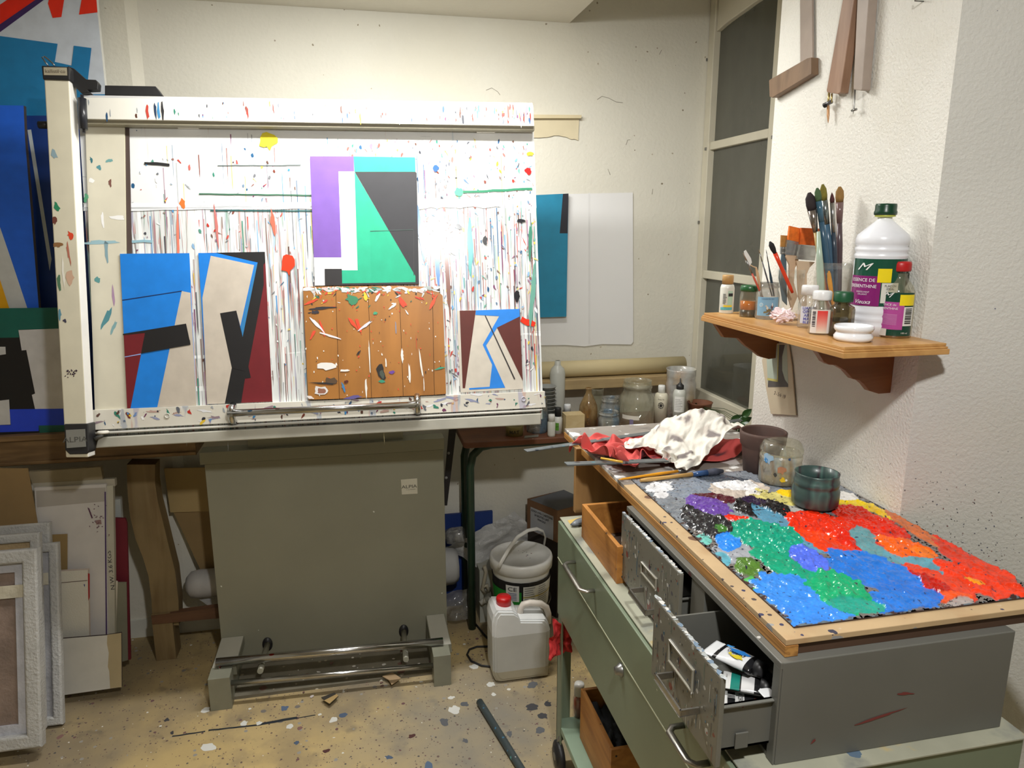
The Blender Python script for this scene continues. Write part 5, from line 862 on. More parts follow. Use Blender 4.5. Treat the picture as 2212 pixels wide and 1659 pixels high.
FOLDS_WHITE = [
-191,-1,0,8,8,5,11,6,8,8,8,3,10,14,9,12,13,-1,0,9,4,9,5,9,11,8,4,14,10,0,9,9,0,9,13,3,11,9,6,12,12,3,10,5,7,4,-7,-6,-4,-320,12,-5,8,9,7,6,6,11,9,10,
9,5,3,8,14,9,10,0,5,9,3,10,10,12,10,3,3,9,7,7,10,11,3,11,12,3,12,5,5,8,11,5,8,6,5,-2,-5,-10,-322,7,1,11,5,10,10,8,5,11,10,0,14,10,-3,8,13,5,9,7,7,10,
4,9,10,10,10,3,1,10,5,8,11,10,8,12,7,5,12,1,6,8,7,8,5,5,-1,-5,-2,-325,-4,11,8,4,10,15,11,8,6,11,-4,9,14,9,-3,5,9,10,6,11,8,9,7,12,5,8,8,4,6,12,3,9,
9,12,5,12,5,8,7,0,10,8,2,7,5,-5,-3,-2,-320,-2,9,14,9,6,6,9,9,6,11,10,4,7,9,10,-1,2,7,12,11,9,6,5,10,8,7,7,8,7,9,10,7,9,9,9,6,12,1,5,5,7,7,7,
6,0,-2,-5,0,-325,13,6,8,13,12,-4,10,12,1,8,10,10,9,6,9,8,3,1,9,10,11,8,5,4,8,5,6,10,9,7,11,7,11,7,8,9,5,10,5,1,8,8,4,8,5,-8,-7,-2,-313,10,9,8,6,8,
5,5,10,10,2,8,6,10,9,8,11,6,4,6,7,7,10,6,4,7,7,7,6,10,11,8,8,6,10,10,4,12,2,7,10,2,6,8,2,6,-4,-6,-4,-310,7,9,16,-2,7,12,3,3,9,8,7,7,6,8,9,10,
10,9,7,4,3,7,8,7,2,5,10,9,10,10,12,14,2,2,10,11,9,5,-1,5,9,5,8,2,1,10,-4,-5,-312,8,4,7,3,9,10,10,4,2,9,3,9,8,7,9,5,12,11,13,9,6,-3,1,8,2,10,5,
12,12,14,5,11,4,6,11,10,11,11,1,-6,3,10,10,4,-4,8,6,1,-329,7,9,2,4,8,12,8,7,7,6,9,2,5,8,11,9,8,9,10,8,11,1,-4,5,12,7,9,11,12,10,11,14,7,2,9,7,7,9,
11,1,-4,3,10,6,-6,1,6,2,-325,1,22,1,-1,5,11,13,13,5,7,5,8,6,6,5,10,10,3,10,7,7,6,1,3,10,10,10,12,8,13,13,13,14,8,-5,8,8,8,12,7,-8,-4,9,7,0,-5,2,3,-307,
-3,17,20,-5,-14,8,11,14,11,6,4,5,12,8,2,5,11,8,2,10,2,8,8,8,3,9,9,14,8,10,14,14,17,14,2,-5,7,7,8,9,-12,2,3,7,2,-3,-2,14,-309,8,0,25,14,-20,-5,15,9,9,5,7,
6,6,5,9,6,8,6,5,5,8,6,7,9,10,5,9,15,13,11,7,14,12,15,10,3,-8,5,11,10,-11,-3,9,8,2,-6,-3,7,-301,11,9,33,2,-29,5,17,5,4,3,8,4,4,5,7,7,9,7,5,8,8,6,
5,11,6,12,9,8,18,10,10,14,12,7,14,9,-4,-7,8,13,-6,-5,9,7,8,1,-8,-1,-302,0,16,23,15,-30,-2,18,14,9,0,6,5,6,9,0,7,8,4,7,6,6,7,10,11,10,7,12,6,11,12,12,13,11,
12,7,10,6,2,3,0,1,-2,8,10,9,-1,-2,0,-322,7,7,25,12,-5,-23,16,17,12,5,2,6,5,6,5,6,5,6,8,4,4,10,10,10,10,9,9,10,11,8,12,14,9,8,7,8,8,0,6,7,9,3,0,9,
9,8,-3,1,-331,-3,7,30,10,6,-19,11,10,5,6,5,8,3,7,7,2,7,6,9,7,8,3,9,10,11,10,7,10,12,10,5,15,9,8,2,8,6,9,4,4,11,10,9,2,10,10,3,-10,-326,0,8,7,13,3,-7,
6,11,6,10,6,4,9,-1,7,5,7,6,8,5,7,9,11,11,6,10,10,6,10,11,10,11,11,5,7,12,11,11,3,5,4,0,8,11,8,12,9,-5,-357,6,18,14,3,0,-8,8,13,3,12,7,3,8,4,7,6,7,
5,10,8,4,2,12,13,12,5,10,9,10,8,10,7,9,7,13,11,9,10,5,9,11,0,-2,10,14,8,11,3,-364,-3,18,27,0,-2,-6,0,11,13,5,8,7,3,8,9,5,8,9,3,10,11,4,7,5,11,10,5,9,
9,8,8,10,11,10,8,12,7,10,6,11,10,11,3,0,9,9,9,11,-345,-18,7,32,7,-12,-8,3,10,10,5,7,9,5,5,9,8,10,7,6,5,8,11,9,8,2,10,10,5,7,10,11,4,8,12,12,10,6,9,11,
14,7,9,9,4,1,11,6,9,-336,-6,-12,17,18,-12,-15,5,11,13,11,7,4,11,4,5,11,11,5,7,8,10,2,9,11,12,1,9,11,1,9,13,12,3,6,12,12,5,15,6,12,4,9,11,2,4,11,13,8,-340,0,
-5,5,10,-8,-10,6,8,12,13,11,2,4,10,2,11,13,10,3,6,8,10,3,9,9,10,8,5,11,2,10,13,10,7,6,10,9,14,9,5,6,11,9,3,7,9,11,12,-349,-4,11,7,3,-4,-8,9,7,12,9,9,8,
-2,7,8,10,9,6,12,4,5,10,8,8,6,8,7,7,8,6,11,7,11,12,11,6,6,9,11,8,7,10,2,6,10,14,9,8,-352,-11,12,13,6,4,-8,10,8,7,3,6,11,8,-2,12,5,13,10,3,9,9,1,12,
10,11,8,-3,10,4,10,8,7,13,11,11,14,11,3,2,9,13,11,2,2,6,12,10,9,-350,-11,10,9,2,9,0,5,9,8,3,7,7,5,9,7,7,11,9,4,7,8,10,9,6,7,8,8,0,8,12,6,12,11,9,
11,12,10,7,1,12,12,7,9,6,7,1,9,10,-338,-13,2,7,3,0,4,10,11,5,7,7,8,-2,9,8,11,6,11,7,10,3,6,11,11,7,1,6,9,4,13,9,8,14,12,10,8,12,9,5,1,12,7,7,6,10,
6,8,9,-336,-3,-8,3,9,-1,7,9,4,6,5,9,7,-2,11,9,6,12,6,12,11,12,-4,7,13,4,2,9,10,1,11,10,13,14,11,11,11,7,12,8,-4,13,10,2,5,9,8,10,6,-342,4,-9,8,12,1,1,7,
9,3,6,5,7,-6,9,12,9,11,8,7,10,10,8,0,10,7,2,9,11,8,8,8,13,12,10,11,12,10,9,11,2,5,8,8,6,5,6,9,10,-352,10,-3,3,11,5,1,7,5,4,7,8,9,-9,9,9,5,12,10,
10,6,4,10,2,8,10,12,-1,13,12,4,13,10,13,12,11,7,11,8,9,4,5,8,7,6,6,8,8,10,-355,8,5,0,7,8,-3,11,8,2,8,6,8,3,7,9,3,0,10,11,6,8,5,10,5,8,12,9,4,12,
7,12,13,9,12,13,11,9,10,4,3,8,8,1,6,7,9,9,10,-356,6,4,8,4,9,3,6,8,0,10,4,5,11,-3,9,0,3,11,8,8,8,11,4,12,7,5,12,9,9,14,12,6,15,8,12,11,10,9,5,5,
7,6,5,7,3,7,12,5,-346,4,-4,6,7,11,10,5,7,-3,3,9,6,1,10,-4,11,6,2,9,12,0,10,13,7,13,9,5,8,14,8,15,14,12,12,5,11,12,4,5,6,8,5,0,9,9,5,12,13,-359,9,3,
-5,11,9,6,7,4,8,1,5,3,6,6,2,1,14,4,1,12,11,5,9,15,10,10,6,9,12,13,8,11,15,13,11,8,9,4,5,4,8,7,4,0,7,6,10,13,-358,6,6,3,6,9,8,6,1,9,2,8,7,0,
9,4,3,3,14,5,1,10,15,6,10,12,10,8,10,11,14,13,7,9,11,14,9,9,5,7,5,3,9,9,-3,2,7,10,9,-349,-2,2,6,9,6,8,9,4,4,7,3,6,7,3,9,10,-1,6,15,5,0,14,12,13,
7,9,9,9,9,14,12,14,8,11,2,14,8,9,5,9,0,8,5,6,-3,9,9,10,-360,3,5,4,7,13,9,3,6,4,6,5,4,5,7,10,10,6,6,6,10,7,7,11,12,6,10,10,11,9,9,7,13,9,12,12,
6,9,12,8,-1,4,5,7,4,4,6,9,11,-369,7,7,10,4,5,12,9,-1,5,7,8,5,3,5,13,5,10,5,10,6,8,10,11,11,7,8,10,10,11,11,12,3,11,11,16,10,5,7,7,9,1,1,5,1,8,7,
10,11,-379,7,10,12,10,9,3,7,11,5,1,7,12,5,0,6,11,5,4,8,5,10,10,13,12,12,11,5,9,11,8,17,10,10,9,5,10,7,10,3,9,2,8,8,-3,-2,11,10,9,-380,9,6,11,12,14,7,7,6,
10,9,0,5,12,5,-2,8,7,5,3,8,12,12,13,11,10,11,9,9,9,10,12,6,12,12,3,9,10,9,5,4,3,7,9,7,-4,4,15,7,-382,9,13,10,4,12,11,4,9,9,12,9,-4,8,9,5,-3,9,9,5,
9,16,14,12,6,8,9,7,10,12,11,7,10,4,12,7,10,6,12,3,6,7,4,5,13,6,-8,8,14,-386,9,12,12,11,5,7,8,7,11,9,9,8,-1,10,11,1,-1,7,12,10,12,15,15,13,2,3,13,12,7,11,
7,9,8,7,12,13,2,5,7,4,6,8,6,9,12,-2,-4,6,-377,7,10,13,12,11,2,5,12,10,12,8,0,11,3,12,11,-8,3,12,10,9,14,16,15,10,0,9,14,9,7,9,9,11,8,10,6,7,6,3,4,6,
9,9,7,10,8,-2,-10,-371,14,5,7,13,11,12,2,4,12,9,13,1,3,12,5,14,6,-3,10,13,11,10,10,13,12,9,6,7,12,9,7,11,9,6,7,7,6,8,5,9,2,7,7,8,11,4,4,2,-384,12,13,7,
4,9,11,12,7,4,7,10,10,2,4,12,9,14,5,4,10,12,14,8,7,10,12,9,4,13,8,6,12,6,9,3,10,7,7,3,9,10,2,6,9,2,4,9,9,-378,3,12,11,4,9,5,6,12,9,6,9,3,10,5,
6,12,14,12,5,2,9,16,9,5,14,12,13,8,0,11,10,11,-2,12,12,4,3,9,8,3,10,9,3,11,6,-4,3,11,-373,10,4,10,9,4,11,1,8,7,7,11,7,7,11,4,11,13,10,14,7,-1,12,13,7,12,
13,12,10,5,3,14,4,1,10,8,9,8,0,10,11,6,4,8,6,11,6,-2,-5,-357,7,9,1,7,6,6,11,-5,11,9,10,6,10,12,14,7,10,10,10,13,5,-2,13,10,14,10,13,9,11,5,6,15,0,-1,11,7,
8,8,1,11,9,7,0,7,8,7,6,3,-365,8,7,8,-3,11,-3,11,5,7,8,8,9,6,14,17,16,7,4,11,10,14,-4,4,11,13,16,6,12,7,14,4,12,11,-7,2,10,4,13,9,2,10,3,8,-4,10,2,8,
5,-128,-13,1,9,6,8,-1,-1,-3,-4,5,9,1,9,10,13,10,3,3,-7,14,10,-15,1,3,4,7,5,7,7,3,5,12,-1,-2,13,0,-1,7,7,8,10,10,-2,10,13,15,10,9,-231,3,1,7,3,-10,10,7,3,-6,
2,4,2,9,10,6,12,12,-1,-9,4,13,-1,-5,0,5,8,7,6,6,6,2,3,8,0,4,9,0,4,7,8,7,9,8,7,10,18,14,6,-237,11,4,3,-6,-4,0,9,12,0,-2,8,-1,4,11,6,3,14,10,-5,-5,
-2,12,4,0,4,3,7,8,3,8,5,0,7,2,2,7,8,3,5,6,9,3,8,12,10,12,17,13,-240,5,12,-6,-2,-3,2,0,5,9,0,10,5,1,5,11,5,3,7,8,0,-8,-6,9,3,10,8,6,6,5,1,11,
6,0,2,8,2,8,7,5,4,4,10,-2,12,16,10,11,15,-233,7,6,2,-7,0,0,1,1,3,2,6,8,8,7,4,11,4,3,0,5,3,-8,-3,3,8,10,12,9,5,2,4,10,4,1,6,3,3,10,7,7,1,4,
6,2,13,14,15,14,-220,-1,7,-9,1,-2,3,2,0,3,4,0,6,8,11,8,4,5,9,0,-5,2,7,-2,1,5,6,8,6,10,9,3,5,8,3,2,6,-1,8,8,8,4,-1,10,2,7,11,13,16,-214,6,-1,-5,-3,
4,-3,2,4,1,4,3,4,6,8,11,8,4,4,5,0,-3,1,7,3,0,9,8,3,1,8,9,12,5,7,2,2,-2,6,8,8,7,-3,5,8,1,13,13,13,-207,1,4,-1,-4,0,0,-1,3,3,2,6,2,2,8,7,
12,10,3,0,2,2,2,6,3,1,3,7,10,2,4,5,9,12,9,1,2,0,5,6,6,7,1,-1,7,5,10,15,13,-199,-15,9,3,-1,-3,-1,1,-1,1,4,8,5,3,5,5,6,9,13,2,0,-2,6,6,8,-1,3,
2,6,11,7,3,3,14,13,1,-1,3,3,1,8,8,4,0,2,5,9,13,13,-204,-2,-3,7,2,-2,-2,0,5,0,1,1,10,6,6,3,6,6,9,8,-1,1,5,3,8,6,3,5,3,2,11,10,4,7,5,5,4,5,
1,3,4,6,6,0,5,2,4,11,14,-202,3,2,8,-4,-7,3,1,0,3,1,2,3,6,6,9,9,6,2,11,-1,0,8,5,5,1,10,9,3,-3,5,10,3,6,9,10,3,5,4,3,5,-1,8,0,3,8,1,3,13,
-197,7,2,-6,3,0,-4,7,-6,7,4,2,2,0,6,13,10,12,1,-6,9,4,7,9,4,0,1,12,11,-5,5,4,6,7,7,10,8,5,5,1,6,-4,4,6,-1,5,8,4,8,-206,12,9,-4,3,-1,-4,7,-4,4,3,
6,-1,1,6,7,9,9,12,-5,6,8,2,5,10,4,-2,2,11,2,3,11,5,9,6,6,5,9,7,2,6,-1,0,4,0,4,3,9,9,-205,4,16,-7,1,-3,2,6,-7,7,3,1,8,-4,7,7,5,4,9,14,3,2,
9,-3,-2,16,7,-1,1,8,7,6,7,8,11,3,6,8,7,7,5,1,-1,5,-1,-3,3,8,12,-196,-3,6,4,2,-8,-4,7,4,2,4,-3,8,2,1,9,7,5,5,9,4,-1,11,7,-2,1,16,6,-1,6,7,5,9,
6,7,9,9,7,2,9,4,4,2,0,-1,-2,3,4,12,-210,2,4,21,8,-16,-12,3,11,5,7,0,0,6,3,4,10,-1,10,9,2,-1,1,7,8,5,2,11,7,-1,11,3,8,9,8,10,7,4,4,8,8,4,1,3,
-1,1,-3,4,7,-195,-7,4,8,17,-7,-16,0,16,3,4,7,-3,4,6,-2,9,4,3,10,9,0,-3,1,2,14,7,-2,13,3,5,15,9,1,12,2,9,10,3,7,7,2,6,-1,2,-2,3,2,9,-212,11,2,-3,7,-4,
0,-5,12,8,-3,6,8,1,9,1,5,8,5,1,8,2,1,2,6,1,10,7,1,8,4,11,12,12,7,6,6,3,5,7,3,8,2,3,2,0,4,1,8,-223,2,24,-6,3,-15,6,-1,10,11,1,6,3,7,10,3,-1,
7,10,5,3,-2,0,0,8,8,-1,8,11,5,9,7,8,13,11,8,7,5,-2,3,8,4,5,3,0,1,7,2,8,-218,-8,22,7,-4,-9,-1,0,13,5,5,5,4,2,9,7,4,-2,6,12,4,0,-3,1,-2,9,10,2,
5,14,10,6,7,3,8,9,10,14,-4,0,10,9,2,2,3,1,8,4,6,-225,2,15,11,-6,-5,-4,5,10,5,3,3,7,3,1,7,10,1,0,5,9,2,0,5,0,1,8,11,1,3,9,10,13,6,5,8,6,8,-2,
9,10,10,6,2,-1,3,-3,9,10,-226,-7,22,16,-5,-7,-9,8,15,3,4,-3,8,8,-1,2,5,9,4,-2,8,5,-6,5,10,6,2,5,9,1,4,9,11,13,6,8,4,6,1,7,10,6,12,3,-5,9,-2,2,10,-226,
-4,4,17,10,-4,-3,1,11,8,3,-1,5,6,5,2,4,4,7,2,-2,9,0,-6,7,13,10,4,4,7,4,8,9,10,9,4,3,10,2,3,5,1,9,10,-8,8,9,3,10,-228,0,0,0,10,7,12,-2,2,1,4,10,
1,10,5,3,4,6,4,2,1,1,4,4,5,5,8,8,6,4,7,7,9,6,11,7,1,8,-3,8,7,-1,6,3,-1,7,8,10,9,-229,-4,5,4,1,9,11,5,3,-1,3,0,11,8,8,2,4,4,7,-6,8,3,4,
2,12,7,5,3,6,5,4,8,12,-2,8,14,4,3,-3,3,15,4,6,0,1,6,6,7,12,-230,0,8,1,3,5,10,3,4,0,2,-5,10,11,10,1,5,3,6,0,1,6,6,4,-3,11,11,7,3,7,3,6,9,7,
3,4,9,10,-1,-5,3,7,12,8,0,1,12,0,4,-223,10,6,-3,5,5,7,1,1,3,7,-1,2,9,9,12,3,-2,7,6,3,3,-1,6,4,11,5,8,8,3,4,4,9,8,8,2,0,8,9,-5,-2,5,7,6,8,
5,7,9,4,-241,13,13,2,4,7,4,2,1,1,6,3,-1,-4,9,14,17,-1,4,8,7,1,2,4,7,7,6,2,7,9,0,6,2,6,12,10,-1,0,10,4,-4,5,7,8,5,9,0,4,13,-246,11,11,10,1,4,5,
7,1,0,3,5,4,-6,4,9,13,12,4,7,6,6,3,3,5,7,7,4,2,5,4,6,4,5,5,5,6,5,10,4,-3,-2,11,6,4,8,6,1,6,-236,12,10,4,7,6,-2,4,7,2,3,5,4,-2,2,9,9,13,
6,8,2,9,5,3,6,5,3,8,3,3,6,-3,9,7,7,2,-1,2,12,10,-1,-5,5,9,6,6,5,6,7,-240,13,15,2,-1,10,2,-1,3,6,7,9,2,3,1,9,9,4,11,11,3,3,8,5,6,7,0,3,5,
0,8,2,7,-2,7,9,3,0,-2,11,10,-5,1,10,7,8,1,6,7,-238,9,10,10,0,4,7,4,3,2,4,10,8,6,-3,12,6,8,8,7,7,6,5,7,3,5,6,1,2,5,-5,7,12,-1,-2,1,11,9,-5,-1,
9,4,1,9,4,8,9,5,3,-232,9,4,3,14,6,0,9,4,3,0,6,2,14,4,1,15,9,7,8,4,6,8,3,8,0,4,6,-9,5,10,-1,1,12,0,-2,0,8,10,-6,5,7,2,7,6,4,7,12,3,-238,14,
10,0,8,7,8,2,7,5,2,6,1,3,14,3,11,8,8,11,3,3,9,7,-2,4,3,4,-4,-2,1,12,10,-2,7,3,-1,0,11,2,1,7,4,1,7,4,7,7,6,-241,12,13,8,7,7,10,3,-1,8,2,5,9,
0,7,10,9,10,3,6,12,4,-3,12,7,1,2,2,-1,-3,-1,4,10,10,-6,6,9,-1,8,7,-1,-1,4,6,6,3,8,7,4,-237,9,8,12,10,10,7,7,1,4,6,-1,6,9,3,9,5,12,9,-1,5,14,-4,4,
6,11,4,2,-5,-1,1,4,-3,14,3,-7,7,9,9,7,5,-3,-2,8,8,3,5,7,8,-245,13,10,9,11,5,5,11,9,-2,5,6,-1,7,7,10,7,8,9,4,3,7,7,4,2,7,4,8,-2,-9,5,2,3,6,3,
1,0,2,5,9,9,8,1,-1,5,9,4,6,4,-245,14,12,8,11,12,6,8,4,2,0,5,6,6,5,7,9,8,4,9,8,2,9,4,3,7,1,0,3,-5,-6,7,10,8,8,2,-1,1,-2,5,8,7,11,2,-6,9,
8,6,7,-248,13,11,11,6,7,14,11,6,1,3,2,5,5,9,6,4,7,7,6,4,7,11,7,4,2,2,2,-7,-1,-7,-1,9,10,10,10,-6,9,1,3,5,6,5,3,5,7,5,7,7,-249,11,13,11,7,5,8,11,
12,4,1,6,4,1,7,10,9,-1,9,6,7,6,7,9,7,0,2,2,-2,-4,-4,-5,10,5,6,5,-2,5,10,6,2,11,6,0,5,7,6,5,7,-246,8,9,11,12,7,6,7,9,8,3,2,9,4,1,7,13,4,2,
8,6,0,5,9,11,6,2,4,-2,-5,-1,-3,4,9,8,3,-1,0,5,11,6,3,8,6,1,3,10,7,8,-245,7,10,8,10,7,8,9,8,7,5,1,5,8,3,0,9,12,5,3,4,7,4,5,4,13,8,0,-1,-7,
-2,3,-1,6,12,7,-1,1,3,8,6,2,5,5,6,2,8,10,8,-241,6,8,7,10,7,9,11,7,3,3,4,6,4,10,1,4,13,7,5,4,7,5,4,1,5,12,5,-7,1,-3,6,-3,-1,7,7,5,5,5,4,7,
5,4,3,3,7,5,9,8,-234,3,6,9,7,7,4,12,13,3,1,0,10,5,5,9,-1,7,11,-3,5,8,9,10,4,1,2,5,4,-8,5,2,5,0,-4,10,4,9,5,7,0,9,7,3,2,4,8,6,8,-226,2,1,
8,7,2,8,7,10,11,7,-3,6,7,6,2,8,1,9,8,-1,3,4,10,13,5,0,-2,8,0,1,0,2,4,2,7,4,5,7,4,4,4,8,7,-3,6,7,9,8,-233,10,2,6,6,3,6,8,5,9,11,0,8,1,
10,6,4,4,2,8,8,-1,5,9,9,4,6,-4,1,9,1,2,5,-5,7,7,4,4,5,6,6,-3,6,11,-1,2,11,9,10,-232,1,10,6,4,5,5,7,6,6,7,6,7,5,4,10,7,0,5,1,3,9,5,8,10,
3,-3,7,-1,5,5,-4,7,4,4,3,7,4,5,6,0,6,4,6,5,1,8,9,8,-225,0,4,10,6,3,6,7,4,8,6,5,7,6,4,1,13,5,3,4,-1,3,11,6,11,4,0,6,-2,8,3,-3,0,6,8,3,
4,9,3,4,1,7,4,7,5,3,8,5,10,-226,3,1,4,10,5,1,7,7,7,7,6,3,10,5,-2,-2,15,8,1,6,-1,2,12,9,3,5,-1,5,7,-1,5,5,-6,10,6,3,8,6,4,5,0,6,4,8,4,8,
5,7,8,-3,-17,-8,5,4,-2,6,6,-4,9,12,12,2,-12,-5,4,13,9,-3,3,3,4,14,12,10,9,3,-8,4,6,3,-3,8,0,-2,4,-10,-13,3,1,-8,5,-15,2,9,0,-1,9,-84,-1,-18,-5,8,7,3,-2,-5,
8,-2,6,13,13,2,-4,-3,3,12,7,-2,0,2,6,10,9,11,11,-2,-9,2,3,0,7,1,0,7,2,-12,-12,4,-3,-4,-1,-9,-1,2,5,8,-83,2,-15,0,14,7,5,-7,-4,4,2,-5,4,9,14,5,6,-4,1,10,
6,-1,3,2,1,9,6,11,10,0,-9,-4,3,2,0,0,7,11,-4,-15,-9,11,-10,-6,4,-10,-6,6,8,-82,11,-5,-3,15,8,5,-7,-6,7,2,-6,-8,-2,13,13,13,9,-2,1,2,7,3,6,3,3,-3,5,10,11,0,
-8,-3,11,0,-9,-3,10,7,-9,-15,2,1,-15,4,3,-10,8,1,-90,14,9,-10,8,13,9,-11,5,8,2,-4,-11,-7,0,10,15,16,10,4,-2,1,5,8,6,1,2,-3,1,6,10,3,-4,-4,9,-3,-11,-2,8,-3,-3,-10,
-3,0,-12,5,5,4,5,-99,6,15,3,-2,2,16,-2,-8,14,8,-7,-5,-2,-8,-4,12,16,14,11,9,-1,-7,6,12,-9,9,9,2,-2,2,2,9,-7,3,-4,-6,-10,0,-1,1,3,-13,8,-11,-8,11,8,7,-87,-4,2,12,
9,-12,9,13,-8,-2,12,3,-8,2,-3,-7,-2,13,14,11,12,13,-2,-8,9,2,-2,7,11,8,4,0,-3,-9,5,3,-12,1,-12,-7,-3,10,-8,-3,1,-14,5,8,8,-62,-10,-6,0,17,-1,-7,14,10,-11,-1,8,-3,-9,3,
7,0,-3,9,12,14,13,9,-4,-8,12,7,4,2,6,11,6,1,-11,-11,1,1,-1,-6,-12,-9,1,-3,-5,2,-11,1,9,11,-68,13,-8,-19,15,15,-7,-1,8,13,-6,-10,-2,0,-5,7,15,-1,-3,8,10,12,12,2,-8,14,
8,12,6,-6,0,14,0,-7,-6,-7,-6,11,0,-11,-9,-10,-5,6,3,-13,-8,4,12,-74,11,12,-8,-1,6,11,-4,-4,10,9,-4,-10,-1,-5,3,5,12,3,1,10,7,4,11,-1,3,11,11,4,10,-2,3,9,-3,-4,-7,-11,
-7,9,-2,-8,-9,-6,6,0,-9,-13,-2,8,-47,-15,-2,9,7,-2,11,2,-1,-5,8,10,-2,-6,-6,1,4,-1,14,3,9,10,-8,9,12,6,2,5,10,14,9,0,4,0,-9,-5,-8,-10,-4,9,-5,-11,-6,5,3,-10,-14,-6,
7,-46,-3,-22,8,14,10,-2,9,1,-2,-9,7,10,2,-5,-5,-7,4,10,17,2,9,-2,-4,10,16,10,2,2,12,14,6,4,0,-8,-10,-7,-6,-5,6,-5,-7,-5,-2,2,-11,-7,-13,-5,-27,3,-31,-4,24,2,10,4,-1,5,
-8,-7,7,10,-8,4,0,3,2,13,6,-1,9,3,-1,9,18,12,0,0,7,12,4,4,-2,-10,-7,-7,-5,5,-1,-8,-10,0,6,-8,-11,-10,-11,-26,0,-30,-10,13,15,6,2,-7,13,7,-7,-5,11,-7,-3,12,8,3,0,6,
7,-2,13,7,-1,9,17,9,2,-9,7,2,6,7,2,-7,-9,-7,-3,1,-9,-8,-5,8,2,-14,-6,-9,-39,4,-35,-14,8,27,12,-5,0,-2,13,6,-6,4,3,-10,-2,10,11,5,5,8,-2,2,12,11,0,8,12,2,-2,7,
0,3,-4,8,5,-5,-10,-1,-3,-8,-10,-2,8,2,-16,-15,0,-78,6,3,-17,8,9,28,1,2,-6,-1,13,5,-9,6,3,-6,12,-1,1,10,12,6,0,2,11,11,5,10,2,5,6,4,-7,-1,0,0,-5,-9,-3,2,-1,-8,
-11,0,9,-8,-16,-12,-63,-21,15,12,9,-3,15,-4,0,5,-1,9,6,2,-1,11,-10,8,9,1,-9,8,13,11,7,-2,12,15,1,8,8,-7,2,9,-5,-12,-5,5,-4,-9,-8,1,4,-2,-13,-6,7,-12,-12,-60,-10,-13,8,22,
12,4,1,2,5,3,7,3,5,-9,6,1,-5,8,-4,9,5,4,7,8,12,4,9,14,8,6,3,2,3,-6,-7,-3,-1,-1,-6,-10,-6,-9,-2,1,-6,-4,-9,-10,-74,3,0,-10,11,20,5,13,4,4,5,-5,11,2,-9,5,
12,-6,-7,-4,7,12,10,5,4,8,15,6,5,11,4,1,13,3,-5,-5,-3,-5,-5,-6,-3,-4,-10,-12,-7,3,4,-8,-14,-59,-11,-15,7,27,2,-3,17,2,-8,14,-4,7,14,-5,-6,10,8,-6,-7,-2,5,10,13,13,5,6,
14,5,2,6,5,-1,4,-3,-6,-2,-1,-6,-12,-3,2,4,-11,-15,-9,8,5,-10,-68,2,-31,-1,31,8,7,8,7,-8,4,11,-4,6,12,-3,-8,9,8,-4,-5,4,5,6,12,16,7,2,14,9,6,3,-5,-5,-1,-5,-8,-5,
3,-1,0,-7,0,-6,-11,-13,-5,6,6,-72,5,-31,-11,38,10,5,8,3,2,-6,5,8,-6,12,6,2,-6,8,8,-4,-2,10,3,4,12,17,7,0,14,10,5,2,-12,-8,2,-4,-12,-9,9,6,-10,-6,-8,-8,-9,-7,-7,9,
-56,3,-13,-20,13,17,10,0,4,3,4,-8,10,7,0,10,2,1,-5,11,8,-3,2,11,10,5,9,6,10,1,11,6,3,-1,-10,-11,-2,-4,-8,-2,3,-13,-4,-10,-7,-9,1,1,-4,-51,7,-11,-9,4,5,13,0,3,-7,3,
2,3,14,2,11,5,-4,6,2,7,11,1,-2,12,14,13,4,4,6,-5,2,7,1,0,-6,-13,-9,-4,5,-2,-13,-8,-10,-11,-8,0,9,7,-56,0,-12,-4,8,-3,8,-6,-1,5,7,-8,5,9,12,6,14,3,3,11,-4,-1,
13,6,0,11,13,14,-1,5,8,-2,-6,-6,0,2,-1,-5,-16,-4,5,-4,-5,-12,-15,-12,-2,11,5,-50,-4,-8,6,0,-6,-3,0,5,6,13,-5,-3,1,6,15,11,6,6,7,5,-1,-1,12,12,9,5,3,11,1,0,10,1,
-9,-11,-6,0,2,-9,-13,-2,-5,2,-7,-7,-7,-6,9,8,-59,-1,-10,12,2,-14,2,5,7,0,-3,-5,12,5,2,7,11,14,2,8,-3,9,7,3,5,9,13,4,2,10,-4,-3,4,-1,-4,-11,-12,2,1,-9,-14,1,-7,-7,
-6,0,6,-4,7,-48,-2,-10,10,3,-14,-8,8,11,5,-13,-6,13,16,4,6,7,10,7,-3,5,2,13,5,-1,12,10,-1,1,12,1,-1,-8,-1,-2,-2,-5,-13,3,3,-13,2,-5,-10,-10,-4,12,3,-5,-42,1,-13,5,1,-2,
-13,-2,4,13,2,-9,6,15,9,9,9,5,8,-2,2,0,7,13,-2,5,14,6,-8,2,6,7,-1,-8,-9,-6,-3,-1,-2,1,-11,-8,4,1,-8,-3,-5,13,3,-52,2,-10,-11,4,6,-5,-4,1,-3,10,0,3,10,8,10,14,
3,1,6,8,-7,1,14,10,-7,6,12,3,-5,7,-2,11,-8,-4,-10,-13,-3,3,1,-9,-13,-1,2,-4,9,-3,-1,7,-57,6,-3,-13,-5,4,8,4,4,-8,-7,1,7,9,9,7,12,15,3,1,7,7,-9,0,10,9,-5,5,
5,-4,9,4,6,-12,-2,-3,-6,-10,-4,2,-2,-4,-1,-8,-3,1,10,-3,0,-45,-10,-5,-7,-8,0,8,7,7,6,-3,-3,0,7,17,5,10,14,2,7,3,9,-5,-10,-2,7,9,3,1,3,0,5,10,-6,-13,-7,-1,0,-6,
-9,-3,3,9,-1,-4,-1,-7,5,10,-46,-12,-17,-12,4,-1,-2,5,5,13,9,2,3,-4,8,17,-1,11,11,0,4,8,5,-4,-11,-5,8,10,-7,6,10,2,2,4,-7,-18,-7,3,5,-14,-7,3,6,11,-2,3,-7,-3,3,-50,
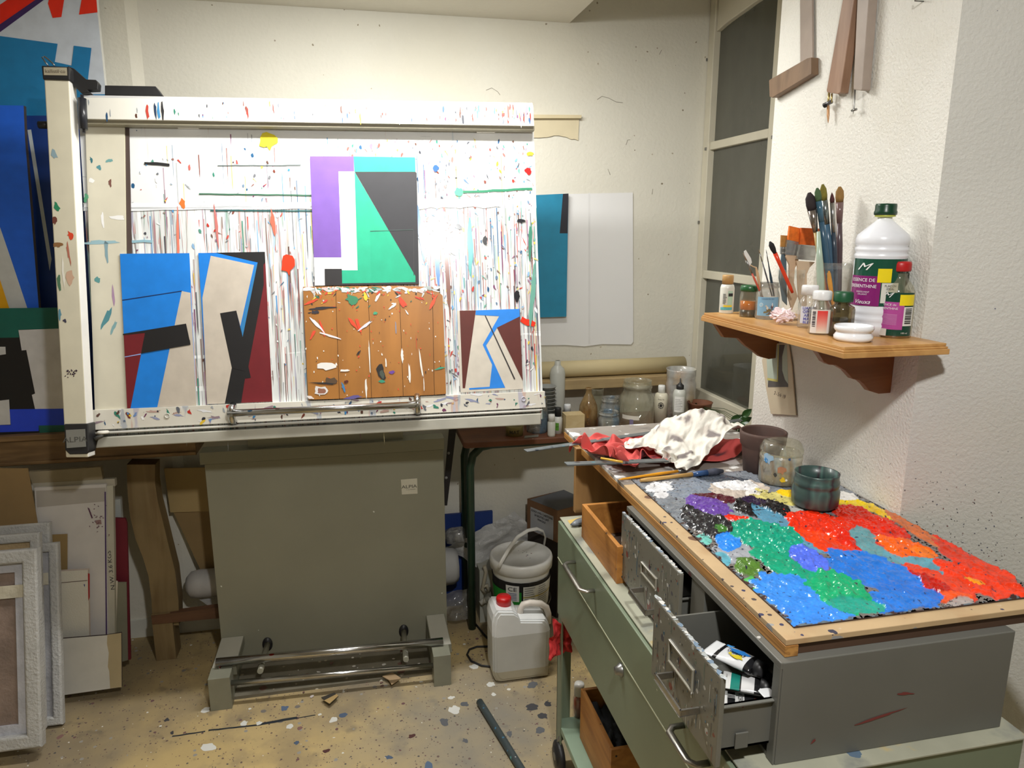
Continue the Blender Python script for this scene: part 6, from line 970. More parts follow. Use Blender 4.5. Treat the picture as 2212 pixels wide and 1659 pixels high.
0,-10,-14,7,2,-7,8,-2,2,11,-3,11,11,-6,13,13,-2,6,7,3,3,7,6,-2,-8,-9,5,4,-4,9,9,6,-4,-2,-7,-13,-9,8,-2,-7,5,-5,5,7,0,-6,3,8,-61,-6,3,-11,-6,5,-4,7,11,-3,5,6,
-3,13,2,3,14,6,-6,8,7,6,-3,8,3,3,-8,-10,8,4,-4,6,10,1,-10,-5,-3,-9,2,4,-6,-9,-1,0,11,8,-11,-3,10,-42,-13,-9,4,-7,-4,7,-1,8,5,-4,11,3,1,11,-5,6,13,2,-6,10,8,2,
-3,5,7,6,-5,-3,6,-1,0,1,4,-4,-15,-3,-4,-3,4,5,-13,-7,2,7,12,8,-6,-6,-45,4,-8,-10,0,2,8,1,-3,10,0,1,9,6,9,-6,-7,9,3,5,0,8,7,-5,6,-1,7,5,1,-2,-1,5,1,0,
-3,-5,-13,-9,-5,1,7,6,-8,3,3,-1,7,9,1,-63,1,8,-3,-8,-5,0,3,9,10,5,1,-2,9,10,-1,-10,8,-6,1,6,3,11,8,9,-10,-6,2,6,3,-6,4,0,9,4,-6,-10,-11,-11,-9,3,8,3,7,9,
1,-7,-2,8,-51,-1,-1,4,3,-5,-5,-3,2,8,12,7,-8,4,11,6,-3,-4,5,-8,14,5,6,4,6,3,-6,-11,-1,4,-4,4,3,3,4,-4,-9,-3,-3,-13,-3,9,-6,5,13,10,0,-9,-4,-53,7,6,4,-1,-2,5,
-2,-4,0,4,11,3,-7,6,10,5,-13,5,9,5,-2,4,3,6,7,-2,-8,-1,6,-9,-1,8,-3,4,-8,-6,-6,4,0,-10,10,-2,-8,8,11,8,2,-9,-51,-10,3,7,6,-1,4,9,2,-1,-8,1,11,3,-9,9,7,-2,
-9,9,3,-1,6,8,0,7,7,-7,-7,10,6,-13,0,14,2,-13,-10,-13,-2,12,-5,-7,6,7,-3,6,5,8,-1,-62,4,-3,-2,0,12,7,0,1,-1,3,-3,2,10,-3,-5,5,7,-1,-2,3,4,2,4,5,6,10,2,-5,
-8,6,1,-14,10,8,-1,-8,-12,-13,3,13,-12,-6,4,6,1,10,7,6,-71,11,8,0,-5,-5,13,5,-1,-8,0,7,3,-1,6,-6,1,5,10,-3,2,6,5,3,-6,5,8,5,-5,-1,5,4,-5,-9,2,2,-5,-3,-5,-12,
11,5,-8,-6,8,-3,6,11,6,-62,-2,9,11,1,-11,-3,8,5,5,-8,-5,7,4,0,1,-6,7,4,1,0,9,3,8,6,-7,2,9,-5,-5,7,3,1,-5,-9,6,-9,8,-4,-7,-9,12,8,-6,6,-1,-9,6,11,-58,-3,
2,9,8,-8,-7,4,1,9,4,-8,-1,6,5,-7,-1,0,5,6,2,3,4,7,6,6,-5,-1,8,1,-8,5,0,-4,-5,11,-4,-12,11,-13,-5,3,7,5,-6,4,6,-1,0,-42,-7,-2,0,13,8,-12,-7,5,-2,4,-2,7,
-4,7,5,-6,-4,-1,9,8,8,-5,4,14,-5,4,-2,1,13,-2,-2,0,-9,-1,2,8,-14,0,5,-13,-5,0,6,-1,2,10,7,0,-38,-1,-10,-1,1,13,3,-12,-6,7,-5,-5,6,2,-1,9,7,0,-9,-1,10,11,5,-6,
12,3,-8,3,-2,10,14,4,-5,-13,-1,-6,7,3,-14,3,3,-7,-11,-3,5,-1,8,7,10,-44,9,-2,-8,-5,9,10,-5,-10,-1,6,-4,-9,4,1,1,5,10,3,-7,0,9,9,4,-1,3,0,6,3,-3,14,11,-2,-11,-11,
5,-6,7,-5,-12,0,7,-4,-10,3,-1,1,6,6,-41,9,11,-6,-7,-3,11,5,-5,-9,-6,9,-4,-10,0,2,5,6,14,2,-9,1,11,9,7,-13,1,16,8,-10,4,12,4,-2,-7,-12,8,-11,8,-7,-14,2,11,0,-5,3,
-8,8,-5]
# ============================================================ GREEN CART
sage = M('sage green enamel', (124, 136, 114), .38, var=.06, vs=5, stains=[(4, .6, .2, (120, 125, 100), .4)], specks=[((30, 30, 30), .05, .2, [(220, 220, 205)])])
dirty = M('paint-crusted metal top', (178, 178, 158), .5, var=.1, vs=9, stains=[(9, .52, .1, (110, 116, 116), .7), (14, .62, .06, (200, 170, 90), .5)], specks=[((30, 30, 30), .35, .4, [(230, 230, 226), (90, 110, 130), (120, 90, 90), (70, 70, 76)])])
X0, X1, Y0, Y1 = .55, 1.058, .848, 1.905
cart = thing('metal_cart', (.8, 1.4, 0), 'sage green metal trolley with chrome drawer handles, carrying the grey drawer cabinet', 'trolley')
zd = P(1204, 1199, x=X0).z; zq = P(1210, 1335, x=X0).z; zs2 = P(1205, 1562, x=X0).z
mb = MB(); mb.box((X0 + .012, Y0, zq + .02), (X1, Y1, ZC - .004)); mb.build('body', sage, cart, bevel=.003)
mb = MB(); mb.box((X0 + .004, Y0 - .004, ZC - .004), (X1 + .004, Y1 + .002, ZC)); mb.build('top', dirty, cart, bevel=.001)
mb = MB(); mb.box((X0 - .003, Y0 + .006, zd + .002), (X0 + .012, Y1 - .004, ZC - .008)); dr = mb.build('drawer', sage, cart, bevel=.002)
bar = M('aged chrome', (176, 172, 164), .28, .9, var=.15, vs=30)
for (ya, yb_) in ((P(1222, 1205, x=X0 - .03).y, P(1262, 1247, x=X0 - .03).y), (P(1448, 1550, x=X0 - .03).y, P(1500, 1632, x=X0 - .03).y)):
    zh = ZC - .055 if ya > 1.5 else ZC - .055; d = .036
    mb = MB(); mb.tube([(X0 - .002, ya, zh), (X0 - d * .7, ya, zh), (X0 - d, ya - .012, zh), (X0 - d, yb_ + .012, zh), (X0 - d * .7, yb_, zh), (X0 - .002, yb_, zh)], .0042, 10, sq=1.7); mb.build('handle', bar, dr)
mb = MB(); mb.box((X0, Y0 + .006, zq), (X0 + .012, Y1, zd - .002)); lp = mb.build('drawer', sage, cart, bevel=.002); mb = MB(); mb.box((X0 - .0035, Y0 + .008, zd - .0012), (X0 + .004, Y1 - .006, zd + .0016), (206, 210, 182)); mb.build('edge_highlight', col, lp)  # pale strip paints the light caught along the drawer's top edge
p = P(1342, 1447, x=X0); mb = MB(); mb.lathe((X0 - .001, p.y, p.z), [(.016, -.001), (.016, .002), (.011, .008), (.009, .014), (0, .0145)], 20, W, 0, (-1, 0, 0)); mb.build('lock', steel, lp)
for (x, y) in ((X0, Y1 - .045), (X0, Y0), (X1 - .04, Y1 - .045), (X1 - .04, Y0)):
    mb = MB(); mb.box((x + .002, y, .075), (x + .006, y + .044, zq + .03)); mb.box((x + .002, y + (.040 if y > 1 else 0), .075), (x + .044, y + (.044 if y > 1 else .004), zq + .03)); mb.build('leg', sage, cart)
mb = MB(); mb.box((X0 + .004, Y0 + .004, zs2 - .022), (X1, Y1 - .004, zs2)); mb.build('bottom_shelf', M('pale green shelf', (148, 170, 148), .45, var=.08, vs=8, stains=[(10, .6, .1, (96, 100, 80), .6)], specks=[((40, 40, 40), .2, .25, [(90, 90, 120), (220, 220, 215)])]), cart, bevel=.002)
rub = M('caster rubber', (36, 36, 38), .5, var=.1)
for (x, y) in ((X0 + .0, Y1 - .035), (X0 + .0, Y0 + .05), (X1 - .03, Y1 - .035), (X1 - .03, Y0 + .05)):
    mb = MB(); mb.lathe((x - .012, y, .046), [(0, 0), (.03, 0), (.032, .004), (.040, .004), (.046, .008), (.046, .018), (.04, .024), (0, .024)], 28, W, 0, (1, 0, 0)); w_ = mb.build('wheel', rub, cart)
    mb = MB(); mb.lathe((x - .0135, y, .046), [(0, 0), (.012, 0), (.012, .027), (0, .027)], 14, W, 0, (1, 0, 0)); mb.tube([(x, y + .012, .046), (x + .004, y + .006, .095), (x + .01, y, .115)], .008, 8); mb.build('axle', steel, w_)
# tray board end piece under the worktop, wooden boxes, bottle and cloth on the cart
wbx = M('varnished pine box', (198, 136, 66), .5, var=.07, vs=6, grain=((30, 5, 40), (150, 92, 40), .6), specks=[((50, 50, 50), .12, .3, [(40, 30, 24), (90, 70, 60)])])
def open_box(name, label, x0, y0, x1, y1, z0, z1, fill, t=.011):
    T_ = thing(name, ((x0 + x1) / 2, (y0 + y1) / 2, z0), label, 'box')
    for (a, b) in (((x0, y0 + t), (x0 + t, y1 - t)), ((x1 - t, y0 + t), (x1, y1 - t)), ((x0, y0), (x1, y0 + t)), ((x0, y1 - t), (x1, y1))):
        mb = MB(); mb.box((a[0], a[1], z0), (b[0], b[1], z1)); mb.build('side_panel', wbx, T_, bevel=.0012)
    mb = MB(); mb.box((x0 + t, y0 + t, z0), (x1 - t, y1 - t, z0 + .006)); mb.build('bottom_panel', M('grimy box floor', (84, 66, 52), .7, var=.2, vs=20, specks=[((40, 40, 40), .4, .4, [(50, 45, 45), (130, 120, 110), (80, 90, 80)])]), T_)
    mb = MB()
    for zz_ in (z0 + .018, z1 - .02):
        for xx in (x0 + .014,): mb.lathe((xx, y0 - .0005, zz_), [(.0, .0), (.003, 0), (.0025, .001), (0, .001)], 10, (60, 56, 52), 0, (0, -1, 0))
    mb.build('screw', col, T_)
    return T_
pa = P(1275, 1157, z=ZC); pb = P(1329, 1262, z=ZC); zt3 = P(1331, 1182, y=pb.y).z
open_box('wooden_box', 'open pine box with screwed corners standing on the green cart top', pb.x + .003, pb.y, pb.x + .16, pa.y, ZC, zt3, None)
pa = P(1259, 1592, z=zs2); zt4 = P(1262, 1486, y=pa.y).z; pn = P(1319, 1621, z=zt4)
open_box('wooden_box', 'deep open wooden box of dark rags on the bottom shelf of the cart', pn.x + .002, pn.y, pn.x + .17, pa.y, zs2, zt4, None)
bx0 = (pn.x, pn.y, pa.y)
mb = crumple('', [(0, 0), (1, 0), (1, 1), (0, 1)], FUP, 1, 1, 0, 1, None, W); mb = MB(); nn = 22
idx = [[mb.vert((bx0[0] + .018 + .14 * i / nn, bx0[1] + .016 + (bx0[2] - bx0[1] - .035) * j / nn, zs2 + .10 + .05 * noise.noise(Vector((i * .35, j * .3, 3))) + .03 * abs(noise.noise(Vector((i * .9, j * .8, 5)))))) for i in range(nn + 1)] for j in range(nn + 1)]
for j in range(nn):
    for i in range(nn): mb.face((idx[j][i], idx[j][i + 1], idx[j + 1][i + 1], idx[j + 1][i]), (52, 54, 58), 0, True)
tag(mb.build('dark_rags', M('dark rag cloth', None, .9, bump=.3, bs=80), smooth=True), 'heap of dark grey rags inside the deep wooden box on the cart shelf', 'rags')
yb5 = stand(1250, 1552, zs2, 12)
T_, b, s = vessel('shampoo_bottle', 'clear bottle of orange-red liquid with a white cap behind the deep wooden box', 'bottle', 1250, max(yb5, bx0[2] + .03), zs2, [(12, None), (13, 1545), (13, 1508), (10, 1500), (7, 1498)], thin_glass('clear bottle', (235, 225, 215), (200, 190, 180), .2), [('cap', [(0, 1500), (11, 1500), (11, 1480), (10, 1476), (0, 1475)], whitep, (222, 220, 214)), ('liquid', [(0, None), (10.5, None), (11, 1512), (0, 1512)], M('orange liquid', (170, 76, 48), .2), W)])
def cloth_mesh(cen, outline, H, zbase, seed, nf=9, fold=.018, over=None, n=132, m=34, crease=1., col_f=None, hp=1.7):
    """a rag thrown down: rounded heap, radiating folds, smaller crossing creases, hem lying on the surface"""
    mb = MB(); cen = Vector(cen); L = len(outline); rings = []
    for j in range(m + 1):
        t = j / m; ring = []
        for k in range(n):
            f = k / n * L; i0 = int(f) % L; fr_ = f - int(f); fr_ = fr_ * fr_ * (3 - 2 * fr_)
            o = Vector(outline[i0]).lerp(Vector(outline[(i0 + 1) % L]), fr_)
            th_ = math.atan2(o.y - cen.y, o.x - cen.x)
            wob = .06 * noise.noise(Vector((k * .19, t * 3, seed)))
            p = cen.lerp(o, t * (1 + wob * t)); q = Vector((p.x, p.y, 0))
            base_h = H * max(0, 1 - t ** hp) ** .9
            nz = noise.noise(Vector((p.x * 9, p.y * 9, seed)))
            ph = nf * th_ + 3.0 * nz + 2.2 * t + seed
            rad = (1 - abs(math.sin(ph / 2))) ** 1.5 * fold * min(1, t * 2.2) * (1.0 - .45 * t)
            ph2 = 34 * (p.x * math.cos(seed) + p.y * math.sin(seed)) + 5 * noise.noise(Vector((p.x * 14, p.y * 14, seed + 4)))
            cr = (1 - abs(math.sin(ph2))) ** 2 * fold * .55 * crease * (1 - .5 * t)
            fine = .004 * crease * noise.noise(Vector((p.x * 60, p.y * 60, seed)))
            z = zbase + max(.002, base_h + rad + cr + fine)
            if j == m: z = zbase + .0015 + rad * .35
            if over and p.x < over:
                d = over - p.x; z = zbase + .004 + rad * .5 - d * 1.15; p = Vector((over - d * .35, p.y))
            ring.append(mb.vert((p.x, p.y, z)))
        rings.append(ring)
    c0 = mb.vert((cen.x, cen.y, sum(mb.v[i].z for i in rings[0]) / n))
    for a, b in zip(rings[1:], rings[2:]):
        for k in range(n):
            k2 = (k + 1) % n; v = mb.v[a[k]]; mb.face((a[k], b[k], b[k2], a[k2]), col_f(v) if col_f else W, 0, True)
    for k in range(n): mb.face((c0, rings[1][k], rings[1][(k + 1) % n]), col_f(mb.v[c0]) if col_f else W, 0, True)
    return mb
cloth = M('rag cotton', None, .9, var=.05, vs=8, bump=.25, bs=300)
def upright_cloth():
    mb = MB(); fr = Fr((0, Y1 - .02, 0), (1, 0, 0), (0, 0, 1)); A = [(1181, 1395), (1196, 1352), (1225, 1345), (1232, 1398), (1196, 1400), (1204, 1420), (1182, 1426)]
    return mb
mb = crumple('', [(1182, 1424), (1232, 1404), (1240, 1350), (1196, 1340)], Fr((0, Y1 - .03, 0), (1, 0, 0), (0, 0, 1)), 20, 20, .035, 3.4, None, (196, 50, 50), seed=9); tag(mb.build('red_cloth', cloth), 'red cloth hanging down inside the far leg of the cart', 'cloth')
# ============================================================ GREY DRAWER CABINET
gm = M('grey enamel', (106, 106, 100), .42, var=.05, vs=5, specks=[((24, 24, 24), .14, .3, [(90, 60, 60), (190, 190, 186), (80, 90, 110)])], stains=[(5, .62, .2, (110, 100, 92), .3)]); gmd = M('grey enamel spattered', (120, 118, 108), .4, var=.08, vs=7, stains=[(12, .60, .06, (70, 78, 84), .6)], specks=[((26, 26, 14), .3, .45, [(60, 70, 90), (120, 60, 56), (80, 110, 140), (200, 200, 196), (50, 50, 56)]), ((60, 60, 60), .36, .6, [(70, 70, 80), (180, 180, 176), (120, 60, 50)])])
GX0, GX1, GY0, GY1, GZ0, GZ1 = .608, 1.036, .875, 1.525, ZC, 1.0
cab = thing('drawer_cabinet', (.82, 1.2, GZ0), 'grey metal two-drawer cabinet spattered with paint, on top of the green cart', 'cabinet')
mb = MB(); mb.box((GX0 + .004, GY0, GZ0), (GX1, GY0 + .014, GZ1)); mb.box((GX0 + .004, GY1 - .014, GZ0), (GX1, GY1, GZ1)); mb.box((GX0, GY0 + .0005, GZ1 - .012), (GX1, GY1, GZ1 + .0002)); mb.box((GX1 - .01, GY0 + .01, GZ0), (GX1 - .0004, GY1 - .01, GZ1 - .01)); mb.box((GX0 + .002, GY0 + .01, GZ0), (GX1 - .01, GY1 - .01, GZ0 + .008))
mb.box((GX0 + .002, 1.128, GZ0), (GX0 + .3, 1.182, GZ1 - .01)); mb.box((GX0, GY0 + .0008, GZ0), (GX0 + .004, GY0 + .02, GZ1 - .01)); mb.build('cabinet_body', gm, cab, bevel=.0015)
mb = MB()
for (cx_, cy_, L_, a, h_) in ((1900, 1548, .075, .16, .0025), (1955, 1498, .025, -.2, .0025), (1757, 1600, .01, .8, .002)):
    p = P(cx_, cy_, y=GY0); mb.flat(Fr((0, GY0, 0), (1, 0, 0), (0, 0, 1)), blob(p.x, p.z, L_ / 2, h_, a, 16, .4), .0008, (118, 52, 50))
mb.build('paint_mark', col, cab)
def drawer(fx, y0, y1, z0, z1, lab, hand, depth):
    mb = MB(); mb.box((fx, y0, z0), (fx + .009, y1, z1)); d_ = mb.build('drawer', gmd, cab, bevel=.0025)
    mb = MB(); t = .004; zt_ = z1 - .064; yo = .022
    mb.box((fx + .009, y0 + yo, z0 + .012), (fx + depth, y0 + yo + t, zt_)); mb.box((fx + .009, y1 - yo - t, z0 + .012), (fx + depth, y1 - yo, z1 - .03)); mb.box((fx + .009, y0 + yo, z0 + .012), (fx + depth, y1 - yo, z0 + .016)); mb.box((fx + depth - t, y0 + yo, z0 + .012), (fx + depth, y1 - yo, z1 - .03)); mb.box((fx + .009, y0 + yo - .006, zt_ - .002), (fx + depth, y0 + yo + t, zt_)); mb.build('tray', gm, d_)
    fl = Fr((fx, 0, 0), (0, -1, 0), (0, 0, 1)); h = fl.hits(lab); u0, u1 = min(q[0] for q in h), max(q[0] for q in h); v0, v1 = min(q[1] for q in h), max(q[1] for q in h)
    u0, u1, v0, v1 = -lab_box[0], -lab_box[1], lab_box[2], lab_box[3]
    mb = MB()
    for (a, b, c_, e) in ((u0, v0, u1, v0 + .004), (u0, v1 - .004, u1, v1), (u0, v0, u0 + .003, v1), (u1 - .003, v0, u1, v1)): mb.rect(fl, a, b, c_, e, 0, .004, (150, 146, 132))
    mb.build('label_holder', col, d_, bevel=.001)
    mb = MB()
    for i in range(130):
        u = -R.uniform(y0 + .006, y1 - .006); v = R.uniform(z0 + .01, z1 - .004); k_ = R.random(); c_ = R.choice([(44, 70, 110), (130, 56, 50), (60, 60, 66), (60, 110, 140), (196, 196, 190), (50, 50, 56), (90, 120, 110), (210, 208, 200)])
        if k_ < .25: L_ = R.uniform(.01, .05); mb.flat(fl, [(u - .0007, v), (u - .0004, max(z0, v - L_)), (u + .0004, max(z0, v - L_)), (u + .0009, v)], .0005 + i * 2e-6, c_)
        else: r_ = R.uniform(.0005, .0022); mb.flat(fl, blob(u, v, r_, r_ * R.uniform(1, 2), 0, 7, .4), .0005 + i * 2e-6, c_)
    for i in range(60):
        yy = R.uniform(y0, y1); r_ = R.uniform(.001, .004); mb.flat(Fr((0, 0, z1), (1, 0, 0), (0, 1, 0)), blob(fx + .0045, yy, .004, r_ * 2, 0, 8, .4), .0004 + i * 2e-6, R.choice([(214, 214, 210), (190, 196, 200), (170, 176, 176), (120, 140, 160), (150, 150, 148)]))
    mb.build('paint_spatter', colg, d_)
    ya, yb2, zh = hand; mb = MB(); d = .034; w_ = .006
    mb.rect(fl, -ya, zh - w_, -ya + .004, zh + w_, 0, d); mb.rect(fl, -yb2 - .004, zh - w_, -yb2, zh + w_, 0, d); mb.rect(fl, -ya, zh - w_, -yb2, zh + w_, d - .004, d); mb.build('handle', bar, d_, bevel=.001)
    return d_
def YZ(px, py, x): p = P(px, py, x=x); return p.y, p.z
a = YZ(1454, 1379, .51); b = YZ(1507, 1442, .51); c_ = YZ(1454, 1430, .51); lab_box = (a[0], b[0], c_[1], a[1])
ha = YZ(1448, 1456, .50); hb_ = YZ(1505, 1537, .50)
d1 = drawer(.505, .868, 1.118, .838, .994, [(0, 0)], (ha[0], hb_[0], (ha[1] + hb_[1]) / 2), .36)
mb = MB(); fn = Fr((0, .868 + .0195, 0), (1, 0, 0), (0, 0, 1)); p0 = fn.hit(1588, 1583); p1 = fn.hit(1613, 1612)
mb.rect(fn, p0[0], p1[1], p1[0], p0[1], 0, .003); mb.build('square_boss', gm, d1, bevel=.001)
a = YZ(1391, 1212, .592); b = YZ(1424, 1245, .592); c_ = YZ(1391, 1238, .592); lab_box = (a[0], b[0], c_[1], a[1])
ha = YZ(1372, 1274, .57); hb_ = YZ(1410, 1323, .57)
d2 = drawer(.588, 1.188, 1.504, .832, .994, [(0, 0)], (ha[0], hb_[0], (ha[1] + hb_[1]) / 2), .3)
# paint tubes in the open drawer
def tube_(label, q, z, bands, cap=None, texts=(), tz=.014):
    pts = [P(x, y, z=z) for x, y in q]       # crimped end a,b .. shoulder c,d
    A, B, C_, D = pts; T_ = thing('paint_tube', (A + B + C_ + D) / 4 - Vector((0, 0, tz)), label, 'paint tube', 'acrylic paint tubes in the open drawer')
    ex = ((B + C_) / 2 - (A + D) / 2); Lg = ex.length; fr_ = Fr((A + D) / 2, ex, (A + B) / 2 - (D + C_) / 2); hw = (A - D).length / 2
    mb = MB(); n = 24; rr = []
    cols_ = lambda t: next(c for (t1, c) in bands if t <= t1)
    ts = sorted(set([i / n for i in range(n + 1)] + [b_[0] for b_ in bands if b_[0] < 1]))
    for t in ts:
        th_ = tz * .5 * min(1, .12 + t * 1.3) * (1 if t < .9 else 1 - (t - .9) * 3); ww = hw * (1.04 - .12 * t)
        rr.append([mb.vert(fr_.p(Lg * t, ww * math.cos(k * math.pi / 8), -tz * .5 + th_ * math.sin(k * math.pi / 8))) for k in range(16)])
    for i, (a, b) in enumerate(zip(rr, rr[1:])):
        for k in range(16): mb.face((a[k], b[k], b[(k + 1) % 16], a[(k + 1) % 16]), cols_((ts[i] + ts[i + 1]) / 2), 0, True)
    mb.face(rr[0], bands[0][1]); mb.face(rr[-1][::-1], bands[-1][1])
    for (s_, u, v, h_, c_, kw) in texts: mb.ftext(s_, h_, fr_, Lg * u, hw * v, tz * .02 + .0004, c_, **kw)
    for (u, v, a_, b_, c_) in [x for x in (cap or []) if len(x) == 5]: mb.flat(fr_, blob(Lg * u, hw * v, a_, b_, .1, 18, .5), tz * .015, c_)
    mb.build('body', M('glossy tube print', None, .2, var=0), T_)
    mb = MB(); mb.lathe(fr_.p(Lg, 0, -tz * .5), [(0, -.002), (hw * .55, 0), (hw * .5, .016), (0, .016)], 18, (24, 24, 26), 0, fr_.ex); mb.build('cap', dark, T_)
tube_('white acrylic tube printed with a blue and yellow splash, topmost in the open drawer', [(1538, 1370), (1637, 1411), (1630, 1451), (1528, 1402)], .948, [(.22, (214, 216, 218)), (.30, (26, 26, 28)), (.86, (206, 208, 210)), (1, (28, 28, 30))], cap=[(.58, .25, .016, .007, (40, 110, 180)), (.66, -.35, .010, .005, (206, 186, 50)), (.38, .5, .006, .003, (60, 130, 190)), (.5, -.25, .004, .003, (206, 186, 50))], texts=[('system3', .58, -.02, .0068, (24, 24, 26), dict(shear=.25, bold=.015)), ('ACRYLIC', .26, 0, .0042, (220, 220, 220), dict(rot=-math.pi / 2))], tz=.018)
tube_('white tube with a teal band, second down in the open drawer', [(1560, 1440), (1645, 1458), (1642, 1492), (1563, 1477)], .925, [(.22, (208, 208, 206)), (.46, (24, 120, 108)), (.50, (50, 50, 50)), (.84, (206, 206, 206)), (1, (30, 30, 32))], texts=[('huile', .1, 0, .004, (90, 90, 90), dict(rot=1.57))])
tube_('white tube lettered ACRY with black blocks, nearest the drawer side', [(1562, 1483), (1655, 1500), (1650, 1535), (1560, 1520)], .905, [(.12, (214, 214, 212)), (.3, (30, 30, 32)), (.52, (212, 212, 210)), (.75, (34, 34, 36)), (1, (84, 52, 44))], texts=[('ACRY', .42, 0, .007, (60, 60, 64), dict(rot=-1.5)), ('|||', .2, 0, .010, (210, 210, 210), dict(rot=1.57))])
tube_('small tube with a plain white end at the right of the open drawer', [(1636, 1482), (1664, 1478), (1672, 1500), (1650, 1505)], .925, [(.9, (208, 210, 212)), (1, (208, 210, 212))], tz=.008)
tube_('dark half-hidden tube lying under the others at the back of the drawer', [(1580, 1452), (1660, 1440), (1672, 1462), (1600, 1480)], .893, [(.4, (44, 44, 48)), (.6, (150, 150, 150)), (1, (36, 36, 38))])
# ============================================================ WORKTOP
WX0, WX1, WY0, WY1 = .622, 1.138, .888, 2.103
wt = thing('worktop', (.88, 1.5, 1.0), 'long wooden worktop crusted with paint, laid over the grey cabinet up to the wall', 'worktop')
crust = M('paint-crusted wood', (150, 142, 134), .55, var=.1, vs=10, bump=.5, bs=45, stains=[(16, .56, .04, (232, 232, 230), .95), (11, .58, .08, (110, 104, 100), .7), (22, .62, .05, (96, 84, 74), .6)], specks=[((40, 40, 40), .35, .4, [(230, 230, 228), (90, 96, 110), (110, 90, 90), (70, 80, 100)])])
clean = M('pale fibreboard rim', (200, 172, 132), .6, var=.08, vs=9, stains=[(12, .55, .15, (170, 130, 90), .5), (18, .66, .05, (225, 222, 214), .8)], specks=[((28, 28, 28), .3, .5, [(60, 60, 76), (160, 80, 60), (150, 150, 150), (70, 90, 110), (110, 80, 60)]), ((11, 11, 11), .2, .4, [(70, 80, 110), (180, 90, 60), (150, 160, 150)]), ((80, 80, 80), .3, .4, [(80, 70, 70), (60, 60, 90)])])
ysp = P(1378, 1045, z=ZT).y
mb = MB(); mb.box((WX0, WY0, ZT - .010), (WX1, ysp, ZT)); mb.build('rim_board', clean, wt, bevel=.001)
mb = MB(); mb.box((WX0, ysp + .0005, ZT - .010), (WX1, WY1, ZT + .0004)); mb.build('far_board', crust, wt, bevel=.001)
edge = M('ribbed pine edge', (196, 144, 78), .5, var=.06, vs=8, grain=((60, 2.5, 150), (140, 92, 42), .8), specks=[((26, 26, 26), .2, .3, [(190, 70, 40), (70, 80, 110), (220, 220, 215), (60, 50, 50)])])
mb = MB(); mb.box((WX0 - .001, WY0 - .001, ZT - .0295), (WX0 + .022, WY1 + .001, ZT - .0105)); mb.build('edge_strip', edge, wt, bevel=.001)
mb = MB(); mb.box((WX0 + .0225, WY0 + .005, ZT - .0294), (WX1, WY0 + .02, ZT - .0105)); mb.build('cross_batten', M('dark underside wood', (84, 60, 44), .7, var=.1), wt)
mb = MB(); mb.box((.606, 1.925, ZC), (1.1, 1.945, ZT - .011)); mb.build('end_support', M('plywood support', (180, 140, 90), .55, var=.08, grain=((20, 20, 3), (140, 100, 58), .5)), wt, bevel=.001)
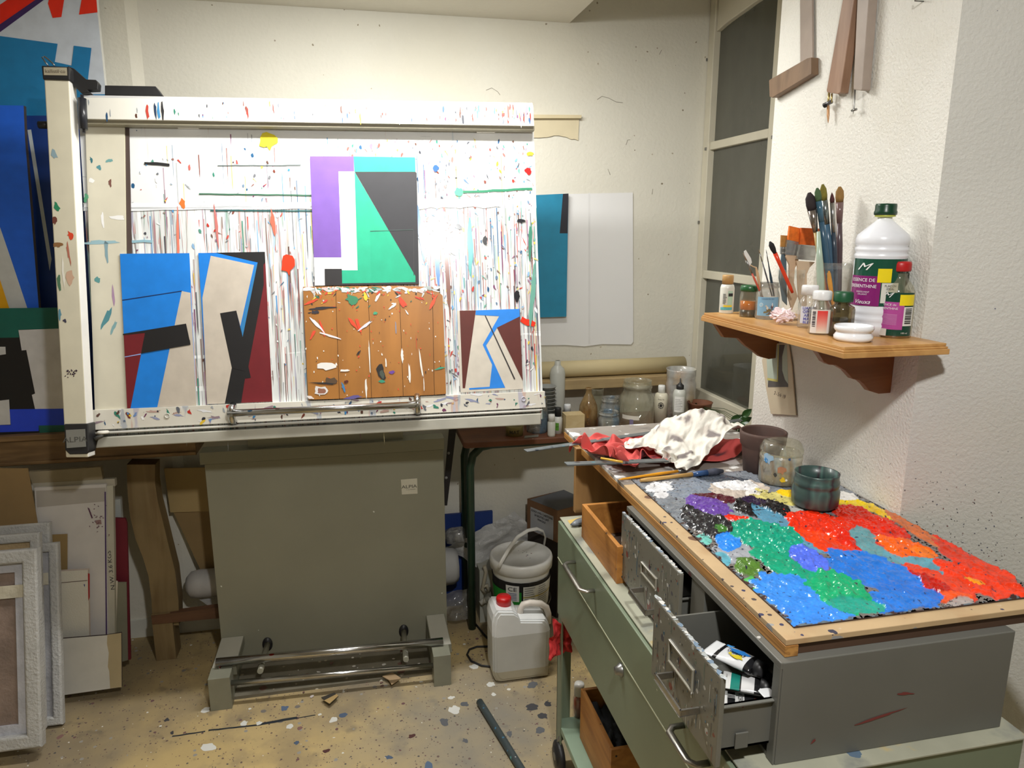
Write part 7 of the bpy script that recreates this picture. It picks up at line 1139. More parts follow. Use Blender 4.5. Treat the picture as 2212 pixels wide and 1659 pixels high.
# ---- palette: pools of thick paint
BLOBS = [(1600, 1060, 300, 80, 0, (128, 134, 142), 0), (1440, 1100, 60, 60, 0, (120, 126, 134), 0), (1430, 1052, 36, 13, 0, (222, 224, 228), 0), (1428, 1068, 16, 8, 0, (215, 215, 218), 0), (1505, 1058, 58, 24, 0, (126, 136, 150), 0), (1560, 1034, 52, 9, 5, (70, 76, 86), 0), (1600, 1062, 66, 24, 5, (196, 184, 172), 1), (1590, 1048, 46, 12, 3, (232, 232, 234), 1), (1640, 1068, 30, 9, 8, (225, 222, 220), 1),
 (1680, 1085, 62, 22, 12, (206, 196, 118), 0), (1720, 1100, 60, 16, 15, (200, 190, 110), 0), (1750, 1120, 70, 20, 20, (176, 176, 172), 0), (1705, 1066, 30, 7, 5, (240, 200, 24), 1), (1850, 1090, 60, 11, 12, (238, 206, 26), 1), (1905, 1108, 30, 7, 25, (232, 190, 30), 1), (1815, 1072, 40, 10, 5, (228, 226, 222), 1),
 (1480, 1112, 40, 14, 10, (120, 126, 134), 0), (1548, 1077, 48, 10, 8, (82, 26, 40), 1), (1532, 1093, 56, 17, 14, (102, 68, 158), 1), (1645, 1099, 62, 23, 8, (26, 26, 30), 2), (1628, 1082, 28, 8, 8, (44, 30, 62), 1), (1520, 1130, 58, 22, 25, (44, 44, 48), 2), (1560, 1140, 40, 20, 25, (40, 40, 44), 2), (1700, 1140, 90, 18, 28, (88, 148, 178), 0), (1740, 1165, 60, 16, 30, (92, 150, 180), 1),
 (1595, 1122, 30, 8, 10, (232, 44, 22), 2), (1556, 1142, 16, 9, 10, (66, 122, 52), 1), (1520, 1165, 18, 10, 20, (110, 190, 180), 0), (1590, 1196, 52, 24, 12, (158, 162, 170), 0), (1574, 1171, 27, 18, 10, (44, 138, 238), 1), (1560, 1210, 20, 14, 30, (96, 170, 190), 0),
 (1800, 1148, 112, 34, 14, (226, 48, 20), 2), (1880, 1130, 90, 22, 22, (220, 42, 20), 2), (1790, 1175, 70, 18, 20, (240, 66, 24), 1), (1900, 1185, 95, 30, 16, (216, 40, 22), 2), (1830, 1195, 70, 15, 20, (224, 60, 28), 1), (1865, 1162, 30, 19, 30, (98, 150, 158), 1), (1905, 1195, 60, 14, 22, (98, 152, 160), 1), (1985, 1212, 85, 20, 18, (96, 156, 174), 1), (2040, 1232, 40, 20, 5, (90, 150, 170), 1), (1955, 1185, 64, 19, 14, (240, 98, 24), 2), (1990, 1195, 30, 9, 14, (240, 120, 30), 1),
 (2090, 1215, 110, 16, 33, (222, 54, 28), 1), (2120, 1258, 110, 30, 16, (232, 58, 24), 2), (2030, 1262, 90, 26, 22, (222, 60, 26), 1), (2000, 1268, 74, 22, 24, (188, 30, 18), 2), (2040, 1292, 60, 12, 0, (236, 84, 30), 1), (2190, 1285, 60, 16, 8, (236, 60, 24), 1), (1985, 1150, 90, 10, 33, (206, 110, 60), 1), (2060, 1195, 60, 9, 30, (214, 60, 36), 1), (2150, 1230, 60, 14, 28, (228, 62, 30), 1), (2108, 1259, 26, 5, 18, (242, 150, 30), 2), (2070, 1303, 34, 10, -8, (170, 160, 156), 0),
 (1664, 1164, 86, 34, 18, (20, 158, 128), 2), (1612, 1142, 36, 14, 10, (22, 156, 126), 2), (1700, 1224, 86, 22, 24, (24, 160, 122), 1), (1620, 1212, 30, 8, 10, (80, 110, 60), 0), (1616, 1226, 31, 20, 12, (84, 124, 50), 2), (1600, 1252, 14, 7, 20, (30, 34, 34), 2), (1625, 1262, 22, 16, 20, (86, 186, 100), 0),
 (1890, 1238, 120, 34, 20, (38, 118, 214), 1), (1960, 1282, 80, 26, 12, (40, 112, 208), 1), (1890, 1300, 110, 24, 0, (40, 120, 216), 1), (1745, 1208, 48, 24, 28, (84, 114, 236), 2), (1735, 1296, 118, 42, 20, (58, 140, 236), 1), (1680, 1275, 40, 22, 20, (60, 142, 236), 1), (1740, 1340, 60, 16, -5, (58, 138, 234), 0), (1820, 1282, 82, 36, 26, (24, 166, 112), 2), (1850, 1310, 60, 16, 5, (40, 160, 140), 1)]
BLOBS = [(x, y, a, b, math.radians(r), c, h) for (x, y, a, b, r, c, h) in BLOBS]
def paint_at(px, py, n1, n2):
    c = (118, 112, 108); hgt = .0; jit = 1
    for (x, y, a, b, r, cc, h) in BLOBS:
        dx, dy = px - x, py - y; cr_, sr_ = math.cos(r), math.sin(r); u = (dx * cr_ + dy * sr_) / a; v = (-dx * sr_ + dy * cr_) / b
        d = u * u + v * v + n1 * .55 + n2 * .25
        if d < 1: c = cc; hgt = h + max(0, 1 - d) * .8
    return c, hgt
PX0, PX1, PY0, PY1 = .652, 1.136, .915, 1.612; nx, ny = 260, 370
mb = MB(); grid = []; info = []
for j in range(ny + 1):
    row = []
    for i in range(nx + 1):
        x = PX0 + (PX1 - PX0) * i / nx; y = PY0 + (PY1 - PY0) * j / ny; px, py = proj((x, y, ZT + .004))
        n1 = noise.noise(Vector((x * 26, y * 26, 1))); n2 = noise.noise(Vector((x * 90, y * 90, 2))); c, h = paint_at(px, py, n1, n2)
        ed = min((x - PX0) / .02, (PX1 - x) / .004, (y - PY0) / .012, (PY1 - y) / .02, 1)
        l1 = noise.noise(Vector((x * 70, y * 70, 5))); l2 = noise.noise(Vector((x * 190, y * 190, 7)))
        lum = .0016 * h * (1 + l1) + .0026 * max(0, l1) * (h > 0) + .0016 * l2 * (.5 + .5 * h) + .0026 * max(0, noise.noise(Vector((x * 340, y * 340, 9))) - .25) * (h > .2)
        z = ZT + .003 + max(0, lum) * max(0, min(1, ed * 2))
        e2 = ed + .5 * noise.noise(Vector((x * 50, y * 50, 3)))
        if e2 < .25: c = (70, 50, 48) if n2 > 0 else (96, 110, 120)
        k = noise.noise(Vector((x * 45 + 7, y * 45, 11)))
        if h > .1: f = 1 + .10 * k; c = tuple(min(255, int(q * f)) for q in c)
        if h < .5 and noise.noise(Vector((x * 120, y * 120, 4))) > .42: c = (62, 64, 70)
        if noise.noise(Vector((x * 150, y * 110, 24))) > .62: c = R.choice([(34, 34, 44), (60, 40, 60), (50, 60, 90)])
        row.append(mb.vert((x, y, z))); info.append(c)
    grid.append(row)
for j in range(ny):
    for i in range(nx):
        a, b, c_, d = grid[j][i], grid[j][i + 1], grid[j + 1][i + 1], grid[j + 1][i]; mb.face((a, b, c_, d), (info[a], info[b], info[c_], info[d]), 0, True)
mb.box((PX0, PY0, ZT + .0005), (PX1, PY1, ZT + .003), (60, 44, 40), 1)
tag(mb.build('paint_palette', [M('wet thick acrylic', None, .16, var=0, spec=.6), col]), 'large flat palette covered with thick pools of red, blue, green and black paint', 'palette')
# ---- pot and jars
zj = ZT + .001
yp = stand(1640, 1028, zj, 36)
T_, b, s = vessel('plant_pot', 'brown clay-coloured flower pot, empty, on the worktop against the pillar', 'pot', 1643, yp, zj, [(36, None), (37, 1024), (43, 965), (43.5, 962), (47, 958), (49, 936), (49, 932), (46, 930), (44, 934), (42, 960), (36, 1005), (0, 1008)], M('grimy clay', (96, 72, 64), .65, var=.15, vs=9, stains=[(7, .5, .2, (70, 66, 64), .7)]))
yj = stand(1683, 1050, zj + .005, 40)
T_, b, s = vessel('storage_jar', 'squat glass jar with a clear lid and dried paint inside, between pot and teal jar', 'jar', 1683, yj, zj + .006, [(39, None), (42, 1046), (43.5, 1036), (44, 1000), (43, 992), (44, 990), (44, 982), (42, 980), (40, 974)], thin_glass('stained jar glass', (240, 240, 228), (196, 188, 166), .62, 26, .06, [(186, 180, 158), (206, 202, 186), (176, 156, 130), (170, 178, 176), (190, 184, 164)]), [('lid', [(43, 978), (45, 976), (45, 968), (42, 962), (40, 956), (36, 953), (20, 951), (0, 951)], glassA, W), ('sediment', [(0, None), (37, None), (40, 1036), (40, 1030), (0, 1030)], M('sediment', (150, 140, 112), .5, var=.1), W)])
mb = MB(); a_ = camang(b)
for (u, z_, r_, c) in ((.008, .018, .006, (230, 196, 40)), (.016, .017, .003, (235, 235, 230)), (-.03, .064, .012, (150, 180, 205)), (-.035, .06, .006, (60, 130, 190)), (.02, .07, .003, (60, 90, 140)), (0, .068, .003, (230, 230, 230)), (.004, .04, .009, (186, 130, 100)), (-.01, .028, .004, (60, 60, 60))):
    pts = blob(u, z_, r_, r_, 0, 10, .3); mb.face([mb.vert((b.x + (44 * s + .0015) * math.cos(a_ + q[0] / (44 * s)), b.y + (44 * s + .0015) * math.sin(a_ + q[0] / (44 * s)), b.z + q[1])) for q in pts], c)
mb.build('paint_smears', col, T_)
yj = stand(1758, 1103, zj + .006, 38)
vessel('paint_jar', 'glass jar stained dark teal and green with wet paint, nearest of the worktop jars', 'jar', 1759, yj, zj + .007, [(36, None), (42, 1096), (48, 1084), (49, 1070), (49, 1056), (46, 1050), (45, 1046), (47, 1044), (47, 1036), (45, 1034), (45, 1024), (46, 1020), (43, 1020), (42, 1045)], thin_glass('teal-stained glass', (150, 180, 175), (60, 80, 76), 2.6, 20, .1, [(40, 52, 58), (62, 84, 78), (50, 66, 66), (76, 108, 100), (54, 40, 50), (60, 84, 80)]), [('paint', [(0, None), (35, None), (44, 1084), (45, 1064), (0, 1064)], M('teal sludge', (38, 52, 52), .25, var=.2, vs=20, stains=[(12, .5, .1, (64, 34, 44), .7)]), W)])
# ---- rags, rulers and brushes on the worktop
zr0 = ZT + .002
def onz(pts, z): return [(P(x, y, z=z).x, P(x, y, z=z).y) for x, y in pts]
def rc(v):
    n_ = noise.noise(v * 16 + Vector((3, 0, 0))); return (122, 48, 58) if n_ > .38 else (200, 74, 74)
def rag(name, data, n, org, cf, label, grow=1., cen=(.83, 1.81)):
    """a draped cloth stored as a grid of points"""
    k = len(data) // 3; ax = []
    for a in range(3):
        q_, l_ = 0, []
        for x in data[a * k:(a + 1) * k]: q_ += x; l_.append(q_ * .0007 + (.9, 1.75, 1.05)[a])
        ax.append(l_)
    mb = MB(); V = [mb.vert((cen[0] + (x - cen[0]) * grow + org[0], cen[1] + (y - cen[1]) * grow + org[1], (z if grow > 1 else 1.03 + (z - 1.03) * (1 + 1.1 * max(0, min(1, (.82 - x) / .12)) * (z > 1.031))) + org[2])) for x, y, z in zip(*ax)]; W_ = n + 1
    for j in range(n):
        for i in range(n):
            f = (j * W_ + i, j * W_ + i + 1, (j + 1) * W_ + i + 1, (j + 1) * W_ + i); mb.face(f, tuple(cf(mb.v[a], a % W_, a // W_) for a in f), 0, True)
    o = mb.build(name, cloth); sm_ = o.modifiers.new('smooth', 'SMOOTH'); sm_.factor = .5; sm_.iterations = 5 if grow > 1 else 2; sd = o.modifiers.new('sub', 'SUBSURF'); sd.levels = sd.render_levels = 2
    so = o.modifiers.new('solid', 'SOLIDIFY'); so.thickness = .0012; return tag(o, label, 'rag')
def rc(v, i, j):
    n_ = noise.noise(Vector((i * .19, j * .19, 2))); return (112, 52, 62) if n_ > .42 else (214, 90, 86)
def wc(v, i, j):
    n_ = noise.noise(Vector((i * .22, j * .22, 7))) ; m_ = noise.noise(Vector((i * .062, j * .062, 4))); return (134, 126, 124) if n_ > .25 and m_ > .0 else ((204, 197, 187) if n_ > .16 else (230, 227, 217))
rag('red_rag', FOLDS_RED, 32, (-.02, -.01, .001), rc, 'crumpled red rag spilling towards the left edge of the worktop')
rag('white_rag', FOLDS_WHITE, 48, (.04, -.025, .003), wc, 'stained white rag heaped on top of the red rag', 1.1)
rule = M('paint-crusted metal', (120, 126, 128), .4, .4, var=.15, vs=20, specks=[((60, 60, 60), .35, .6, [(190, 196, 200), (50, 60, 70), (90, 130, 140), (80, 70, 70)])])
def bar_(name, label, a, b, w_, t, z0, z1, cat='ruler'):
    A, B = P(*a, z=z0), P(*b, z=z1); fr_ = Fr(A, B - A, Vector((-(B - A).y, (B - A).x, 0))); mb = MB(); mb.rect(fr_, 0, -w_ / 2, (B - A).length, w_ / 2, 0, t); return tag(mb.build(name, rule, bevel=.0008), label, cat)
bar_('metal_rule', 'long paint-crusted metal ruler running under the white rag, its tip out to the left', (1135, 975), (1600, 908), .022, .003, ZT + .033, ZT + .03)
bar_('metal_rule', 'second paint-crusted ruler lying across the red rag, nearer the palette', (1222, 1004), (1440, 996), .024, .004, ZT + .048, ZT + .03)
def brush(label, a, b, Yb, Yt, parts_, cat='paintbrush', group=None, z=None, n=14):
    """a: handle end, b: bristle tip (photo pixels); parts: list of (name, material, colour, [(t, radius)...])"""
    A = P(*a, y=Yb) if z is None else P(*a, z=z); B = P(*b, y=Yt) if z is None else P(*b, z=z + .002)
    T_ = thing('paintbrush', A, label, cat, group)
    for (nm, mt, c, pr, sq) in parts_:
        mb = MB(); pts = [A.lerp(B, t) for t, r in pr]; mb.tube(pts, [r for t, r in pr], n, c, sq=sq); mb.build(nm, mt, T_)
    return T_
enam = M('lacquered handle', None, .25, var=.04, vs=30); hair = M('bristle', None, .8, var=.15, vs=90); woodh = M('bare wood handle', None, .55, var=.05, vs=20)
brush('slim paintbrush with an orange-yellow handle lying in front of the rags', (1336, 1036), (1478, 1016), 0, 0, [('handle', enam, (232, 160, 40), [(0, .001), (.05, .0024), (.6, .0042), (.9, .0036)], 1), ('ferrule', steel, W, [(.9, .004), (1, .0045)], 1)], z=ZT + .006)
brush('paintbrush with a worn tan handle and a blue caked ferrule before the white rag', (1383, 1038), (1562, 1017), 0, 0, [('handle', woodh, (200, 158, 92), [(0, .004), (.08, .0055), (.35, .0045), (.62, .0055)], 1), ('ferrule', colg, (54, 84, 130), [(.62, .0062), (.8, .008)], 1), ('bristles', hair, (70, 74, 90), [(.8, .008), (.9, .010), (1, .004)], 1)], z=ZT + .009)
mb = MB(); mb.tube([P(1298, 990, z=ZT + .05), P(1345, 998, z=ZT + .05)], .0032, 6, (222, 176, 70)); tag(mb.build('pencil', enam), 'short yellow pencil resting in the folds of the red rag', 'pencil')
mb = MB(); p = P(1254, 1132, z=ZC); mb.lathe(p + Vector((.0, 0, .001)), [(0, 0), (.02, .001), (.03, .006), (.02, .013), (0, .014)], 20, (120, 126, 132), 0, None, 1.3, .5, rot=.5); tag(mb.build('paint_lump', colg), 'flat oval lump of dried grey paint on the far end of the cart top', 'lump')
mb = MB(); mb.flat(Fr((0, 0, ZC), (1, 0, 0), (0, 1, 0)), noisy(onz([(1225, 1125), (1270, 1114), (1275, 1126), (1235, 1134)], ZC), .004, 3), .0008, (206, 176, 96)); mb.build('paint_patch', col, cart)
# ============================================================ PLANT BY THE WINDOW
leafm = M('dark green leaf', (50, 88, 42), .3, var=.2, vs=30); T_ = thing('potted_plant', (1.33, 2.68, zt2), 'leafy dark green plant peeping out behind the white rag by the window', 'plant')
mb = MB(); mb.lathe((1.385, 2.70, zt2), [(0, 0), (.035, 0), (.05, .085), (.053, .09), (.048, .09), (.045, .075), (0, .075)], 24, (120, 74, 52)); mb.build('pot', col, T_)
LV = [(1516, 895, 30, .9), (1505, 880, 22, 1.8), (1578, 912, 34, 2.9), (1596, 920, 30, .2), (1612, 908, 26, .6), (1590, 936, 26, 2.4), (1607, 900, 22, 1.3), (1570, 928, 24, 3.4), (1614, 892, 26, .9), (1584, 926, 34, 1.2), (1604, 930, 32, 2.0), (1592, 905, 30, .6), (1526, 908, 22, 2.2), (1600, 944, 20, -.4), (1545, 915, 24, .4)]
mbs = MB()
for (px, py, L_, a) in LV:
    c_ = P(px, py, x=1.36 + R.uniform(-.03, .03)); s = mpp(c_); mb = MB(); ex = Vector((math.cos(a), R.uniform(-.5, .1), math.sin(a))).normalized(); fr_ = Fr(c_, ex, Vector((-math.sin(a) * .7, .6, math.cos(a) * .7)))
    Lm = L_ * s; ids = []
    for i in range(9):
        t = i / 8; w_ = Lm * .30 * math.sin(math.pi * t ** .8) ** .8 if 0 < t < 1 else .0005
        ids.append([mb.vert(fr_.p(Lm * (t - .5), w_ * k, Lm * (.10 * abs(k) - .25 * (t - .5) ** 2))) for k in (-1, -.5, 0, .5, 1)])
    for p_, q_ in zip(ids, ids[1:]):
        for k in range(4): mb.face((p_[k], q_[k], q_[k + 1], p_[k + 1]), W, 0, True)
    mb.build('leaf', leafm, T_)
    mbs.tube([(1.385, 2.70, zt2 + .07), Vector((1.38, 2.69, zt2 + .09)).lerp(fr_.p(-Lm / 2, 0, 0), .6) + Vector((0, 0, .008)), fr_.p(-Lm / 2, 0, 0)], .0010, 5, (60, 80, 44))
mbs.build('stems', col, T_)
# ============================================================ SHELF ON THE PILLAR
ZS = P(1998, 732, x=XP).z; shy0 = P(1824, 752, z=ZS); SX = shy0.x; SY0 = P(1998, 732, x=XP).y - .004; SY1 = P(1498, 676, z=ZS).y
sh = thing('wall_shelf', (XP - .1, 1.55, ZS - .1), 'pine wall shelf on two scrolled brackets, crowded with bottles and brushes', 'shelf')
pin = M('lacquered pine', (206, 158, 96), .38, var=.05, vs=5, grain=((30, 3, 30), (168, 118, 62), .55), specks=[((22, 22, 22), .1, .25, [(90, 60, 40)])]); pind = M('lacquered pine bracket', (150, 98, 54), .4, var=.06, vs=6, grain=((4, 30, 30), (110, 66, 32), .5))
mb = MB(); t = .021
SY0 = shy0.y; PYN = SY0 + .013
mb.slab(FUP, [(SX + .008, SY0 + .010), (XP, SY0 + .010), (XP, SY1), (SX + .008, SY1)], ZS - .006, ZS); mb.slab(FUP, [(SX + .003, SY0 + .005), (XP, SY0 + .005), (XP, SY1), (SX + .003, SY1)], ZS - .010, ZS - .006); mb.slab(FUP, [(SX, SY0), (XP, SY0), (XP, SY1), (SX, SY1)], ZS - t, ZS - .010); mb.build('shelf_board', pin, sh, bevel=.0012)
for pts, name_ in (([(1756, 757), (1770, 766), (1780, 782), (1791, 788), (1806, 789), (1827, 801), (1843, 819), (1857, 822), (1868, 831), (1879, 845), (1899, 851), (1924, 849), (1929, 757)], 'n'), ([(1539, 701), (1564, 729), (1595, 731), (1611, 747), (1627, 758), (1643, 771), (1661, 776), (1680, 773), (1682, 735)], 'f')):
    yb7 = P(*pts[-2], x=XP).y; fr = Fr((0, yb7, 0), (1, 0, 0), (0, 0, 1)); q = fr.hits(pts); q = [(min(u, XP), min(v, ZS - t)) for u, v in q]; q[0] = (q[0][0], ZS - t); q[-1] = (XP, ZS - t); q[-2] = (XP, q[-2][1])
    mb = MB(); mb.slab(fr, q, -.019, 0); mb.build('bracket', pind, sh, bevel=.0015)
def sv(px, py, hw): return min(9, stand(px, py, ZS, hw))
def shv(name, label, cat, px, pyf, hw, prof, mat, kids=(), c=W, n=32, dY=0.):
    Y = sv(px, pyf, hw) + dY; b = at(px, Y, ZS); lim = XP - hw * mpp(b) - .003
    if b.x > lim:                       # keep clear of the pillar: slide along the sight line towards the camera
        k = (lim - CAM.x) / (b.x - CAM.x); Y = Y * k; 
        px2 = px; b = at(px, Y, ZS)
    return vessel(name, label, cat, px, Y, ZS, prof, mat, kids, None, n, c) + (Y,)
# 1 little tan-capped bottle
T_, b, s, Y = shv('craft_paint_bottle', 'tiny white bottle with a tan cap, leftmost on the shelf', 'bottle', 1568, 678, 15, [(14, None), (15, 674), (15, 622), (13, 615), (8, 613)], whitep, [('cap', [(0, 613), (12, 613), (12, 596), (11, 594), (0, 594)], M('tan cap', (186, 146, 90), .45), W)], c=(216, 216, 206))
mb = MB(); a_ = camang(b); mb.wrap(b, 15 * s, a_, 2 * s, 13 * s, .014, .060, (176, 206, 186)); mb.wrap(b, 15 * s, a_, -13 * s, 13 * s, .010, .017, (90, 170, 180), off=.0009); mb.wrap(b, 15 * s, a_, -6 * s, 12 * s, .018, .023, (226, 200, 50), off=.0009); mb.wrap(b, 15 * s, a_, 3 * s, 13 * s, .046, .054, (40, 40, 44), off=.0011)
for i in range(7): mb.wrap(b, 15 * s, a_, -8 * s, (-3 + R.random() * 3) * s, .026 + i * .004, .0285 + i * .004, (120, 120, 116), off=.0011)
mb.build('label', col, T_)
# 2 jar with a green lid
T_, b, s, Y = shv('spice_jar', 'small glass jar with a green lid, amber above black inside', 'jar', 1615, 686, 19, [(16, None), (18, 684), (19, 678), (19, 642), (18, 636), (17, 632), (17.5, 628)], thin_glass('small jar glass', (250, 250, 244), (190, 180, 150), .12), [('lid', [(0, 628), (19, 629), (19.5, 624), (19, 618), (17, 616), (0, 616)], M('green metal lid', (40, 92, 52), .3), W), ('amber_layer', [(0, 668), (17.5, 668), (17.5, 650), (0, 650)], M('amber varnish', (196, 108, 30), .15), W), ('dark_layer', [(0, None), (16, None), (17.5, 680), (17.5, 668), (0, 668)], M('black sediment', (34, 26, 20), .3), W)])
# 3 blue-labelled jar with thin brushes
T_, b, s, Y3 = shv('mustard_jar', 'glass jar wrapped in a pale blue picture label, holding thin tools', 'jar', 1655, 691, 24, [(21, None), (23.5, 688), (24.5, 682), (24.5, 640), (23, 632), (20.5, 626), (20.5, 622), (22, 621), (22, 617), (20.5, 616), (20.5, 610), (19, 610), (19, 622)], thin_glass('grey-stained jar', (244, 244, 242), (150, 148, 142), .35, 20))
mb = MB(); a_ = camang(b); z1 = P(1655, 640, y=Y3).z - ZS; z0 = P(1655, 680, y=Y3).z - ZS; r_ = 24.5 * s
mb.wrap(b, r_, a_, -22 * s, 26 * s, z0, z1, (126, 168, 196), n=16)
def wb(pts, c, off): mb.face([mb.vert((b.x + (r_ + off) * math.cos(a_ + u / r_), b.y + (r_ + off) * math.sin(a_ + u / r_), b.z + v)) for u, v in pts], c)
wb(blob(-.014, z0 + .027, .0048, .005, 0, 14, 0), (226, 228, 226), .001); wb(blob(-.014, z0 + .027, .0040, .0042, 0, 14, 0), (150, 186, 206), .0013)
for (u, v, a1, b1, r1, c) in ((-.001, .010, .008, .0025, .3, (120, 108, 70)), (.006, .014, .007, .003, -.2, (112, 100, 66)), (.009, .010, .006, .003, .5, (110, 90, 96)), (.001, .019, .002, .004, .2, (214, 206, 190)), (.012, .022, .0035, .006, -.2, (96, 80, 88)), (.012, .028, .0015, .004, 0, (222, 222, 220)), (-.002, .025, .002, .002, 0, (200, 190, 170)), (.004, .005, .006, .0015, .3, (118, 104, 66))): wb(blob(u, z0 + v, a1, b1, r1, 12, .35), c, .0014)
mb.wtext('moutarde bio', .0038, b, r_, a_, .001, z1 - .004, (60, 90, 130), off=.0015); mb.build('label', col, T_)
thin = 'thin tools in the blue-labelled jar'
brush('short brush with a flat white plastic blade standing in the blue-labelled jar', (1655, 660), (1605, 546), Y3 + .002, Y3 - .004, [('handle', enam, (206, 92, 74), [(0, .002), (.5, .0026), (.62, .002)], 1), ('ferrule', steel, W, [(.62, .0024), (.86, .0022)], 1), ('bristles', hair, (150, 130, 110), [(.86, .002), (1, .0006)], 1)])
mb = MB(); fr = Fr((0, Y3 - .002, 0), (1, 0, 0), (0, 0, 1)); T_ = thing('palette_knife', P(1650, 640, y=Y3), 'palette knife with a white blade in the blue-labelled jar', 'palette knife')
mb.slab(fr, fr.hits([(1607, 543), (1611, 540), (1622, 558), (1624, 567), (1619, 574), (1611, 567)]), -.0007, .0007, (222, 222, 218)); mb.build('blade', colg, T_); mb = MB(); mb.tube([P(x, y, y=Y3) for x, y in ((1620, 572), (1627, 576), (1633, 578), (1636, 590), (1645, 640))], [.0016, .0012, .0022, .0034, .003], 10, (206, 176, 140)); mb.build('handle', woodh, T_)
brush('thin pointed brush, left of two crossing in the blue-labelled jar', (1668, 640), (1639, 539), Y3 + .01, Y3 + .014, [('handle', enam, (90, 90, 96), [(0, .0015), (.5, .002), (.75, .0012)], 1), ('ferrule', steel, W, [(.75, .0014), (.92, .0013)], 1), ('bristles', hair, (150, 120, 80), [(.92, .0012), (1, .0003)], 1)])
brush('thin dark brush, right of two crossing in the blue-labelled jar', (1672, 640), (1655, 540), Y3 + .012, Y3 + .016, [('handle', enam, (52, 70, 84), [(0, .002), (.4, .0032), (.6, .0016), (.75, .0012)], 1), ('ferrule', steel, W, [(.75, .0014), (.93, .0012)], 1), ('bristles', hair, (90, 90, 90), [(.93, .0012), (1, .0003)], 1)])
# 4 tall tumbler with flat brushes
T_, b4, s4, Y4 = shv('glass_tumbler', 'tall clear tumbler holding the orange-bristled flat brushes', 'glass', 1702, 693, 26, [(22, None), (24, 680), (27, 600), (28, 584), (28, 582), (26.5, 582), (26.5, 600)], thin_glass('clean jar glass', (252, 253, 252), (205, 208, 205), .08, 24))
def flat_brush(label, poly_h, poly_f, poly_b, Y, ch, cf, cb, th=.006):
    fr = Fr((0, Y, 0), (1, 0, 0), (0, 0, 1)); T_ = thing('flat_brush', fr.p(*fr.hit(*poly_h[0])), label, 'paintbrush')
    for nm, pl, mt, c, w_ in (('handle', poly_h, woodh, ch, th * .45), ('ferrule', poly_f, M('bright ferrule', None, .22, .85, var=.1, vs=40), cf, th * .62), ('bristles', poly_b, hair, cb, th * .5)):
        mb = MB(); q = fr.hits(pl); mb.slab(fr, q, -w_, w_, c)
        if nm == 'ferrule':
            for k in (.12, .2, .72, .8): # crimped rings
                a = Vector(q[0]).lerp(Vector(q[3]), k); b = Vector(q[1]).lerp(Vector(q[2]), k); mb.tube([fr.p(a.x, a.y, w_), fr.p(b.x, b.y, w_)], .0006, 6, c)
        mb.build(nm, mt, T_, bevel=.0012 if nm != 'bristles' else 0)
    return T_
OR = (240, 122, 34)
flat_brush('flat brush with orange bristles, left of the pair in the tumbler', [(1697, 552), (1699, 549), (1727, 552), (1722, 568), (1716, 580), (1714, 610), (1722, 640), (1710, 670), (1701, 640), (1704, 600), (1704, 572), (1697, 556)], [(1699, 518), (1726, 523), (1727, 553), (1696, 550)], [(1705, 488), (1732, 494), (1727, 523), (1701, 518)], Y4 + .006, (206, 178, 148), (206, 206, 204), OR)
flat_brush('wide flat brush with orange bristles, right of the pair in the tumbler', [(1720, 563), (1760, 566), (1748, 578), (1742, 592), (1742, 620), (1742, 660), (1730, 664), (1724, 640), (1722, 600), (1722, 578)], [(1728, 528), (1764, 531), (1758, 563), (1720, 560)], [(1730, 492), (1774, 494), (1765, 531), (1727, 528)], Y4 - .006, (208, 184, 156), (196, 196, 190), (232, 106, 26))
flat_brush('small flat brush with tan bristles and a blue-grey handle behind the pair', [(1688, 548), (1698, 548), (1699, 600), (1700, 660), (1690, 650), (1682, 600)], [(1686, 533), (1699, 534), (1699, 550), (1686, 549)], [(1687, 508), (1702, 509), (1700, 534), (1686, 533)], Y4 + .014, (84, 104, 116), (190, 192, 190), (186, 134, 66), .004)
brush('brush with a vermilion handle and black round bristles leaning across the tumbler', (1712, 632), (1663, 522), Y4 - .028, Y4 - .03, [('handle', enam, (222, 62, 30), [(0, .0032), (.1, .0042), (.55, .0044), (.78, .005)], 1), ('bristles', hair, (28, 26, 30), [(.78, .004), (.86, .0062), (.94, .0062), (1, .002)], 1)])
# 5 wide jar crammed with brushes
T_, b5, s5, Y5 = shv('brush_jar', 'wide glass jar crammed with big upright paintbrushes', 'jar', 1790, 694, 36, [(34, None), (37, 684), (38, 670), (38, 600), (36, 590), (35, 586), (36, 582), (36, 578), (35, 575), (35, 569), (36, 567), (34, 567), (34, 580)], thin_glass('clean jar glass', (252, 253, 252), (205, 208, 205), .08, 24))
def rb(label, a, b, hc, fc, bc, hr, br, t1=.72, t2=.88, dy0=0., dy1=0., point=False):
    brush(label, a, b, Y5 + dy0, Y5 + dy1, [('handle', enam, hc, [(0, hr * .5), (.2, hr * .8), (t1 * .75, hr), (t1, hr * .8)], 1), ('ferrule', colg if fc[0] < 120 else M('bright ferrule', None, .22, .85, var=.1, vs=40), fc, [(t1, hr * .85), (t2, br * .85)], 1), ('bristles', hair, bc, [(t2, br * .85), (t2 + (1 - t2) * .3, br), (t2 + (1 - t2) * .7, br * (.6 if point else .92)), (1, br * (.1 if point else .3))], .6)])
rb('big filbert brush with dark brown bristles, leftmost in the brush jar', (1790, 675), (1748, 416), (176, 150, 96), (150, 142, 136), (50, 40, 42), .006, .0125, .68, .86, .0, .0)
rb('brush caked with blue-green paint and green bristles in the brush jar', (1800, 675), (1765, 406), (52, 84, 106), (60, 96, 116), (76, 104, 66), .0075, .008, .74, .9, -.008, -.01)
rb('tall brush with yellow-green bristles, topmost in the brush jar', (1806, 675), (1777, 398), (60, 90, 112), (140, 150, 150), (132, 122, 40), .008, .0085, .70, .88, .008, .006)
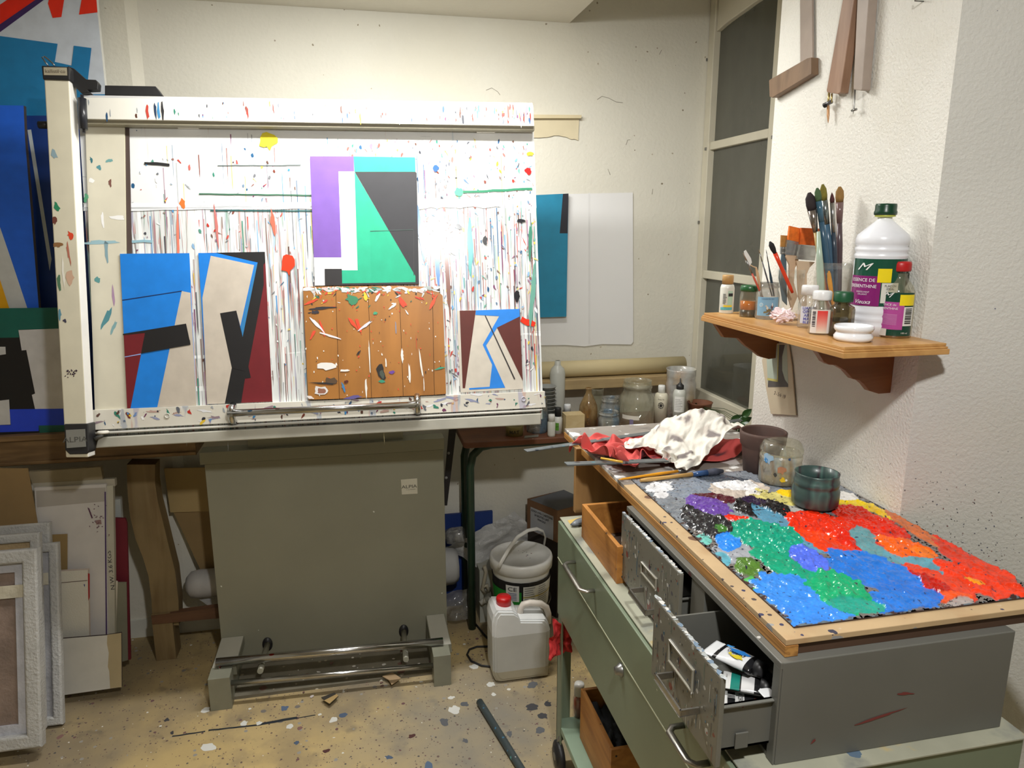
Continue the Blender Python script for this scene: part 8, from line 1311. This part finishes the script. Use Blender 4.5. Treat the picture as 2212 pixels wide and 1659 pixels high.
rb('slim brush with a small pointed dark red tip in the brush jar', (1808, 675), (1797, 416), (50, 62, 76), (170, 170, 168), (80, 36, 36), .006, .006, .68, .92, .004, -.004, True)
rb('brush with tan round bristles and a purple-brown crusted handle, rightmost in the brush jar', (1812, 675), (1814, 403), (78, 62, 66), (110, 86, 84), (150, 112, 56), .0075, .0105, .72, .88, .008, .008)
brush('yellow-handled brush standing in the brush jar', (1803, 680), (1773, 480), Y5 - .014, Y5 - .006, [('handle', enam, (236, 160, 28), [(0, .003), (.35, .0055), (.7, .0045), (1, .003)], 1)])
brush('pale green brush handle standing upright in the brush jar', (1776, 690), (1768, 500), Y5 - .016, Y5 - .010, [('handle', enam, (168, 186, 168), [(0, .005), (.45, .0085), (.65, .0078), (1, .004)], 1)])
brush('reddish brown brush handle standing in the brush jar', (1792, 690), (1772, 480), Y5 - .004, Y5 - .0, [('handle', enam, (150, 70, 44), [(0, .003), (.5, .005), (1, .003)], 1)])
# 6 white bottle of turpentine
T_, b6, s6, Y6 = shv('turpentine_bottle', 'tall white plastic turpentine bottle with a dark green cap', 'bottle', 1885, 706, 50, [(46, None), (50, 702), (51, 698), (49, 694), (51, 690), (51, 682), (49, 678), (51, 674), (51, 668), (50, 662), (51, 655), (51, 565), (49, 560), (52, 554), (52, 550), (49, 546), (52, 541), (52, 536), (49, 532), (52, 527), (52, 516), (49, 507), (18, 478), (14, 473), (14, 468)], whitep, [('cap', [(0, 464), (22, 464), (22.5, 458), (21, 454), (21, 444), (20, 440), (0, 439)], M('dark green cap', (18, 62, 42), .3), W), ('ring', [(14, 469), (20, 468), (20, 464), (14, 464)], whitep, (200, 206, 90))], c=(232, 234, 240), n=48)
mb = MB(); a_ = camang(b6); r_ = 51 * s6; zz = lambda py: P(1885, py, y=Y6).z - ZS
def W6(px0, px1, y0, y1, c, off): mb.wrap(b6, r_, a_, (px0 - 1885) * s6 * 1.05, (px1 - 1885) * s6 * 1.05, zz(y1), zz(y0), c, n=18, off=off)
W6(1825, 1990, 558, 657, (24, 78, 60), .0006); W6(1822, 1890, 594, 657, (130, 34, 108), .001); W6(1883, 1908, 578, 607, (240, 216, 34), .0014); W6(1892, 1925, 608, 650, (214, 214, 206), .0009)
def T6(s_, px, py, h, c, **k): mb.wtext(s_, h, b6, r_, a_, (px - 1885) * s6 * 1.05, zz(py), c, off=.0024, **k)
T6('M', 1853, 575, .0150, (235, 235, 235), shear=.5, wid=1.6); T6('ESSENCE DE', 1855, 603, .0068, (240, 236, 240)); T6('TEREBENTHINE', 1853, 616, .0068, (240, 236, 240), wid=.95); T6('DISSOLVANT', 1858, 628, .0034, (230, 220, 230)); T6('DILUANT', 1858, 633, .0034, (230, 220, 230)); T6('Vieuxa', 1858, 649, .0088, (245, 240, 245), shear=.4); T6('FLACON', 1908, 614, .0042, (60, 60, 60)); T6('IDEAL', 1908, 620, .0042, (60, 60, 60))
mb.build('label', colg, T_)
# 7 clear bottle with red cap
T_, b7, s7, Y7 = shv('turpentine_bottle', 'clear turpentine bottle with a red cap and a pink and green label', 'bottle', 1929, 731, 34, [(32, None), (34, 726), (34.5, 722), (34.5, 640), (33, 630), (28, 617), (18, 604), (15, 598), (15, 590)], thin_glass('clear plastic bottle', (250, 248, 238), (214, 204, 176), .1), [('cap', [(0, 586), (20, 586), (21, 583), (21, 570), (19, 565), (0, 564)], M('red cap', (186, 32, 34), .35), W), ('liquid', [(0, None), (31, None), (32, 724), (32, 714), (0, 714)], M('yellow turpentine', (140, 92, 30), .15), W)])
mb = MB(); a_ = camang(b7); r_ = 34.5 * s7; zz = lambda py: P(1927, py, y=Y7).z - ZS
def W7(px0, px1, y0, y1, c, off): mb.wrap(b7, r_, a_, (px0 - 1927) * s7 * 1.08, (px1 - 1927) * s7 * 1.08, zz(y1), zz(y0), c, n=14, off=off)
W7(1892, 1962, 630, 721, (22, 66, 52), .0006); W7(1890, 1941, 650, 708, (176, 76, 150), .001); W7(1932, 1962, 634, 657, (238, 214, 36), .0011); W7(1941, 1962, 660, 700, (222, 222, 220), .0011)
for i in range(9): W7(1944, 1958, 663 + i * 3.7, 665 + i * 3.7 + (i % 3) * .5, (60, 60, 60), .0014)
for i in range(9): W7(1896, 1930, 676 + i * 2.6, 677 + i * 2.6, (206, 140, 190), .0014)
def T7(s_, px, py, h, c, **k): mb.wtext(s_, h, b7, r_, a_, (px - 1927) * s7 * 1.08, zz(py), c, off=.0024, **k)
T7('M', 1908, 636, .0105, (226, 226, 226), shear=.5, wid=1.5); T7('ESSENCE de', 1911, 656, .0046, (235, 225, 232)); T7('TEREBENTHINE', 1910, 664, .0046, (235, 225, 232), wid=.95); T7('100 ml', 1945, 715, .0034, (220, 220, 216))
wbq = noisy([(0, 0), (1, 0), (1, 1), (0, 1)], 0, 1); W7(1896, 1914, 707, 722, (214, 208, 200), .0016)
mb.build('label', colg, T_)
# 8-10 small bottles
cg = thin_glass('clear little bottle', (250, 250, 248), (200, 200, 196), .14)
T_, b, s, Y = shv('medium_bottle', 'small clear bottle with a white cap and violet lettering', 'bottle', 1743, 710, 21, [(20, None), (21, 704), (21.5, 655), (19, 648), (14, 641), (14, 636)], cg, [('cap', [(0, 637), (17.5, 637), (17.5, 619), (16, 616), (0, 616)], whitep, (234, 234, 234))], n=12)
mb = MB(); a_ = camang(b); mb.wrap(b, 21.5 * s, a_, -16 * s, 18 * s, .012, .050, (206, 206, 216))
for i, t_ in enumerate(('LIANT', 'OPEN', 'ART', 'MAIL', 'BLEU')): mb.wtext(t_, .0062, b, 21.5 * s, a_, 0, .046 - i * .008, (96, 96, 170), off=.0016, bold=.02)
mb.build('label', col, T_)
T_, b, s, Y = shv('medium_bottle', 'clear faceted bottle with a white cap and a red label, front of the shelf', 'bottle', 1769, 724, 23, [(22, None), (23.5, 720), (24, 668), (21, 660), (15, 652), (15, 648)], cg, [('cap', [(0, 648), (19.5, 648), (20, 645), (20, 631), (18, 628), (0, 627)], whitep, (234, 234, 234))], n=8)
mb = MB(); a_ = camang(b); mb.wrap(b, 24 * s, a_, -20 * s, 22 * s, .004, .054, (226, 218, 212), n=16, off=.0012)
for i in range(14): mb.wrap(b, 24 * s, a_, -6 * s, 14 * s, .052 - (i + 1) * .0034, .052 - i * .0034, (222, 56 + i * 12, 50 + i * 11), n=8, off=.0017)
for i in range(10): mb.wrap(b, 24 * s, a_, -16 * s, -9 * s, .018 + i * .0034, .0195 + i * .0034 + (i % 3) * .0005, (60, 50, 60), n=3, off=.0018)
mb.build('label', col, T_)
T_, b, s, Y = shv('ink_bottle', 'small square bottle of black ink with a green cap', 'bottle', 1814, 728, 25, [(24, None), (26, 724), (26, 668), (24, 662), (15, 657), (15, 652)], thin_glass('smoky glass', (190, 180, 150), (140, 130, 100), .15), [('cap', [(0, 652), (20, 652), (20.5, 648), (20, 633), (18, 630), (0, 630)], M('green cap', (26, 84, 52), .4), W), ('ink', [(0, None), (23, None), (23.5, 720), (23.5, 688), (0, 688)], M('black ink', (16, 14, 14), .15), W)], n=8)
T_, b, s, Y = shv('porcelain_dish', 'double-lipped white porcelain dish at the front edge of the shelf', 'dish', 1842, 741, 38, [(24, None), (34, 739), (39.5, 731), (40, 725), (36, 719), (35, 716), (38, 714), (40.5, 709), (40, 704), (38, 702), (36, 703), (34, 712), (20, 716), (0, 717)], M('white porcelain', (236, 238, 242), .1, coat=.4, var=0), n=40)
# crumpled tissue
def lump(name, cen, rad, sq, amp, mat, c, seed, n=30, m=20):
    mb = MB(); cen = Vector(cen); rg = []
    for j in range(m + 1):
        ph = math.pi * j / m; ring = []
        for k in range(n):
            t = 2 * math.pi * k / n; d = Vector((math.sin(ph) * math.cos(t), math.sin(ph) * math.sin(t), math.cos(ph)))
            q = 1 + amp * (abs(noise.noise(d * 2.6 + Vector((seed, 0, 0)))) * 2.4 - .5) + amp * .5 * abs(noise.noise(d * 6 + Vector((0, seed, 0))))
            ring.append(mb.vert(cen + Vector((d.x * rad[0], d.y * rad[1], d.z * rad[2])) * q))
        rg.append(ring)
    for a, b in zip(rg, rg[1:]):
        for k in range(n): mb.face((a[k], b[k], b[(k + 1) % n], a[(k + 1) % n]), c, 0, False)
    zm = min(v.z for v in mb.v); return mb, zm
p = P(1690, 700, z=ZS); mb, zm = lump('', (p.x, p.y, ZS + .015), (.024, .018, .013), 1, .5, None, (244, 224, 226), 3)
for i, v in enumerate(mb.v): v.z += ZS + .0006 - zm
mb2 = mb; tag(mb2.build('crumpled_tissue', M('pink tissue', None, .8, var=.03, sss=.1)), 'crumpled pale pink tissue on the front edge of the shelf', 'tissue')
# ============================================================ HANGING ON THE PILLAR
wood_d = M('weathered compass wood', (140, 112, 86), .5, var=.12, vs=9, grain=((30, 30, 4), (100, 74, 52), .5), specks=[((22, 22, 22), .2, .3, [(90, 150, 150), (170, 150, 130), (150, 80, 70)])]); wood_g = M('grey worn wood', (176, 160, 148), .4, var=.12, vs=8, specks=[((20, 20, 12), .25, .4, [(120, 130, 150), (150, 110, 100), (220, 216, 210), (120, 150, 140)])])
T_ = thing('set_square', FPL.p(*FPL.hit(1700, 200), 0), 'wooden try square with a grey blade hanging high on the pillar', 'set square')
mb = MB(); mb.slab(FPL, FPL.hits([(1727, -330), (1751, -330), (1754, 128), (1728, 142)], .010), .004, .009); mb.build('blade', wood_g, T_)
mb = MB(); mb.slab(FPL, FPL.hits([(1661, 173), (1743, 126), (1752, 124), (1752, 160), (1668, 211), (1662, 209)], .022), .001, .022); mb.build('stock', wood_d, T_, bevel=.0012)
T_ = thing('wooden_compass', FPL.p(*FPL.hit(1830, 100), 0), 'large wooden blackboard compass hanging with its two legs down', 'compass')
for pts, nm in (([(1860, -225), (1878, -225), (1815, 200), (1809, 203), (1787, 200), (1785, 196)], 'a'), ([(1862, -225), (1894, -225), (1862, 192), (1860, 196), (1846, 194), (1843, 192)], 'b')):
    mb = MB(); mb.slab(FPL, FPL.hits(pts, .026), .004, .026, W, 0); mb.build('leg', wood_g if nm == 'b' else M('compass leg wood', (166, 132, 108), .45, var=.1, grain=((30, 30, 5), (120, 80, 50), .5), specks=[((16, 16, 12), .25, .3, [(120, 150, 130), (200, 190, 180)])]), T_, bevel=.0015)
mb = MB(); mb.lathe(FPL.p(*FPL.hit(1873, -228), .002), [(0, 0), (.017, 0), (.017, .026), (.006, .03), (0, .03)], 20, (150, 130, 90), 0, (-1, 0, 0)); mb.build('hinge', M('brass and steel', None, .3, .6), T_)
mb = MB(); f_ = lambda x, y, w_=.015: FPL.p(*FPL.hit(x, y, w_), w_)
mb.tube([f_(1791, 200), f_(1789, 226)], .0028, 8, (190, 170, 110)); mb.tube([f_(1797, 202), f_(1796, 222)], .0022, 8, (190, 170, 110)); mb.tube([f_(1780, 227, .018), f_(1796, 220, .016)], .005, 8, (120, 120, 122)); mb.tube([f_(1782, 229, .024), f_(1786, 226, .012)], .0045, 8, (60, 60, 62)); mb.build('pencil_clamp', M('brass and steel', None, .3, .6), T_)
mb = MB(); mb.tube([f_(1789, 228), f_(1789, 250), f_(1789, 257), f_(1789, 266)], [.0033, .0033, .0022, .0005], 7, (206, 156, 110)); mb.build('pencil', enam, T_)
mb = MB(); mb.tube([f_(1847, 193), f_(1845, 234), f_(1843, 246)], [.0016, .0014, .0005], 8); mb.tube([f_(1840, 239), f_(1850, 236)], .0028, 8); mb.build('needle', steel, T_)
mb = MB(); mb.tube([FPL.p(*FPL.hit(1995, 3), 0), FPL.p(*FPL.hit(1995, 3), .02), FPL.p(*FPL.hit(1995, 3), .02) + Vector((0, 0, .008))], .0015, 6); tag(mb.build('wall_hook', steel), 'small steel hook in the pillar at the top of the photo', 'hook')
# paper tags under the far bracket
mb = MB(); mb.slab(FPL, FPL.hits([(1646, 779), (1656, 742), (1703, 742), (1710, 790), (1719, 897), (1665, 894), (1655, 840)], .006), .003, .006, (206, 192, 166))
mb.flat(FPL, FPL.hits([(1655, 745), (1700, 745), (1703, 836), (1659, 836)], .006), .0064, (178, 190, 176)); mb.flat(FPL, FPL.hits([(1684, 745), (1696, 745), (1690, 770), (1690, 800), (1696, 820), (1703, 830), (1703, 836), (1659, 836), (1660, 822), (1678, 824), (1682, 790)], .006), .0067, (92, 88, 86)); mb.flat(FPL, FPL.hits([(1681, 745), (1683, 745), (1681, 825), (1679, 825)], .006), .0070, (196, 186, 110)); mb.flat(FPL, FPL.hits([(1658, 816), (1680, 820), (1680, 825), (1658, 821)], .006), .0070, (196, 186, 110))
u, v = FPL.hit(1684, 853, .006); mb.ftext('2 - 5·6· 19', .011, FPL, u, v, .0068, (90, 80, 74), shear=.3, wid=.85); tag(mb.build('paper_tag', col), 'card tag with a faded print and handwritten figures hanging under the shelf', 'tag')
# ============================================================ CAMERA, LIGHT
cam = bpy.data.cameras.new('camera'); co = bpy.data.objects.new('camera', cam); COL.objects.link(co); sc.camera = co
cam.sensor_width = 36; cam.lens = 36 * F / 2212; cam.clip_start = .05
co.matrix_world = Matrix.Translation(CAM) @ Matrix((RT, -DN, -FW)).transposed().to_4x4()
def area(name, loc, size, energy, color, target=None):
    l = bpy.data.lights.new(name, 'AREA'); l.shape = 'RECTANGLE'; l.size, l.size_y = size; l.energy = energy; l.color = color
    o = bpy.data.objects.new(name, l); COL.objects.link(o); o.location = loc
    o.rotation_euler = ((Vector(target) - Vector(loc)).to_track_quat('-Z', 'Y').to_euler() if target else (0, 0, 0)); return o
area('ceiling_lamp_board', (.15, 2.12, 2.36), (1.0, .08), 27, (1, .99, .96), (.15, 2.3, 1.3))
area('ceiling_lamp_room', (.3, .2, 2.38), (.10, .10), 26, (1, .988, .965), (.3, 1.0, 0.0))
o_up = area('ceiling_lamp_board_up', (.15, 2.12, 2.375), (1.0, .08), 2.6, (1, .99, .96)); o_up.rotation_euler = (math.pi, 0, 0)
w = bpy.data.worlds.new('world'); sc.world = w; w.use_nodes = True; w.node_tree.nodes['Background'].inputs[0].default_value = (.02, .022, .03, 1); w.node_tree.nodes['Background'].inputs[1].default_value = .6
for o in COL.objects:
    if o.name.split('.')[0] in ('paint_spatter', 'paint_smears', 'hair_marks', 'paint_mark') and o.parent: o['kind'] = 'stuff'
vs_ = sc.view_settings; vs_.view_transform = 'Standard'; vs_.look = 'None'; vs_.gamma = 1; vs_.exposure = 0.0; vs_.use_curve_mapping = False
